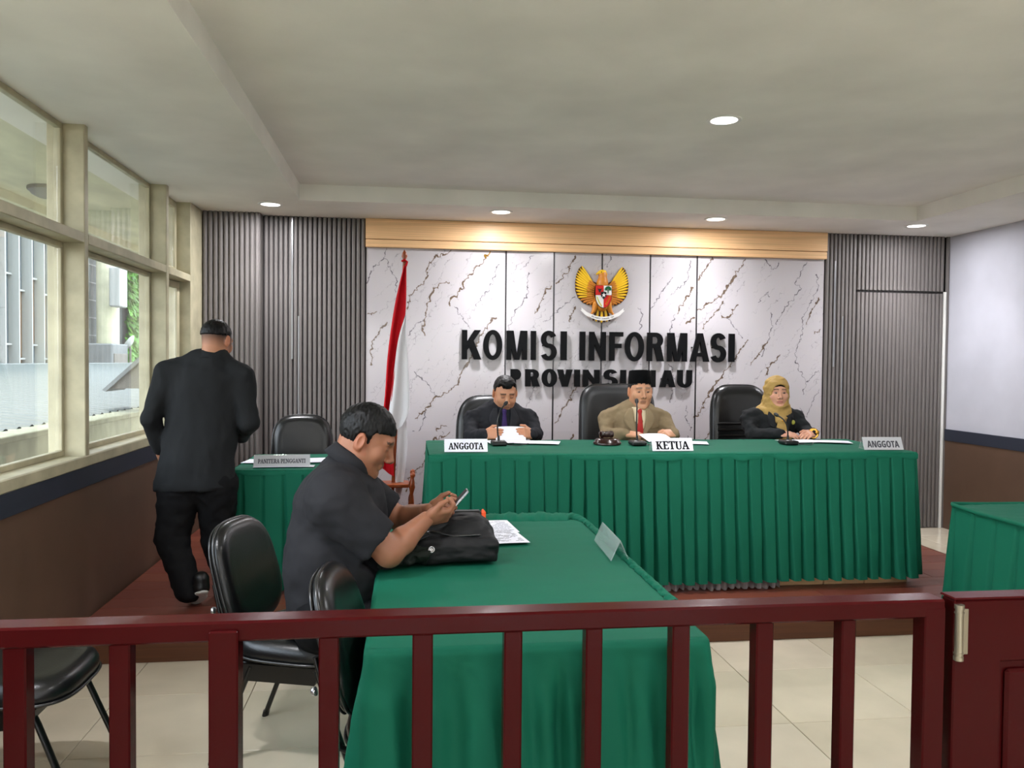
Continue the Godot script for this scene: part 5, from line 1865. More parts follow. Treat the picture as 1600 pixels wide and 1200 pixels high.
func panel_woman() -> void:
	var t := thing("person", "woman in a gold headscarf and black blazer seated at the bench", "person", Vector3(2.79, POD, -5.92), 0.0, "people seated behind the bench")
	var wr := [Vector3(-0.09, 0.905, 0.30), Vector3(0.165, 0.905, 0.31)]
	var el := [Vector3(-0.215, 0.885, 0.12), Vector3(0.225, 0.885, 0.13)]
	var J := Sdf.new()
	suit_torso(J, wr, el, 0.94, 0.98)
	J.wrinkle(22, 11.0, 0.012, Vector3(1, 1.5, 1), 3)
	var s := 0.98
	var H := Transform3D(Basis(Vector3.UP, -0.16), Vector3(0.01, 1.190, 0.04))
	var B := Sdf.new()
	body_core(B, wr, el, H)
	var Hs := Sdf.new()
	head_solid(Hs, H, s, {"full": 1.12, "ears": false})
	Hs.cap(H * Vector3(0, -0.05, -0.02), Vector3(0, 1.03, -0.005), 0.050, 0.052, 0.03)
	var skin := lin(205, 152, 126)
	var hl := Sdf.new()
	hand_solid(hl, wr[0], Vector3(0.93, -0.05, 0.35), Vector3(0, 0.85, 0.5), Vector3(0.2, 0.4, -0.9), [0.3, 0.35, 0.4, 0.45], 0.92, 0.7)
	var hr := Sdf.new()
	hand_solid(hr, wr[1], Vector3(-0.8, 0.02, 0.6), Vector3(0, 0.85, 0.5), Vector3(-0.2, 0.5, -0.8), [0.6, 0.65, 0.7, 0.75], 0.92, 0.8)
	put_solid("body", fuse(B, Hs, [hl, hr], face_paint(H, s, skin, {"lip": lin(150, 62, 62), "brow": lin(75, 52, 42)}), skin), M.skin, t)
	put_solid("blazer", solid(J, 0.009), M.suit_black, t)
	lapels(t, J, M.lapel_black, 0.84, 0.09)
	# under-cap and scarf
	var uc := Sdf.new()
	uc.ell(H * (Vector3(0, 0.034, -0.012) * s), Vector3(0.079, 0.090, 0.099) * s, H.basis, 0.001)
	uc.ell(H * (Vector3(0, -0.04, 0.10) * s), Vector3(0.078, 0.098, 0.075) * s, H.basis, 0.006, 1)
	uc.half(H * (Vector3(0, -0.02, 0) * s), H.basis * Vector3.DOWN, 0.005)
	put_solid("under_cap", solid(uc, 0.005), M.velvet_black, t)
	var sc := Sdf.new()
	sc.ell(H * (Vector3(0, 0.034, -0.014) * s), Vector3(0.094, 0.104, 0.112) * s, H.basis, 0.001)
	sc.ell(H * (Vector3(0, -0.07, 0.0) * s), Vector3(0.093, 0.085, 0.092) * s, H.basis, 0.05)
	sc.cap(Vector3(0, 1.09, 0.0), Vector3(0, 1.01, 0.01), 0.085, 0.115, 0.05)
	sc.cap(Vector3(-0.10, 1.05, 0.0), Vector3(0.10, 1.05, 0.0), 0.042, 0.042, 0.05)
	sc.cap(Vector3(-0.07, 1.05, 0.06), Vector3(0.005, 0.985, 0.128), 0.035, 0.025, 0.03)
	sc.cap(Vector3(0.08, 1.05, 0.06), Vector3(0.005, 0.985, 0.128), 0.035, 0.025, 0.03)
	sc.ell(H * (Vector3(0, -0.012, 0.105) * s), Vector3(0.066, 0.088, 0.085) * s, H.basis, 0.012, 1)
	sc.wrinkle(9, 16.0, 0.010, Vector3(0.7, 1.3, 1.0))
	var hj := put_solid("headscarf", solid(sc, 0.006), M.hijab, t)
	var tail := Sdf.new()
	tail.cap(Vector3(0.005, 0.985, 0.138), Vector3(-0.035, 0.80, 0.165), 0.022, 0.045, 0.02, 0, Vector3.BACK, 1.9)
	tail.cap(Vector3(0.005, 0.985, 0.142), Vector3(0.045, 0.80, 0.165), 0.022, 0.045, 0.02, 0, Vector3.BACK, 1.9)
	tail.ell(Vector3(0.005, 0.988, 0.148), Vector3(0.026, 0.024, 0.020), Basis(), 0.01)
	tail.wrinkle(19, 30.0, 0.012, Vector3(1.6, 0.25, 1.0))
	put_solid("scarf_tail", solid(tail, 0.005), M.hijab, hj)
	var br := Geo.new()
	var bp := J.hit(Vector3(0.115, 0.972, 0.5), Vector3.FORWARD, J.every())
	br.lathe([Vector2(0.018, 0.0), Vector2(0.018, 0.004), Vector2(0.013, 0.006), Vector2(0.001, 0.006)], 20, Transform3D(Basis(Vector3.RIGHT, PI / 2 - 0.2), bp))
	put("badge", br.done(), mat("badge_green", Color(0.62, 0.62, 0.22), 0.4), t)
	br = Geo.new()
	br.lathe([Vector2(0.008, 0.0), Vector2(0.008, 0.004), Vector2(0.001, 0.006)], 12, Transform3D(Basis(Vector3.RIGHT, PI / 2), Vector3(0.003, 0.990, 0.166)))
	put("scarf_pin", br.done(), M.gold, t)
	br = Geo.new()
	var wd: Vector3 = (wr[1] - el[1]).normalized()
	br.lathe([Vector2(0.034, -0.008), Vector2(0.038, -0.005), Vector2(0.038, 0.005), Vector2(0.034, 0.008)], 24, Transform3D(Basis(Quaternion(Vector3.UP, wd)), wr[1] + wd * 0.022))
	br.lathe([Vector2(0.014, 0.0), Vector2(0.014, 0.005), Vector2(0.001, 0.006)], 16, Transform3D(Basis(Vector3.RIGHT, PI / 2), wr[1] + wd * 0.022 + Vector3(0.012, 0.012, 0.034)))
	put("wristwatch", br.done(), M.gold, t)
	lower_clothes(t, M.suit_black)

# ---- the man walking along the left wall, seen from behind
func standing_man() -> void:
	var o := Vector3(-1.16, POD, -4.86)
	var t := thing("person", "man in a black suit seen from behind, walking along the window wall", "person", o)
	var q := func(x: float, y: float, z: float) -> Vector3: return Vector3(x, y, z) - o
	var J := Sdf.new()
	J.cap(q.call(-1.195, 0.93, -4.85), q.call(-1.175, 1.12, -4.86), 0.208, 0.196, 0.03, 0, Vector3.BACK, 1.55)
	J.cap(q.call(-1.175, 1.12, -4.86), q.call(-1.155, 1.38, -4.87), 0.196, 0.205, 0.04, 0, Vector3.BACK, 1.6)
	J.cap(q.call(-1.335, 1.495, -4.875), q.call(-0.968, 1.475, -4.875), 0.064, 0.064, 0.06)
	J.cap(q.call(-1.32, 1.53, -4.87), q.call(-1.13, 1.60, -4.865), 0.036, 0.045, 0.04)
	J.cap(q.call(-0.98, 1.505, -4.87), q.call(-1.06, 1.59, -4.865), 0.036, 0.045, 0.04)
	var le: Vector3 = q.call(-1.440, 1.235, -4.83)
	var lw: Vector3 = q.call(-1.425, 1.055, -4.93)
	var re: Vector3 = q.call(-0.900, 1.205, -4.84)
	var rw: Vector3 = q.call(-0.985, 1.11, -5.08)
	J.cap(q.call(-1.355, 1.475, -4.875), le, 0.074, 0.057, 0.03)
	J.cap(le, lw, 0.056, 0.045, 0.02)
	J.cap(q.call(-0.945, 1.455, -4.875), re, 0.074, 0.057, 0.03)
	J.cap(re, rw, 0.056, 0.045, 0.02)
	J.ell(q.call(-1.115, 1.555, -4.862), Vector3(0.082, 0.052, 0.075), Basis(), 0.03)
	J.box(q.call(-1.345, 1.512, -4.875), Vector3(0.055, 0.030, 0.065), 0.02, Basis(Vector3.BACK, 0.12), 0.04)
	J.box(q.call(-0.955, 1.492, -4.875), Vector3(0.055, 0.030, 0.065), 0.02, Basis(Vector3.BACK, -0.12), 0.04)
	J.cap(q.call(-1.20, 0.86, -4.85), q.call(-1.195, 0.93, -4.85), 0.222, 0.205, 0.02, 0, Vector3.BACK, 1.5)
	J.half(q.call(0, 0.862, 0), Vector3(0.03, -1, 0), 0.012)
	J.wrinkle(32, 6.0, 0.013, Vector3(1.4, 0.7, 1), 3)
	put_solid("jacket", solid(J, 0.010), M.suit_black, t)
	# body
	var s := 1.0
	var H := Transform3D(Basis(Vector3.UP, PI - 0.42) * Basis(Vector3.RIGHT, 0.30), q.call(-1.092, 1.672, -4.90))
	var B := Sdf.new()
	B.cap(q.call(-1.19, 0.9, -4.86), q.call(-1.155, 1.38, -4.87), 0.14, 0.15, 0.02, 0, Vector3.BACK, 1.6)
	B.cap(q.call(-1.33, 1.49, -4.875), q.call(-0.97, 1.47, -4.875), 0.035, 0.035, 0.04)
	B.cap(q.call(-1.14, 1.48, -4.87), H * Vector3(0, -0.04, -0.02), 0.055, 0.052, 0.03)
	B.chain([q.call(-1.345, 1.47, -4.875), le, lw], [0.045, 0.035, 0.026], 0.02)
	B.chain([q.call(-0.955, 1.45, -4.875), re, rw], [0.045, 0.035, 0.026], 0.02)
	B.chain([q.call(-1.27, 0.84, -4.85), q.call(-1.32, 0.55, -4.83), q.call(-1.205, 0.27, -4.74)], [0.085, 0.055, 0.036], 0.02)
	B.chain([q.call(-1.09, 0.84, -4.85), q.call(-1.09, 0.52, -4.92), q.call(-1.05, 0.24, -5.0)], [0.085, 0.055, 0.036], 0.02)
	var Hs := Sdf.new()
	head_solid(Hs, H, s)
	Hs.cap(H * Vector3(0, -0.04, -0.03), q.call(-1.12, 1.53, -4.87), 0.054, 0.062, 0.03)
	var skin := lin(176, 124, 96)
	var hl := Sdf.new()
	hand_solid(hl, lw, Vector3(0.12, -0.85, -0.45), Vector3(-0.9, 0, 0.3), Vector3(0.1, -0.3, -0.9), [0.45, 0.5, 0.5, 0.55])
	var hr := Sdf.new()
	hand_solid(hr, rw, Vector3(-0.5, 0.1, -0.85), Vector3(0.5, 0.8, -0.2), Vector3(-0.7, 0.5, 0.3), [0.5, 0.5, 0.5, 0.55])
	put_solid("body", fuse(B, Hs, [hl, hr], face_paint(H, s, skin, {"fade": true}), skin), M.skin, t)
	var hs := hair_solid(H, s, {"thick": -0.001, "line": 0.068, "low": 0.020})
	put_solid("hair", solid(hs, 0.004), M.hair, t)
	put("shirt_collar", collar(Transform3D(Basis(Vector3.UP, PI - 0.3) * Basis(Vector3.RIGHT, 0.15), q.call(-1.118, 1.565, -4.872)), [[0.048, 0.062, 0.062, 0.064, 0.2], [0.03, 0.072, 0.075, 0.072, 0.5], [0.0, 0.088, 0.09, 0.085, 1.0]], 0.25, 0.04, 0.005), M.suit_black, t)
	var tr := Sdf.new()
	tr.cap(q.call(-1.27, 0.87, -4.86), q.call(-1.105, 0.87, -4.86), 0.125, 0.125, 0.05, 0, Vector3.BACK, 1.1)
	tr.chain([q.call(-1.285, 0.83, -4.85), q.call(-1.325, 0.55, -4.83), q.call(-1.215, 0.265, -4.745)], [0.122, 0.090, 0.072], 0.03)
	tr.chain([q.call(-1.085, 0.83, -4.86), q.call(-1.09, 0.52, -4.92), q.call(-1.055, 0.225, -5.0)], [0.118, 0.092, 0.076], 0.03)
	tr.wrinkle(41, 9.0, 0.011, Vector3(1, 1.3, 1))
	put_solid("trousers", solid(tr, 0.010), M.trouser_black, t)
	# shoes
	var feet := [[q.call(-1.140, 0.282, -4.725), q.call(-1.200, 0.190, -4.86)], [q.call(-1.05, 0.205, -4.97), q.call(-1.04, 0.196, -5.16)]]
	for k in 2:
		var a: Vector3 = feet[k][0]
		var b: Vector3 = feet[k][1]
		var d := (b - a).normalized()
		var side := d.cross(Vector3.UP).normalized()
		var up := side.cross(d).normalized()
		var f := Sdf.new()
		f.cap(a, a.lerp(b, 0.55), 0.044, 0.040, 0.01)
		f.cap(a.lerp(b, 0.5), b, 0.046, 0.036, 0.03, 0, up, 1.15)
		f.cap(a, a + Vector3(0, 0.05, 0), 0.042, 0.045, 0.02)
		f.half(a - up * 0.026, -up, 0.003)
		var sh := put_solid("shoe", solid(f, 0.006), M.black_plastic, t)
		var so := Sdf.new()
		so.cap(a, a.lerp(b, 0.55), 0.049, 0.045, 0.01)
		so.cap(a.lerp(b, 0.5), b, 0.050, 0.041, 0.03)
		so.half(a - up * 0.026, up, 0.003)
		so.half(a - up * 0.040, -up, 0.003)
		put_solid("sole", solid(so, 0.005), M.sole_white, sh)

# ---- the man with the phone, facing right
func seated_man() -> void:
	var o := Vector3(-0.30, 0, -3.25)
	var t := thing("person", "heavy-set man in a black short-sleeved shirt, sitting side-on and looking at his phone", "person", o)
	var q := func(x: float, y: float, z: float) -> Vector3: return Vector3(x, y, z) - o
	var s := 1.10
	var tilt := deg_to_rad(25.0)
	var H := Transform3D(Basis(Vector3(0, 0, -1), Vector3(sin(tilt), cos(tilt), 0), Vector3(cos(tilt), -sin(tilt), 0)), q.call(-0.152, 1.253, -3.25))
	H.basis = Basis(Vector3.UP, -0.14) * H.basis
	var skin := lin(152, 103, 78)
	# shirt
	var J := Sdf.new()
	J.cap(q.call(-0.30, 0.56, -3.25), q.call(-0.275, 0.78, -3.25), 0.175, 0.190, 0.04, 0, Vector3.RIGHT, 0.95)
	J.cap(q.call(-0.275, 0.78, -3.25), q.call(-0.255, 0.98, -3.25), 0.195, 0.185, 0.05)
	J.ell(q.call(-0.20, 0.74, -3.25), Vector3(0.17, 0.16, 0.18), Basis(), 0.05)
	J.cap(q.call(-0.265, 1.055, -3.09), q.call(-0.265, 1.055, -3.41), 0.105, 0.105, 0.07)
	J.cap(q.call(-0.27, 1.10, -3.12), q.call(-0.245, 1.15, -3.22), 0.06, 0.06, 0.05)
	J.cap(q.call(-0.27, 1.10, -3.38), q.call(-0.245, 1.15, -3.28), 0.06, 0.06, 0.05)
	var nsh: Vector3 = q.call(-0.25, 1.045, -3.045)
	var nel: Vector3 = q.call(-0.060, 0.855, -3.04)
	var nwr: Vector3 = q.call(0.080, 0.950, -3.19)
	var fsh: Vector3 = q.call(-0.24, 1.045, -3.455)
	var fel: Vector3 = q.call(-0.02, 0.885, -3.52)
	var fwr: Vector3 = q.call(0.095, 0.950, -3.37)
	var nd := (nel - nsh).normalized()
	var fd := (fel - fsh).normalized()
	var sl := Sdf.new()
	sl.cap(nsh, nsh + nd * 0.24, 0.100, 0.088, 0.04)
	J.cap(nsh, nsh + nd * 0.20, 0.100, 0.090, 0.05)
	J.cap(fsh, fsh + fd * 0.20, 0.100, 0.088, 0.05)
	J.half(q.call(0, 0.50, 0), Vector3.DOWN, 0.01)
	J.wrinkle(52, 6.0, 0.012, Vector3(1, 1.4, 1), 3)
	# cut the sleeve ends square
	for k in 2:
		var a: Vector3 = [nsh, fsh][k]
		var d: Vector3 = [Vector3(0.80, -0.60, 0.0), Vector3(0.80, -0.58, -0.1)][k]
		d = d.normalized()
		# only near the arm: a box beyond the sleeve's end
		var c: Vector3 = a + [nd, fd][k] * 0.215 + d * 0.10
		var up := Vector3.BACK
		var bb := Basis(d.cross(up).normalized(), d, up)
		J.box(c, Vector3(0.12, 0.10, 0.12), 0.005, bb, 0.004, 1)
	put_solid("shirt", solid(J, 0.010), M.shirt_black, t)
	# body
	var B := Sdf.new()
	B.cap(q.call(-0.30, 0.56, -3.25), q.call(-0.26, 0.98, -3.25), 0.135, 0.135, 0.03)
	B.cap(q.call(-0.26, 1.05, -3.1), q.call(-0.26, 1.05, -3.4), 0.06, 0.06, 0.05)
	B.chain([q.call(-0.31, 0.57, -3.15), q.call(0.10, 0.565, -3.13), q.call(0.06, 0.08, -3.13)], [0.09, 0.06, 0.038], 0.02)
	B.chain([q.call(-0.31, 0.57, -3.36), q.call(0.10, 0.565, -3.38), q.call(0.06, 0.08, -3.38)], [0.09, 0.06, 0.038], 0.02)
	var arms := Sdf.new()
	arms.cap(nsh + nd * 0.06, nel, 0.066, 0.052, 0.02)
	arms.cap(nel, nel.lerp(nwr, 0.35), 0.050, 0.049, 0.02)
	arms.cap(nel.lerp(nwr, 0.35), nwr, 0.049, 0.031, 0.02)
	arms.cap(fsh + fd * 0.06, fel, 0.064, 0.050, 0.02)
	arms.cap(fel, fel.lerp(fwr, 0.35), 0.048, 0.048, 0.02)
	arms.cap(fel.lerp(fwr, 0.35), fwr, 0.048, 0.031, 0.02)
	var Hs := Sdf.new()
	head_solid(Hs, H, s, {"full": 1.08})
	Hs.cap(H * Vector3(0, -0.045, -0.035), q.call(-0.255, 1.08, -3.25), 0.070, 0.082, 0.03)
	Hs.ell(H * Vector3(0, -0.105, 0.03), Vector3(0.045, 0.03, 0.045), H.basis, 0.03)
	var nh := Sdf.new()
	hand_solid(nh, nwr, Vector3(0.95, 0.12, -0.28), Vector3(0.15, -0.75, 0.65), Vector3(0.1, 0.6, 0.6), [0.95, 1.0, 1.05, 1.1], 1.05, 0.6)
	var fh := Sdf.new()
	hand_solid(fh, fwr, Vector3(0.95, 0.10, 0.25), Vector3(0.1, -0.75, -0.65), Vector3(0.1, 0.6, -0.6), [0.9, 0.95, 1.0, 1.05], 1.05, 0.6)
	var plain := func(_p: Vector3) -> Color: return skin
	put_solid("body", [[B, 0.018, plain], [arms, 0.008, plain], [Hs, 0.0034, face_paint(H, s, skin, {"open": 0.3, "beard": 0.25})], [nh, 0.0034, plain], [fh, 0.0034, plain]], M.skin, t)
	put_solid("hair", solid(hair_solid(H, s, {"thick": 0.006, "line": 0.060, "low": -0.060}), 0.0036), M.hair, t)
	# collar, turned down
	put("collar", collar(Transform3D(Basis(Vector3.UP, PI / 2) * Basis(Vector3.RIGHT, 0.55), q.call(-0.226, 1.162, -3.25)), [[0.055, 0.078, 0.080, 0.080, 0.1], [0.050, 0.086, 0.09, 0.088, 0.3], [0.0, 0.110, 0.115, 0.108, 0.8]], 0.22, 0.05, 0.006), M.shirt_black, t)
	var tr := Sdf.new()
	tr.cap(q.call(-0.31, 0.57, -3.14), q.call(-0.31, 0.57, -3.36), 0.118, 0.118, 0.05)
	tr.chain([q.call(-0.28, 0.570, -3.15), q.call(0.11, 0.565, -3.13), q.call(0.07, 0.12, -3.13)], [0.105, 0.082, 0.068], 0.03)
	tr.chain([q.call(-0.28, 0.570, -3.36), q.call(0.11, 0.565, -3.38), q.call(0.07, 0.12, -3.38)], [0.105, 0.082, 0.068], 0.03)
	tr.wrinkle(61, 9.0, 0.008)
	put_solid("trousers", solid(tr, 0.012), M.trouser_black, t)
	for z in [-3.13, -3.38]:
		var f := Sdf.new()
		f.cap(q.call(0.04, 0.05, z), q.call(0.24, 0.038, z), 0.047, 0.036, 0.02, 0, Vector3.UP, 1.2)
		f.cap(q.call(0.06, 0.05, z), q.call(0.06, 0.11, z), 0.044, 0.046, 0.02)
		f.half(q.call(0, 0.003, 0), Vector3.DOWN, 0.004)
		put_solid("shoe", solid(f, 0.010), M.black_plastic, t)

# ---------------------------------------------------------------- lettering, emblem and small things
func font(serif: bool, weight := 700) -> SystemFont:
	var f := SystemFont.new()
	f.font_names = PackedStringArray(["Droid Serif" if serif else "Droid Sans"])
	f.font_weight = weight
	return f

# flat lettering of a given height and width, standing on (0, 0), centred on x
func words(text: String, serif: bool, width: float, height: float, depth: float, weight := 700, bold := 0.0) -> Array:
	var t := TextMesh.new()
	t.text = text
	t.font = font(serif, weight)
	t.font_size = 64
	t.pixel_size = 0.01
	t.depth = 0.1
	t.curve_step = 1.0
	var b := t.get_aabb()
	var s := Vector3(width / b.size.x, height / b.size.y, depth / 0.1)
	if bold == 0.0: return [t, Transform3D(Basis.from_scale(s), Vector3(-(b.position.x + b.size.x / 2) * s.x, -b.position.y * s.y, 0))]
	var st := SurfaceTool.new()      # thicker strokes: the same outline a few times, slightly apart
	for k in 5:
		for i in t.get_surface_count():
			st.append_from(t, i, Transform3D(Basis(), Vector3([0, -1, 1, 0, 0][k] * bold, [0, 0, 0, 1, -1][k] * bold * 0.6, 0.002 * k)))
	return [st.commit(), Transform3D(Basis.from_scale(s), Vector3(-(b.position.x + b.size.x / 2) * s.x, -b.position.y * s.y, 0))]

# heavy block capitals cut from board: pieces of one letter in a w x h box; a upright stroke, b level stroke
func glyph(c: String, w: float, h: float, a: float, b: float) -> Array:
	var rect := func(x0: float, y0: float, x1: float, y1: float) -> PackedVector2Array:
		return PackedVector2Array([Vector2(x0, y0), Vector2(x1, y0), Vector2(x1, y1), Vector2(x0, y1)])
	var ring := func(cx: float, cy: float, rx: float, ry: float, t0: float, t1: float) -> PackedVector2Array:
		var o := PackedVector2Array()
		for k in 17:
			var t := deg_to_rad(lerpf(t0, t1, k / 16.0))
			o.append(Vector2(cx + rx * cos(t), cy + ry * sin(t)))
		for k in range(16, -1, -1):
			var t := deg_to_rad(lerpf(t0, t1, k / 16.0))
			o.append(Vector2(cx + (rx - a) * cos(t), cy + (ry - b) * sin(t)))
		return o
	var m := h * 0.5
	match c:
		"I": return [rect.call(0, 0, w, h)]
		"F": return [rect.call(0, 0, a, h), rect.call(a, h - b, w, h), rect.call(a, m - b * 0.35, w * 0.88, m + b * 0.65)]
		"O": return [ring.call(w / 2, m, w / 2, m, 90, 270), ring.call(w / 2, m, w / 2, m, -90, 90)]
		"U": return [rect.call(0, h * 0.38, a, h), rect.call(w - a, h * 0.38, w, h), ring.call(w / 2, h * 0.38, w / 2, h * 0.38, 180, 360)]
		"P", "R":
			var y := h * (0.46 if b < h * 0.18 else 0.38)
			var cy := (h + y) / 2
			var ry := (h - y) / 2
			var rx := minf(w * 0.45, ry * 1.2)
			var out := [rect.call(0, 0, a, h), rect.call(a, h - b, w - rx, h), rect.call(a, y, w - rx, y + b), ring.call(w - rx, cy, rx, ry, -90, 90)]
			if c == "R":
				var q := w * 0.03
				out[3] = ring.call(w * 0.96 - rx, cy, rx, ry, -90, 90)
				out[1] = rect.call(a, h - b, w * 0.96 - rx, h)
				out[2] = rect.call(a, y, w * 0.96 - rx, y + b)
				out.append(PackedVector2Array([Vector2(w * 0.42, y + b * 0.3), Vector2(w - a * 1.22, 0), Vector2(w + q, 0), Vector2(w * 0.82, y + b * 0.5)]))
			return out
		"N": return [rect.call(0, 0, a, h), rect.call(w - a, 0, w, h), PackedVector2Array([Vector2(a * 0.9, h), Vector2(0, h), Vector2(w - a * 0.9, 0), Vector2(w, 0)])]
		"M": return [rect.call(0, 0, a * 0.9, h), rect.call(w - a * 0.9, 0, w, h), PackedVector2Array([Vector2(0, h), Vector2(w * 0.5 - a * 0.48, 0), Vector2(w * 0.5 + a * 0.2, 0), Vector2(a * 1.3, h)]), PackedVector2Array([Vector2(w, h), Vector2(w - a * 1.3, h), Vector2(w * 0.5 - a * 0.2, 0), Vector2(w * 0.5 + a * 0.48, 0)])]
		"V": return [PackedVector2Array([Vector2(0, h), Vector2(w * 0.5 - a * 0.55, 0), Vector2(w * 0.5 + a * 0.25, 0), Vector2(a * 1.12, h)]), PackedVector2Array([Vector2(w, h), Vector2(w - a * 1.12, h), Vector2(w * 0.5 - a * 0.25, 0), Vector2(w * 0.5 + a * 0.55, 0)])]
		"A": return [PackedVector2Array([Vector2(0, 0), Vector2(a * 1.1, 0), Vector2(w * 0.5 + a * 0.3, h), Vector2(w * 0.5 - a * 0.55, h)]), PackedVector2Array([Vector2(w - a * 1.1, 0), Vector2(w, 0), Vector2(w * 0.5 + a * 0.55, h), Vector2(w * 0.5 - a * 0.3, h)]), rect.call(w * 0.22, h * 0.18, w * 0.78, h * 0.18 + b * 0.9)]
		"K": return [rect.call(0, 0, a, h), PackedVector2Array([Vector2(a * 0.8, h * 0.26), Vector2(a * 0.8, h * 0.26 + b * 2.0), Vector2(w - a * 1.25, h), Vector2(w * 0.99, h)]), PackedVector2Array([Vector2(w - a * 1.3, 0), Vector2(w * 1.02, 0), Vector2(w * 0.62, h * 0.64), Vector2(w * 0.36, h * 0.46)])]
		"S":
			var r1 := (h + b) / 4
			return [ring.call(w / 2, h - r1, w * 0.48, r1, 22, 270), ring.call(w / 2, r1, w * 0.5, r1, -158, 90)]
	return []

func wall_letters(called: String, label: String, spec: Array, y0: float, y1: float, a: float, b: float) -> void:
	var t := thing(called, label, "sign", Vector3(0, 0, ZB))
	for q in spec:
		var over := 0.004 if q[0] in ["O", "S", "U"] else 0.0
		var g := Geo.new()
		var k := 0
		for poly in glyph(q[0], q[2] - q[1], y1 - y0 + over * 2.0, a, b):
			g.prism(poly, 0.016 + 0.0001 * k, 0.042 + 0.0001 * k)
			k += 1
		put("letter", g.done(), M.letter, t, Transform3D(Basis(), Vector3(q[1], y0 - over, 0)))
		put("spacer", one_box(Vector3(q[1] + a * 0.5, (y0 + y1) / 2, 0.008), Vector3(0.012, 0.012, 0.018), 0.001), M.black_plastic, t)

func build_small_things() -> void:
	wall_letters("wall_lettering", "large dark standing letters reading KOMISI INFORMASI on the marble", [["K", 0.486, 0.657], ["O", 0.677, 0.848], ["M", 0.886, 1.073], ["I", 1.105, 1.153], ["S", 1.195, 1.343], ["I", 1.378, 1.435], ["I", 1.553, 1.605], ["N", 1.641, 1.796], ["F", 1.830, 1.957], ["O", 1.975, 2.153], ["R", 2.183, 2.338], ["M", 2.375, 2.562], ["A", 2.593, 2.775], ["S", 2.788, 2.938], ["I", 2.965, 3.019]], 1.588, 1.850, 0.048, 0.040)
	wall_letters("wall_lettering", "smaller black standing letters reading PROVINSI RIAU under the larger line", [["P", 0.925, 1.020], ["R", 1.057, 1.188], ["O", 1.208, 1.349], ["V", 1.349, 1.491], ["I", 1.508, 1.560], ["N", 1.587, 1.742], ["S", 1.777, 1.911], ["I", 1.936, 1.989], ["R", 2.045, 2.178], ["I", 2.223, 2.267], ["A", 2.306, 2.456], ["U", 2.475, 2.614]], 1.350, 1.506, 0.050, 0.031)
	emblem()
	# name tents
	tent("name_tent", "white name tent reading ANGGOTA at the left end of the bench", Vector3(0.357, 1.026, -4.885), 0.0, 0.262, 0.076, "ANGGOTA", true, M.paper, M.ink)
	tent("name_tent", "white name tent reading KETUA before the man in the cap", Vector3(1.640, 1.026, -4.885), 0.0, 0.265, 0.078, "KETUA", true, M.paper, M.ink)
	tent("name_tent", "grey name tent reading ANGGOTA at the right end of the bench", Vector3(3.045, 1.026, -4.89), -0.05, 0.265, 0.080, "ANGGOTA", false, M.paper_grey, M.ink_grey)
	tent("name_tent", "grey name tent reading PANITERA PENGGANTI on the small clerk's table", Vector3(-0.755, 0.914, -5.12), 0.06, 0.335, 0.072, "PANITERA PENGGANTI", true, M.paper_grey, M.ink_grey)
	tent("clear_tent", "empty clear acrylic tent on the right edge of the near table", Vector3(0.870, 0.769, -3.37), -PI / 2 - 0.05, 0.38, 0.082, "", true, null, null)
	# microphones
	mic("gooseneck microphone before the man with the purple tie", Vector3(0.60, 1.026, -5.26), [Vector3(0, 0, 0), Vector3(-0.008, 0.07, 0.0), Vector3(-0.006, 0.14, 0.0), Vector3(0.012, 0.20, -0.01), Vector3(0.04, 0.235, -0.03)])
	mic("gooseneck microphone before the man in the black cap", Vector3(1.525, 1.026, -5.24), [Vector3(0, 0, 0), Vector3(-0.004, 0.08, 0.0), Vector3(-0.004, 0.16, 0.0), Vector3(0.0, 0.22, -0.01), Vector3(0.004, 0.252, -0.03)])
	mic("gooseneck microphone before the woman in the headscarf", Vector3(2.585, 1.026, -5.24), [Vector3(0, 0, 0), Vector3(-0.002, 0.06, 0.0), Vector3(-0.012, 0.11, 0.0), Vector3(-0.03, 0.145, -0.02), Vector3(-0.05, 0.165, -0.05)])
	# gavel on its block
	var t := thing("sound_block", "dark turned wooden sound block on the bench beside the man in the cap", "sound block", Vector3(1.335, 1.026, -5.30))
	var g := Geo.new()
	g.lathe([Vector2(0.092, 0.0), Vector2(0.094, 0.012), Vector2(0.086, 0.018), Vector2(0.083, 0.03), Vector2(0.074, 0.038), Vector2(0.06, 0.040), Vector2(0.001, 0.040)], 32)
	put("block", g.done(), M.wood_dark, t)
	t = thing("gavel", "dark turned wooden gavel lying on its sound block", "gavel", Vector3(1.335, 1.0665, -5.30))
	g = Geo.new()
	var hx := Transform3D(Basis(Vector3(0, 1, 0), 0.25) * Basis(Vector3(0, 0, 1), -PI / 2), Vector3(-0.045, 0.024, 0))
	g.lathe([Vector2(0.018, 0.0), Vector2(0.023, 0.004), Vector2(0.023, 0.018), Vector2(0.017, 0.022), Vector2(0.021, 0.030), Vector2(0.022, 0.045), Vector2(0.021, 0.060), Vector2(0.017, 0.068), Vector2(0.023, 0.072), Vector2(0.023, 0.086), Vector2(0.018, 0.09)], 20, hx)
	put("head", g.done(), M.wood_dark, t)
	g = Geo.new()
	g.lathe([Vector2(0.007, 0.0), Vector2(0.009, 0.05), Vector2(0.007, 0.10), Vector2(0.012, 0.16), Vector2(0.013, 0.19), Vector2(0.006, 0.20)], 14, Transform3D(Basis(Vector3(1, 0, 0), -PI / 2 - 0.08) , Vector3(0.0, 0.030, -0.01)))
	put("handle", g.done(), M.wood_dark, t)
	# papers
	paper("white sheet held up by the man with the purple tie", Vector3(0.715, 1.062, -5.56), Basis(Vector3.UP, 0.03) * Basis(Vector3.RIGHT, 0.95), Vector2(0.21, 0.14), 0.02, 0)
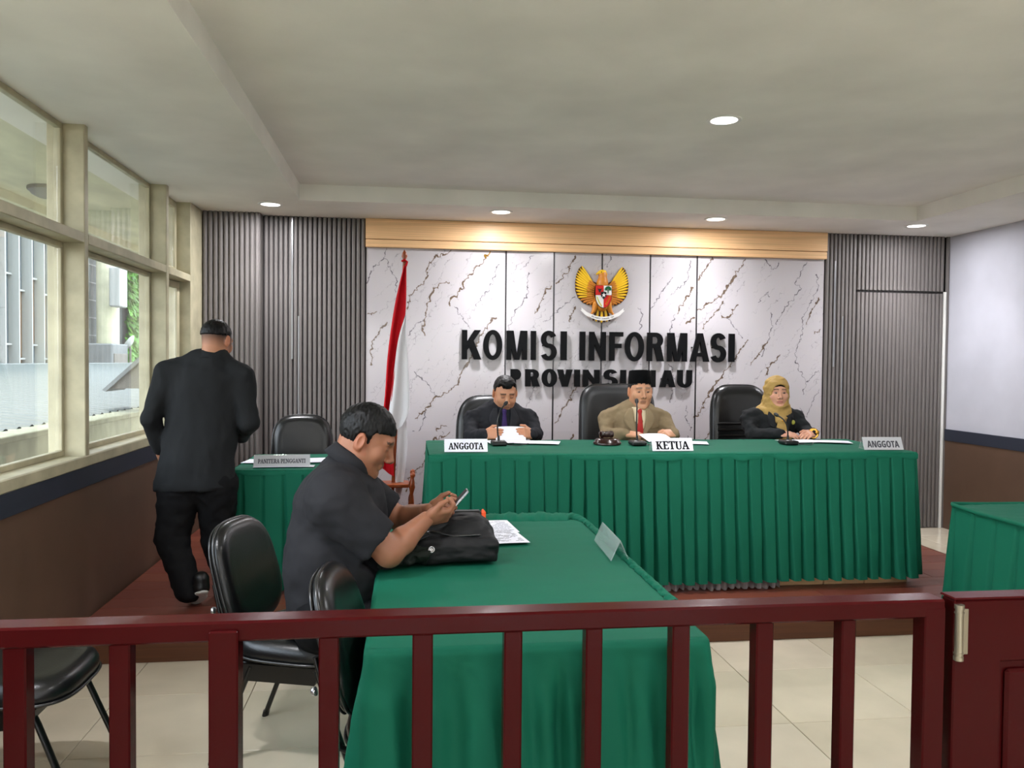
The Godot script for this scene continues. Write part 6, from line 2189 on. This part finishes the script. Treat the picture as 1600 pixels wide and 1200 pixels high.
	paper("white sheet lying on the bench beside the man with the purple tie", Vector3(0.88, 1.030, -5.40), Basis(Vector3.UP, -0.25), Vector2(0.297, 0.21), 0.002, 0)
	paper("white sheet lying under the hands of the man with the purple tie", Vector3(0.66, 1.031, -5.44), Basis(Vector3.UP, 0.1), Vector2(0.24, 0.21), 0.002, 0)
	paper("white sheet held by the man in the black cap", Vector3(1.735, 1.050, -5.48), Basis(Vector3.UP, 0.15) * Basis(Vector3.RIGHT, 0.25), Vector2(0.20, 0.17), 0.012, 0)
	paper("stack of white sheets on the bench before the man in the black cap", Vector3(1.90, 1.030, -5.36), Basis(Vector3.UP, -0.3), Vector2(0.297, 0.21), 0.002, 0)
	paper("white sheet under the hands of the woman in the headscarf", Vector3(2.77, 1.030, -5.42), Basis(Vector3.UP, 0.1), Vector2(0.297, 0.21), 0.002, 0)
	paper("white sheet at the right of the woman in the headscarf", Vector3(2.97, 1.031, -5.37), Basis(Vector3.UP, -0.35), Vector2(0.25, 0.19), 0.003, 0)
	paper("white sheet behind the name tent on the small clerk's table", Vector3(-0.86, 0.918, -5.36), Basis(Vector3.UP, -0.1), Vector2(0.33, 0.21), 0.002, 0)
	paper("white sheet under the name tent on the small clerk's table", Vector3(-0.74, 0.917, -5.11), Basis(Vector3.UP, 0.03), Vector2(0.36, 0.10), 0.002, 0)
	paper("white sheet at the right of the small clerk's table", Vector3(-0.52, 0.919, -5.40), Basis(Vector3.UP, 0.1), Vector2(0.25, 0.25), 0.003, 0)
	paper("printed sheet on the near table, half under the sheet nearer the viewer", Vector3(0.415, 0.771, -3.90), Basis(Vector3.UP, 0.08), Vector2(0.21, 0.297), 0.003, 9)
	paper("printed sheet on the near table, just right of the backpack", Vector3(0.42, 0.773, -3.66), Basis(Vector3.UP, 0.12), Vector2(0.22, 0.29), 0.003, 14)
	# phone
	t = thing("phone", "silver smartphone held up by the man in the black shirt", "phone", Vector3(0.200, 0.992, -3.285))
	var ax := Vector3(0.66, 0.74, 0.0).normalized()
	var pb := Basis(Vector3(0, 0, 1), ax, Vector3(-ax.y, ax.x, 0) * -1.0)
	if pb.determinant() < 0: pb.x = -pb.x
	put("case", one_box(Vector3.ZERO, Vector3(0.074, 0.150, 0.010), 0.003, pb), M.chrome, t)
	put("screen", one_box(-pb.z * 0.0052, Vector3(0.068, 0.143, 0.001), 0.0, pb), M.black_plastic, t)
	# black case with an orange end
	t = thing("black_case", "small black case with an orange end behind the backpack", "case", Vector3(0.30, 0.769, -4.08))
	put("body", one_box(Vector3(0, 0.025, 0), Vector3(0.16, 0.05, 0.06), 0.012), M.black_plastic, t)
	put("end_cap", one_box(Vector3(0.089, 0.025, 0), Vector3(0.022, 0.054, 0.064), 0.010), mat("orange", Color(0.90, 0.33, 0.13), 0.5), t)
	backpack()

func tent(called: String, label: String, at: Vector3, turn: float, w: float, h: float, text: String, serif: bool, pm: Material, im: Material) -> void:
	var t := thing(called, label, "name tent", at, turn, "name tents" if text else "")
	var lean := 0.42
	var L := h / cos(lean)
	for s in [1.0, -1.0]:
		var b := Basis(Vector3.RIGHT, -lean * s)
		put("acrylic_panel", one_box(Vector3(0, h / 2 + 0.001, s * (h / 2) * tan(lean)), Vector3(w, L, 0.0025), 0.0005, b), M.acrylic, t)
	if text == "": return
	var fb := Basis(Vector3.RIGHT, -lean)
	var c := Vector3(0, h / 2 + 0.001, (h / 2) * tan(lean))
	var n := fb * Vector3.BACK
	put("card", one_box(c + n * 0.0022, Vector3(w * 0.985, L * 0.97, 0.0015), 0.0003, fb), pm, t)
	var tw := w * (0.80 if text.length() < 10 else 0.84)
	var th := L * (0.50 if text.length() < 10 else 0.34)
	if text == "KETUA": th = L * 0.62
	var q := words(text, serif, tw, th, 0.0006, 700, 0.016)
	var xf: Transform3D = q[1]
	put("lettering", q[0], im, t, Transform3D(fb, c + n * 0.0033 + fb * Vector3(0, -th * (0.62 if text.length() < 10 else 0.6), 0)) * xf)

func mic(label: String, at: Vector3, path: Array) -> void:
	var t := thing("microphone", label, "microphone", at, 0, "gooseneck microphones")
	var g := Geo.new()
	g.box(Vector3(0, 0.014, 0.0), Vector3(0.10, 0.028, 0.12), 0.008)
	put("base", g.done(), M.black_plastic, t)
	put("button", one_box(Vector3(0.02, 0.029, 0.03), Vector3(0.018, 0.006, 0.014), 0.002), M.chrome, t)
	put("button", one_box(Vector3(-0.02, 0.029, 0.03), Vector3(0.018, 0.006, 0.014), 0.002), M.paper_grey, t)
	var p := []
	for i in path.size() - 1:
		for k in 5:
			var q0: Vector3 = path[maxi(i - 1, 0)]
			var q3: Vector3 = path[mini(i + 2, path.size() - 1)]
			p.append((path[i] as Vector3).cubic_interpolate(path[i + 1], q0, q3, k / 5.0) + Vector3(0, 0.026, -0.01))
	p.append(path[-1] + Vector3(0, 0.026, -0.01))
	g = Geo.new()
	g.tube(p, 0.0052, 8)
	put("neck", g.done(), M.black_metal, t)
	g = Geo.new()
	g.tube([p[0], p[0] + Vector3(0, 0.035, 0)], [0.009, 0.007], 10)
	put("socket", g.done(), M.black_plastic, t)
	g = Geo.new()
	var d: Vector3 = (p[-1] - p[-3]).normalized()
	g.tube([p[-1] - d * 0.004, p[-1] + d * 0.006, p[-1] + d * 0.024, p[-1] + d * 0.032], [0.007, 0.0125, 0.0125, 0.007], 12)
	put("head", g.done(), M.black_plastic, t)
	var c := []
	for k in 16:
		var u := k / 15.0
		c.append(Vector3(0.05 + 0.15 * u, 0.006, 0.02 + 0.07 * sin(u * PI * 1.3)))
	g = Geo.new()
	g.tube(c, 0.0028, 6)
	put("cable", g.done(), M.black_plastic, t)

func paper(label: String, at: Vector3, b: Basis, size: Vector2, curl: float, lines: int) -> void:
	var t := thing("paper_sheet", label, "paper", at, 0, "")
	var rows := []
	for i in 9:
		var row := PackedVector3Array()
		for j in 9:
			var u := j / 8.0 - 0.5
			var v := i / 8.0 - 0.5
			row.append(b * Vector3(u * size.x, curl * (1.0 - 4.0 * u * u) * 0.5 + curl * 0.5 * v, v * size.y))
		rows.append(row)
	var low := []
	for r in rows:
		var q := PackedVector3Array()
		for p in r: q.append(p - b.y * 0.0006)
		low.append(q)
	var g := Geo.new()
	g.grid(rows)
	low.reverse()
	g.grid(low)
	put("sheet", g.done(), M.paper, t)
	if lines > 0:
		var r := RandomNumberGenerator.new()
		r.seed = lines
		g = Geo.new()
		for k in lines:
			var v := -0.42 + 0.84 * k / lines
			var x := -0.40
			while x < 0.36:
				var w := minf(r.randf_range(0.04, 0.2), 0.42 - x)
				if r.randf() > 0.25:
					var y := curl * (1.0 - 4.0 * pow(x + w / 2, 2.0)) * 0.5 + curl * 0.5 * v + 0.0006
					g.box(b * Vector3((x + w / 2) * size.x, y, v * size.y), Vector3(w * size.x, 0.0004, size.y * 0.014), 0.0, b)
				x += w + 0.02
		put("print", g.done(), M.ink_print, t)

func backpack() -> void:
	var o := Vector3(0.16, 0.77, -3.30)
	var t := thing("backpack", "black backpack lying on the near table in front of the man with the phone", "bag", o)
	var m := mat("nylon", Color(0.075, 0.075, 0.08), 0.62, 0.4)
	relief(m, T.cloth, 0.02, 10.0)
	var fl := fabric("nylon_green", Color(0.115, 0.135, 0.115), 0.6)
	var S := Sdf.new()
	var q := func(x: float, y: float, z: float) -> Vector3: return Vector3(x, y, z) - o
	var yb := 0.772
	S.box(q.call(0.20, yb + 0.048, -3.31), Vector3(0.165, 0.052, 0.135), 0.03, Basis(Vector3.UP, 0.05), 0.03)
	S.box(q.call(0.19, yb + 0.090, -3.34), Vector3(0.145, 0.050, 0.105), 0.045, Basis(Vector3.BACK, 0.16), 0.04)
	S.ell(q.call(0.235, yb + 0.110, -3.34), Vector3(0.105, 0.052, 0.10), Basis(), 0.05)
	S.cap(q.call(0.06, yb + 0.09, -3.38), q.call(0.0, yb + 0.05, -3.30), 0.06, 0.045, 0.05)
	S.half(q.call(0, yb + 0.001, 0), Vector3.DOWN, 0.01)
	# folds and the seam between the two halves
	S.cap(q.call(0.02, yb + 0.085, -3.18), q.call(0.36, yb + 0.105, -3.16), 0.010, 0.010, 0.02, 1)
	S.cap(q.call(0.06, yb + 0.04, -3.15), q.call(0.30, yb + 0.03, -3.16), 0.006, 0.006, 0.02, 1)
	S.wrinkle(71, 10.0, 0.010, Vector3(0.6, 1.8, 1.2), 3)
	put_solid("body", solid(S, 0.005), m, t)
	var g := Geo.new()
	g.tube([q.call(0.045, yb + 0.110, -3.265), q.call(0.11, yb + 0.118, -3.235), q.call(0.19, yb + 0.105, -3.205), q.call(0.27, yb + 0.108, -3.205), q.call(0.33, yb + 0.10, -3.24)], 0.0045, 8)
	put("zip", g.done(), M.piping, t)
	# front flap that sags toward the left edge
	var F := Sdf.new()
	F.cap(q.call(0.05, yb + 0.075, -3.25), q.call(-0.04, yb + 0.035, -3.18), 0.052, 0.028, 0.03, 0, Vector3.UP, 1.2)
	F.cap(q.call(-0.04, yb + 0.035, -3.18), q.call(-0.095, yb + 0.014, -3.135), 0.030, 0.013, 0.03, 0, Vector3.UP, 1.3)
	F.cap(q.call(0.07, yb + 0.04, -3.17), q.call(-0.06, yb + 0.018, -3.13), 0.030, 0.014, 0.03)
	F.half(q.call(0, yb + 0.001, 0), Vector3.DOWN, 0.006)
	F.wrinkle(73, 22.0, 0.016, Vector3(0.8, 1.0, 1.2), 2)
	put_solid("pocket", solid(F, 0.005), fl, t)
	# shoulder straps
	for k in 2:
		var z := -3.175 - 0.10 * k
		var st := Geo.new()
		st.tube([q.call(0.085, yb + 0.112, z - 0.02), q.call(0.05, yb + 0.106, z + 0.005), q.call(0.02, yb + 0.088, z + 0.015), q.call(0.0, yb + 0.07, z + 0.02), q.call(-0.03, yb + 0.05, z + 0.025), q.call(-0.075, yb + 0.028, z + 0.03)], 0.017, 8, 0.35)
		var strap := put("strap", st.done(), m, t)
		if k == 0:
			st = Geo.new()
			st.lathe([Vector2(0.011, -0.002), Vector2(0.014, 0.0), Vector2(0.011, 0.002), Vector2(0.008, 0.0), Vector2(0.011, -0.002)], 16, Transform3D(Basis(Vector3.RIGHT, 1.2), q.call(0.10, yb + 0.065, -3.155)))
			put("buckle", st.done(), M.chrome, strap)
	# carrying handle
	g = Geo.new()
	g.tube([q.call(0.07, yb + 0.125, -3.33), q.call(0.045, yb + 0.128, -3.30), q.call(0.035, yb + 0.115, -3.27), q.call(0.06, yb + 0.10, -3.24)], 0.010, 8, 0.5)
	put("handle", g.done(), m, t)

# ---- the state emblem: an eagle with spread wings, a shield and a ribbon
func emblem() -> void:
	var t := thing("wall_emblem", "golden eagle emblem with a five-part shield and a white ribbon on the marble", "emblem", Vector3(1.757, 2.19, ZB))
	var gold := mat("emblem_gold", Color(0.94, 0.76, 0.10), 0.4, 0.5)
	var gold2 := mat("emblem_orange", Color(0.80, 0.50, 0.13), 0.4, 0.5)
	var brown := mat("emblem_brown", Color(0.30, 0.17, 0.05), 0.5, 0.4)
	var white := mat("emblem_white", Color(0.92, 0.91, 0.90), 0.5, 0.4)
	var red := mat("emblem_red", Color(0.80, 0.10, 0.07), 0.45, 0.4)
	var black := mat("emblem_black", Color(0.05, 0.05, 0.07), 0.45, 0.4)
	var green := mat("emblem_green", Color(0.04, 0.36, 0.20), 0.5, 0.4)
	var feather := func(a: Vector2, b: Vector2, w: float) -> PackedVector2Array:
		var d := (b - a).normalized()
		var n := Vector2(-d.y, d.x)
		var L := a.distance_to(b)
		var out := PackedVector2Array()
		for k in 8:
			var u := k / 7.0
			var ww := w * (0.55 + 0.45 * sin(u * PI * 0.55)) * (1.0 if u < 0.8 else sqrt(maxf(0.0, 1.0 - pow((u - 0.8) / 0.2, 2.0) * 0.92)))
			out.append(a + d * (L * u) + n * (ww / 2))
		for k in range(7, -1, -1):
			var u := k / 7.0
			var ww := w * (0.55 + 0.45 * sin(u * PI * 0.55)) * (1.0 if u < 0.8 else sqrt(maxf(0.0, 1.0 - pow((u - 0.8) / 0.2, 2.0) * 0.92)))
			out.append(a + d * (L * u) - n * (ww / 2))
		return out
	# back plate of the wings, then feathers on it
	for s in [-1.0, 1.0]:
		var w := Node3D.new()
		w.name = "wing"
		t.add_child(w, true)
		var outline := PackedVector2Array()
		for p in [[0.03, 0.10], [0.08, 0.115], [0.125, 0.155], [0.165, 0.21], [0.19, 0.255], [0.215, 0.23], [0.238, 0.17], [0.248, 0.10], [0.245, 0.03], [0.222, -0.03], [0.18, -0.075], [0.12, -0.10], [0.06, -0.09], [0.03, 0.0]]:
			outline.append(Vector2(p[0] * s, p[1]))
		var g := Geo.new()
		g.prism(outline, 0.004, 0.014)
		put("wing_plate", g.done(), brown, w)
		for k in 17:
			var u := k / 16.0
			var ang := lerpf(1.17, -1.02, u)
			var root := Vector2(0.035 + 0.06 * cos(ang * 0.7), 0.012 + 0.085 * sin(ang))
			var tipr: Vector2 = [Vector2(0.190, 0.252), Vector2(0.246, 0.10), Vector2(0.222, -0.03), Vector2(0.085, -0.100)][0]
			if u < 0.4: tipr = Vector2(0.190, 0.252).lerp(Vector2(0.247, 0.11), u / 0.4) + Vector2(0.014, 0.005) * sin(u / 0.4 * PI)
			elif u < 0.72: tipr = Vector2(0.247, 0.11).lerp(Vector2(0.212, -0.045), (u - 0.4) / 0.32) + Vector2(0.012, 0.0) * sin((u - 0.4) / 0.32 * PI)
			else: tipr = Vector2(0.212, -0.045).lerp(Vector2(0.075, -0.097), (u - 0.72) / 0.28) + Vector2(0.006, -0.016) * sin((u - 0.72) / 0.28 * PI)
			var f: PackedVector2Array = feather.call(Vector2(root.x * s, root.y), Vector2(tipr.x * s, tipr.y), 0.0185)
			g = Geo.new()
			g.prism(f, 0.012, 0.022 + 0.002 * (k % 2), Transform3D(), false, 0.003)
			put("feather", g.done(), gold if u < 0.75 else gold2, w)
		for k in 10:
			var u := k / 9.0
			var ang := lerpf(1.0, -0.95, u)
			var a := Vector2((0.03 + 0.045 * cos(ang)) * s, 0.015 + 0.075 * sin(ang))
			var b := Vector2((0.05 + 0.095 * cos(ang * 0.75)) * s, 0.018 + 0.125 * sin(ang))
			g = Geo.new()
			g.prism(feather.call(a, b, 0.019), 0.018, 0.030, Transform3D(), false, 0.003)
			put("covert_feather", g.done(), gold2, w)
	# body, neck, head
	var S := Sdf.new()
	S.cap(Vector3(0, -0.10, 0.025), Vector3(0, 0.10, 0.03), 0.055, 0.05, 0.02)
	S.cap(Vector3(0, 0.10, 0.03), Vector3(0.002, 0.165, 0.035), 0.046, 0.036, 0.02)
	S.ell(Vector3(-0.004, 0.190, 0.036), Vector3(0.036, 0.030, 0.026), Basis(), 0.02)
	S.wrinkle(81, 60.0, 0.002)
	put_solid("body", solid(S, 0.005), gold2, t)
	var hd := Sdf.new()
	hd.ell(Vector3(-0.006, 0.193, 0.040), Vector3(0.036, 0.029, 0.026), Basis(), 0.01)
	hd.cap(Vector3(-0.035, 0.195, 0.042), Vector3(-0.055, 0.183, 0.042), 0.014, 0.007, 0.01)
	hd.cap(Vector3(-0.055, 0.183, 0.042), Vector3(-0.056, 0.168, 0.042), 0.007, 0.003, 0.004)
	hd.cap(Vector3(0.02, 0.205, 0.04), Vector3(0.034, 0.178, 0.038), 0.012, 0.010, 0.01)
	var head := put_solid("head", solid(hd, 0.004), gold, t)
	var e := Geo.new()
	e.lathe([Vector2(0.005, 0.0), Vector2(0.005, 0.003), Vector2(0.001, 0.004)], 10, Transform3D(Basis(Vector3.RIGHT, PI / 2), Vector3(-0.016, 0.198, 0.064)))
	put("eye", e.done(), black, head)
	# legs and tail
	for s in [-1.0, 1.0]:
		var l := Sdf.new()
		l.cap(Vector3(s * 0.055, -0.09, 0.03), Vector3(s * 0.075, -0.15, 0.032), 0.035, 0.020, 0.01)
		l.cap(Vector3(s * 0.078, -0.15, 0.035), Vector3(s * 0.105, -0.185, 0.04), 0.013, 0.010, 0.01)
		for k in 3: l.cap(Vector3(s * 0.105, -0.185, 0.04), Vector3(s * (0.10 + 0.016 * k), -0.208, 0.045), 0.007, 0.005, 0.004)
		put_solid("leg", solid(l, 0.005), gold2, t)
	for k in 7:
		var x := (k - 3) * 0.022
		var g := Geo.new()
		g.prism(feather.call(Vector2(x * 0.5, -0.09), Vector2(x * 1.18, -0.258 + 0.006 * absf(k - 3)), 0.024), 0.008, 0.020 + 0.002 * (k % 2), Transform3D(), false, 0.003)
		put("tail_feather", g.done(), gold if k % 2 else brown, t)
	# shield
	var sh := Node3D.new()
	sh.name = "shield"
	t.add_child(sh, true)
	var half := func(x0: float, x1: float, y0: float, y1: float, inset: float) -> PackedVector2Array:
		var out := PackedVector2Array()
		var W := 0.077 - inset
		if y1 > 0.0:
			out.append(Vector2(x0, y0)); out.append(Vector2(x1, y0)); out.append(Vector2(x1, y1)); out.append(Vector2(x0, y1))
		else:
			var s := signf(x0 + x1)
			out.append(Vector2(0, y1))
			for k in 9:
				var a := k / 8.0 * PI / 2
				out.append(Vector2(s * W * cos(a), y1 - (0.115 - inset) * sin(a)))
			if s < 0: out.reverse()
		return out
	var pl := Geo.new()
	var rim := PackedVector2Array([Vector2(-0.077, 0.078), Vector2(-0.077, -0.012)])
	for k in 17:
		var a := PI + k / 16.0 * PI
		rim.append(Vector2(0.077 * cos(a), -0.012 + 0.116 * sin(a)))
	rim.append(Vector2(0.077, -0.012)); rim.append(Vector2(0.077, 0.078))
	pl.prism(rim, 0.07, 0.080)
	put("shield_plate", pl.done(), black, sh)
	for q in [[-0.073, 0.0, 0.0, 0.074, 0], [0.0, 0.073, 0.0, 0.074, 1], [-0.073, 0.0, 0.0, -0.012, 1], [0.0, 0.073, 0.0, -0.012, 0]]:
		var g := Geo.new()
		g.prism(half.call(q[0], q[1], -0.010, q[3], 0.004), 0.078, 0.084)
		put("shield_field", g.done(), red if q[4] == 0 else white, sh)
	# banyan tree
	var g := Geo.new()
	for k in 7:
		var a := k / 6.0 * PI
		var c := Vector2(0.040 + 0.018 * cos(a), 0.042 + 0.016 * sin(a))
		var blob := PackedVector2Array()
		for j in 10: blob.append(c + Vector2.from_angle(TAU * j / 10) * 0.012)
		g.prism(blob, 0.083, 0.089 + 0.0005 * k)
	put("tree_crown", g.done(), green, sh)
	put("tree_trunk", one_box(Vector3(0.040, 0.022, 0.086), Vector3(0.007, 0.032, 0.005), 0.001), green, sh)
	# bull's head
	g = Geo.new()
	g.prism(PackedVector2Array([Vector2(-0.040, 0.012), Vector2(-0.033, 0.014), Vector2(-0.026, 0.030), Vector2(-0.020, 0.040), Vector2(-0.016, 0.052), Vector2(-0.022, 0.046), Vector2(-0.030, 0.043), Vector2(-0.043, 0.043), Vector2(-0.051, 0.046), Vector2(-0.057, 0.052), Vector2(-0.053, 0.040), Vector2(-0.047, 0.030)]), 0.083, 0.089)
	put("bull_head", g.done(), black, sh)
	# ear of rice and the chain
	for k in 7:
		var u := k / 6.0
		var c := Vector2(-0.062, -0.022).lerp(Vector2(-0.022, -0.096), u) + Vector2(0.0, -0.006) * sin(u * PI)
		g = Geo.new()
		g.prism(feather.call(c, c + Vector2(0.004, -0.020), 0.009), 0.083, 0.088)
		put("rice_grain", g.done(), mat("emblem_straw", Color(0.80, 0.80, 0.35), 0.5), sh)
	for k in 6:
		var u := k / 5.0
		var c := Vector2(0.058, -0.022).lerp(Vector2(0.024, -0.090), u)
		g = Geo.new()
		g.lathe([Vector2(0.006, -0.002), Vector2(0.0095, 0.0), Vector2(0.006, 0.002), Vector2(0.004, 0.0), Vector2(0.006, -0.002)], 12, Transform3D(Basis(Vector3.RIGHT, PI / 2), Vector3(c.x, c.y, 0.087)))
		put("chain_link", g.done(), mat("emblem_chain", Color(0.93, 0.45, 0.08), 0.45), sh)
	# small shield with the star
	g = Geo.new()
	g.prism(PackedVector2Array([Vector2(-0.025, 0.016), Vector2(-0.024, -0.020), Vector2(0.0, -0.050), Vector2(0.024, -0.020), Vector2(0.025, 0.016), Vector2(0.0, 0.020)]), 0.084, 0.092, Transform3D(), false, 0.002)
	put("inner_shield", g.done(), black, sh)
	var star := PackedVector2Array()
	for k in 10: star.append(Vector2(0, -0.012) + Vector2.from_angle(PI / 2 + TAU * k / 10) * (0.021 if k % 2 == 0 else 0.0085))
	g = Geo.new()
	g.prism(star, 0.091, 0.095)
	put("star", g.done(), white, sh)
	# ribbon
	var top := PackedVector3Array(); var bot := PackedVector3Array(); var tb := PackedVector3Array(); var bb := PackedVector3Array()
	for k in 25:
		var u := k / 12.0 - 1.0
		var x := u * 0.118
		var y := -0.222 + 0.030 * u * u
		top.append(Vector3(x, y + 0.017, 0.060)); bot.append(Vector3(x, y - 0.017, 0.060))
		tb.append(Vector3(x, y + 0.017, 0.052)); bb.append(Vector3(x, y - 0.017, 0.052))
	g = Geo.new()
	g.grid([tb, top, bot, bb, tb], false, -1)
	var rb := put("ribbon", g.done(), white, t)
	for s in [-1.0, 1.0]:
		g = Geo.new()
		g.prism(PackedVector2Array([Vector2(s * 0.112, -0.178), Vector2(s * 0.120, -0.212), Vector2(s * 0.160, -0.190), Vector2(s * 0.206, -0.146), Vector2(s * 0.193, -0.143), Vector2(s * 0.195, -0.124), Vector2(s * 0.150, -0.160)]), 0.044, 0.050)
		put("ribbon_tail", g.done(), white, rb)
	var motto := "BHINNEKA TUNGGAL IKA"
	for k in motto.length():
		if motto[k] == " ": continue
		var u := (k + 0.5) / motto.length() * 2.0 - 1.0
		u *= 0.9
		var w := words(motto[k], false, 0.0072 if motto[k] != "I" else 0.0028, 0.012, 0.0008)
		var xf: Transform3D = w[1]
		put("ribbon_letter", w[0], M.ink, rb, Transform3D(Basis(Vector3.BACK, atan(0.060 * u / 0.118)), Vector3(u * 0.118, -0.228 + 0.030 * u * u, 0.0608)) * xf)
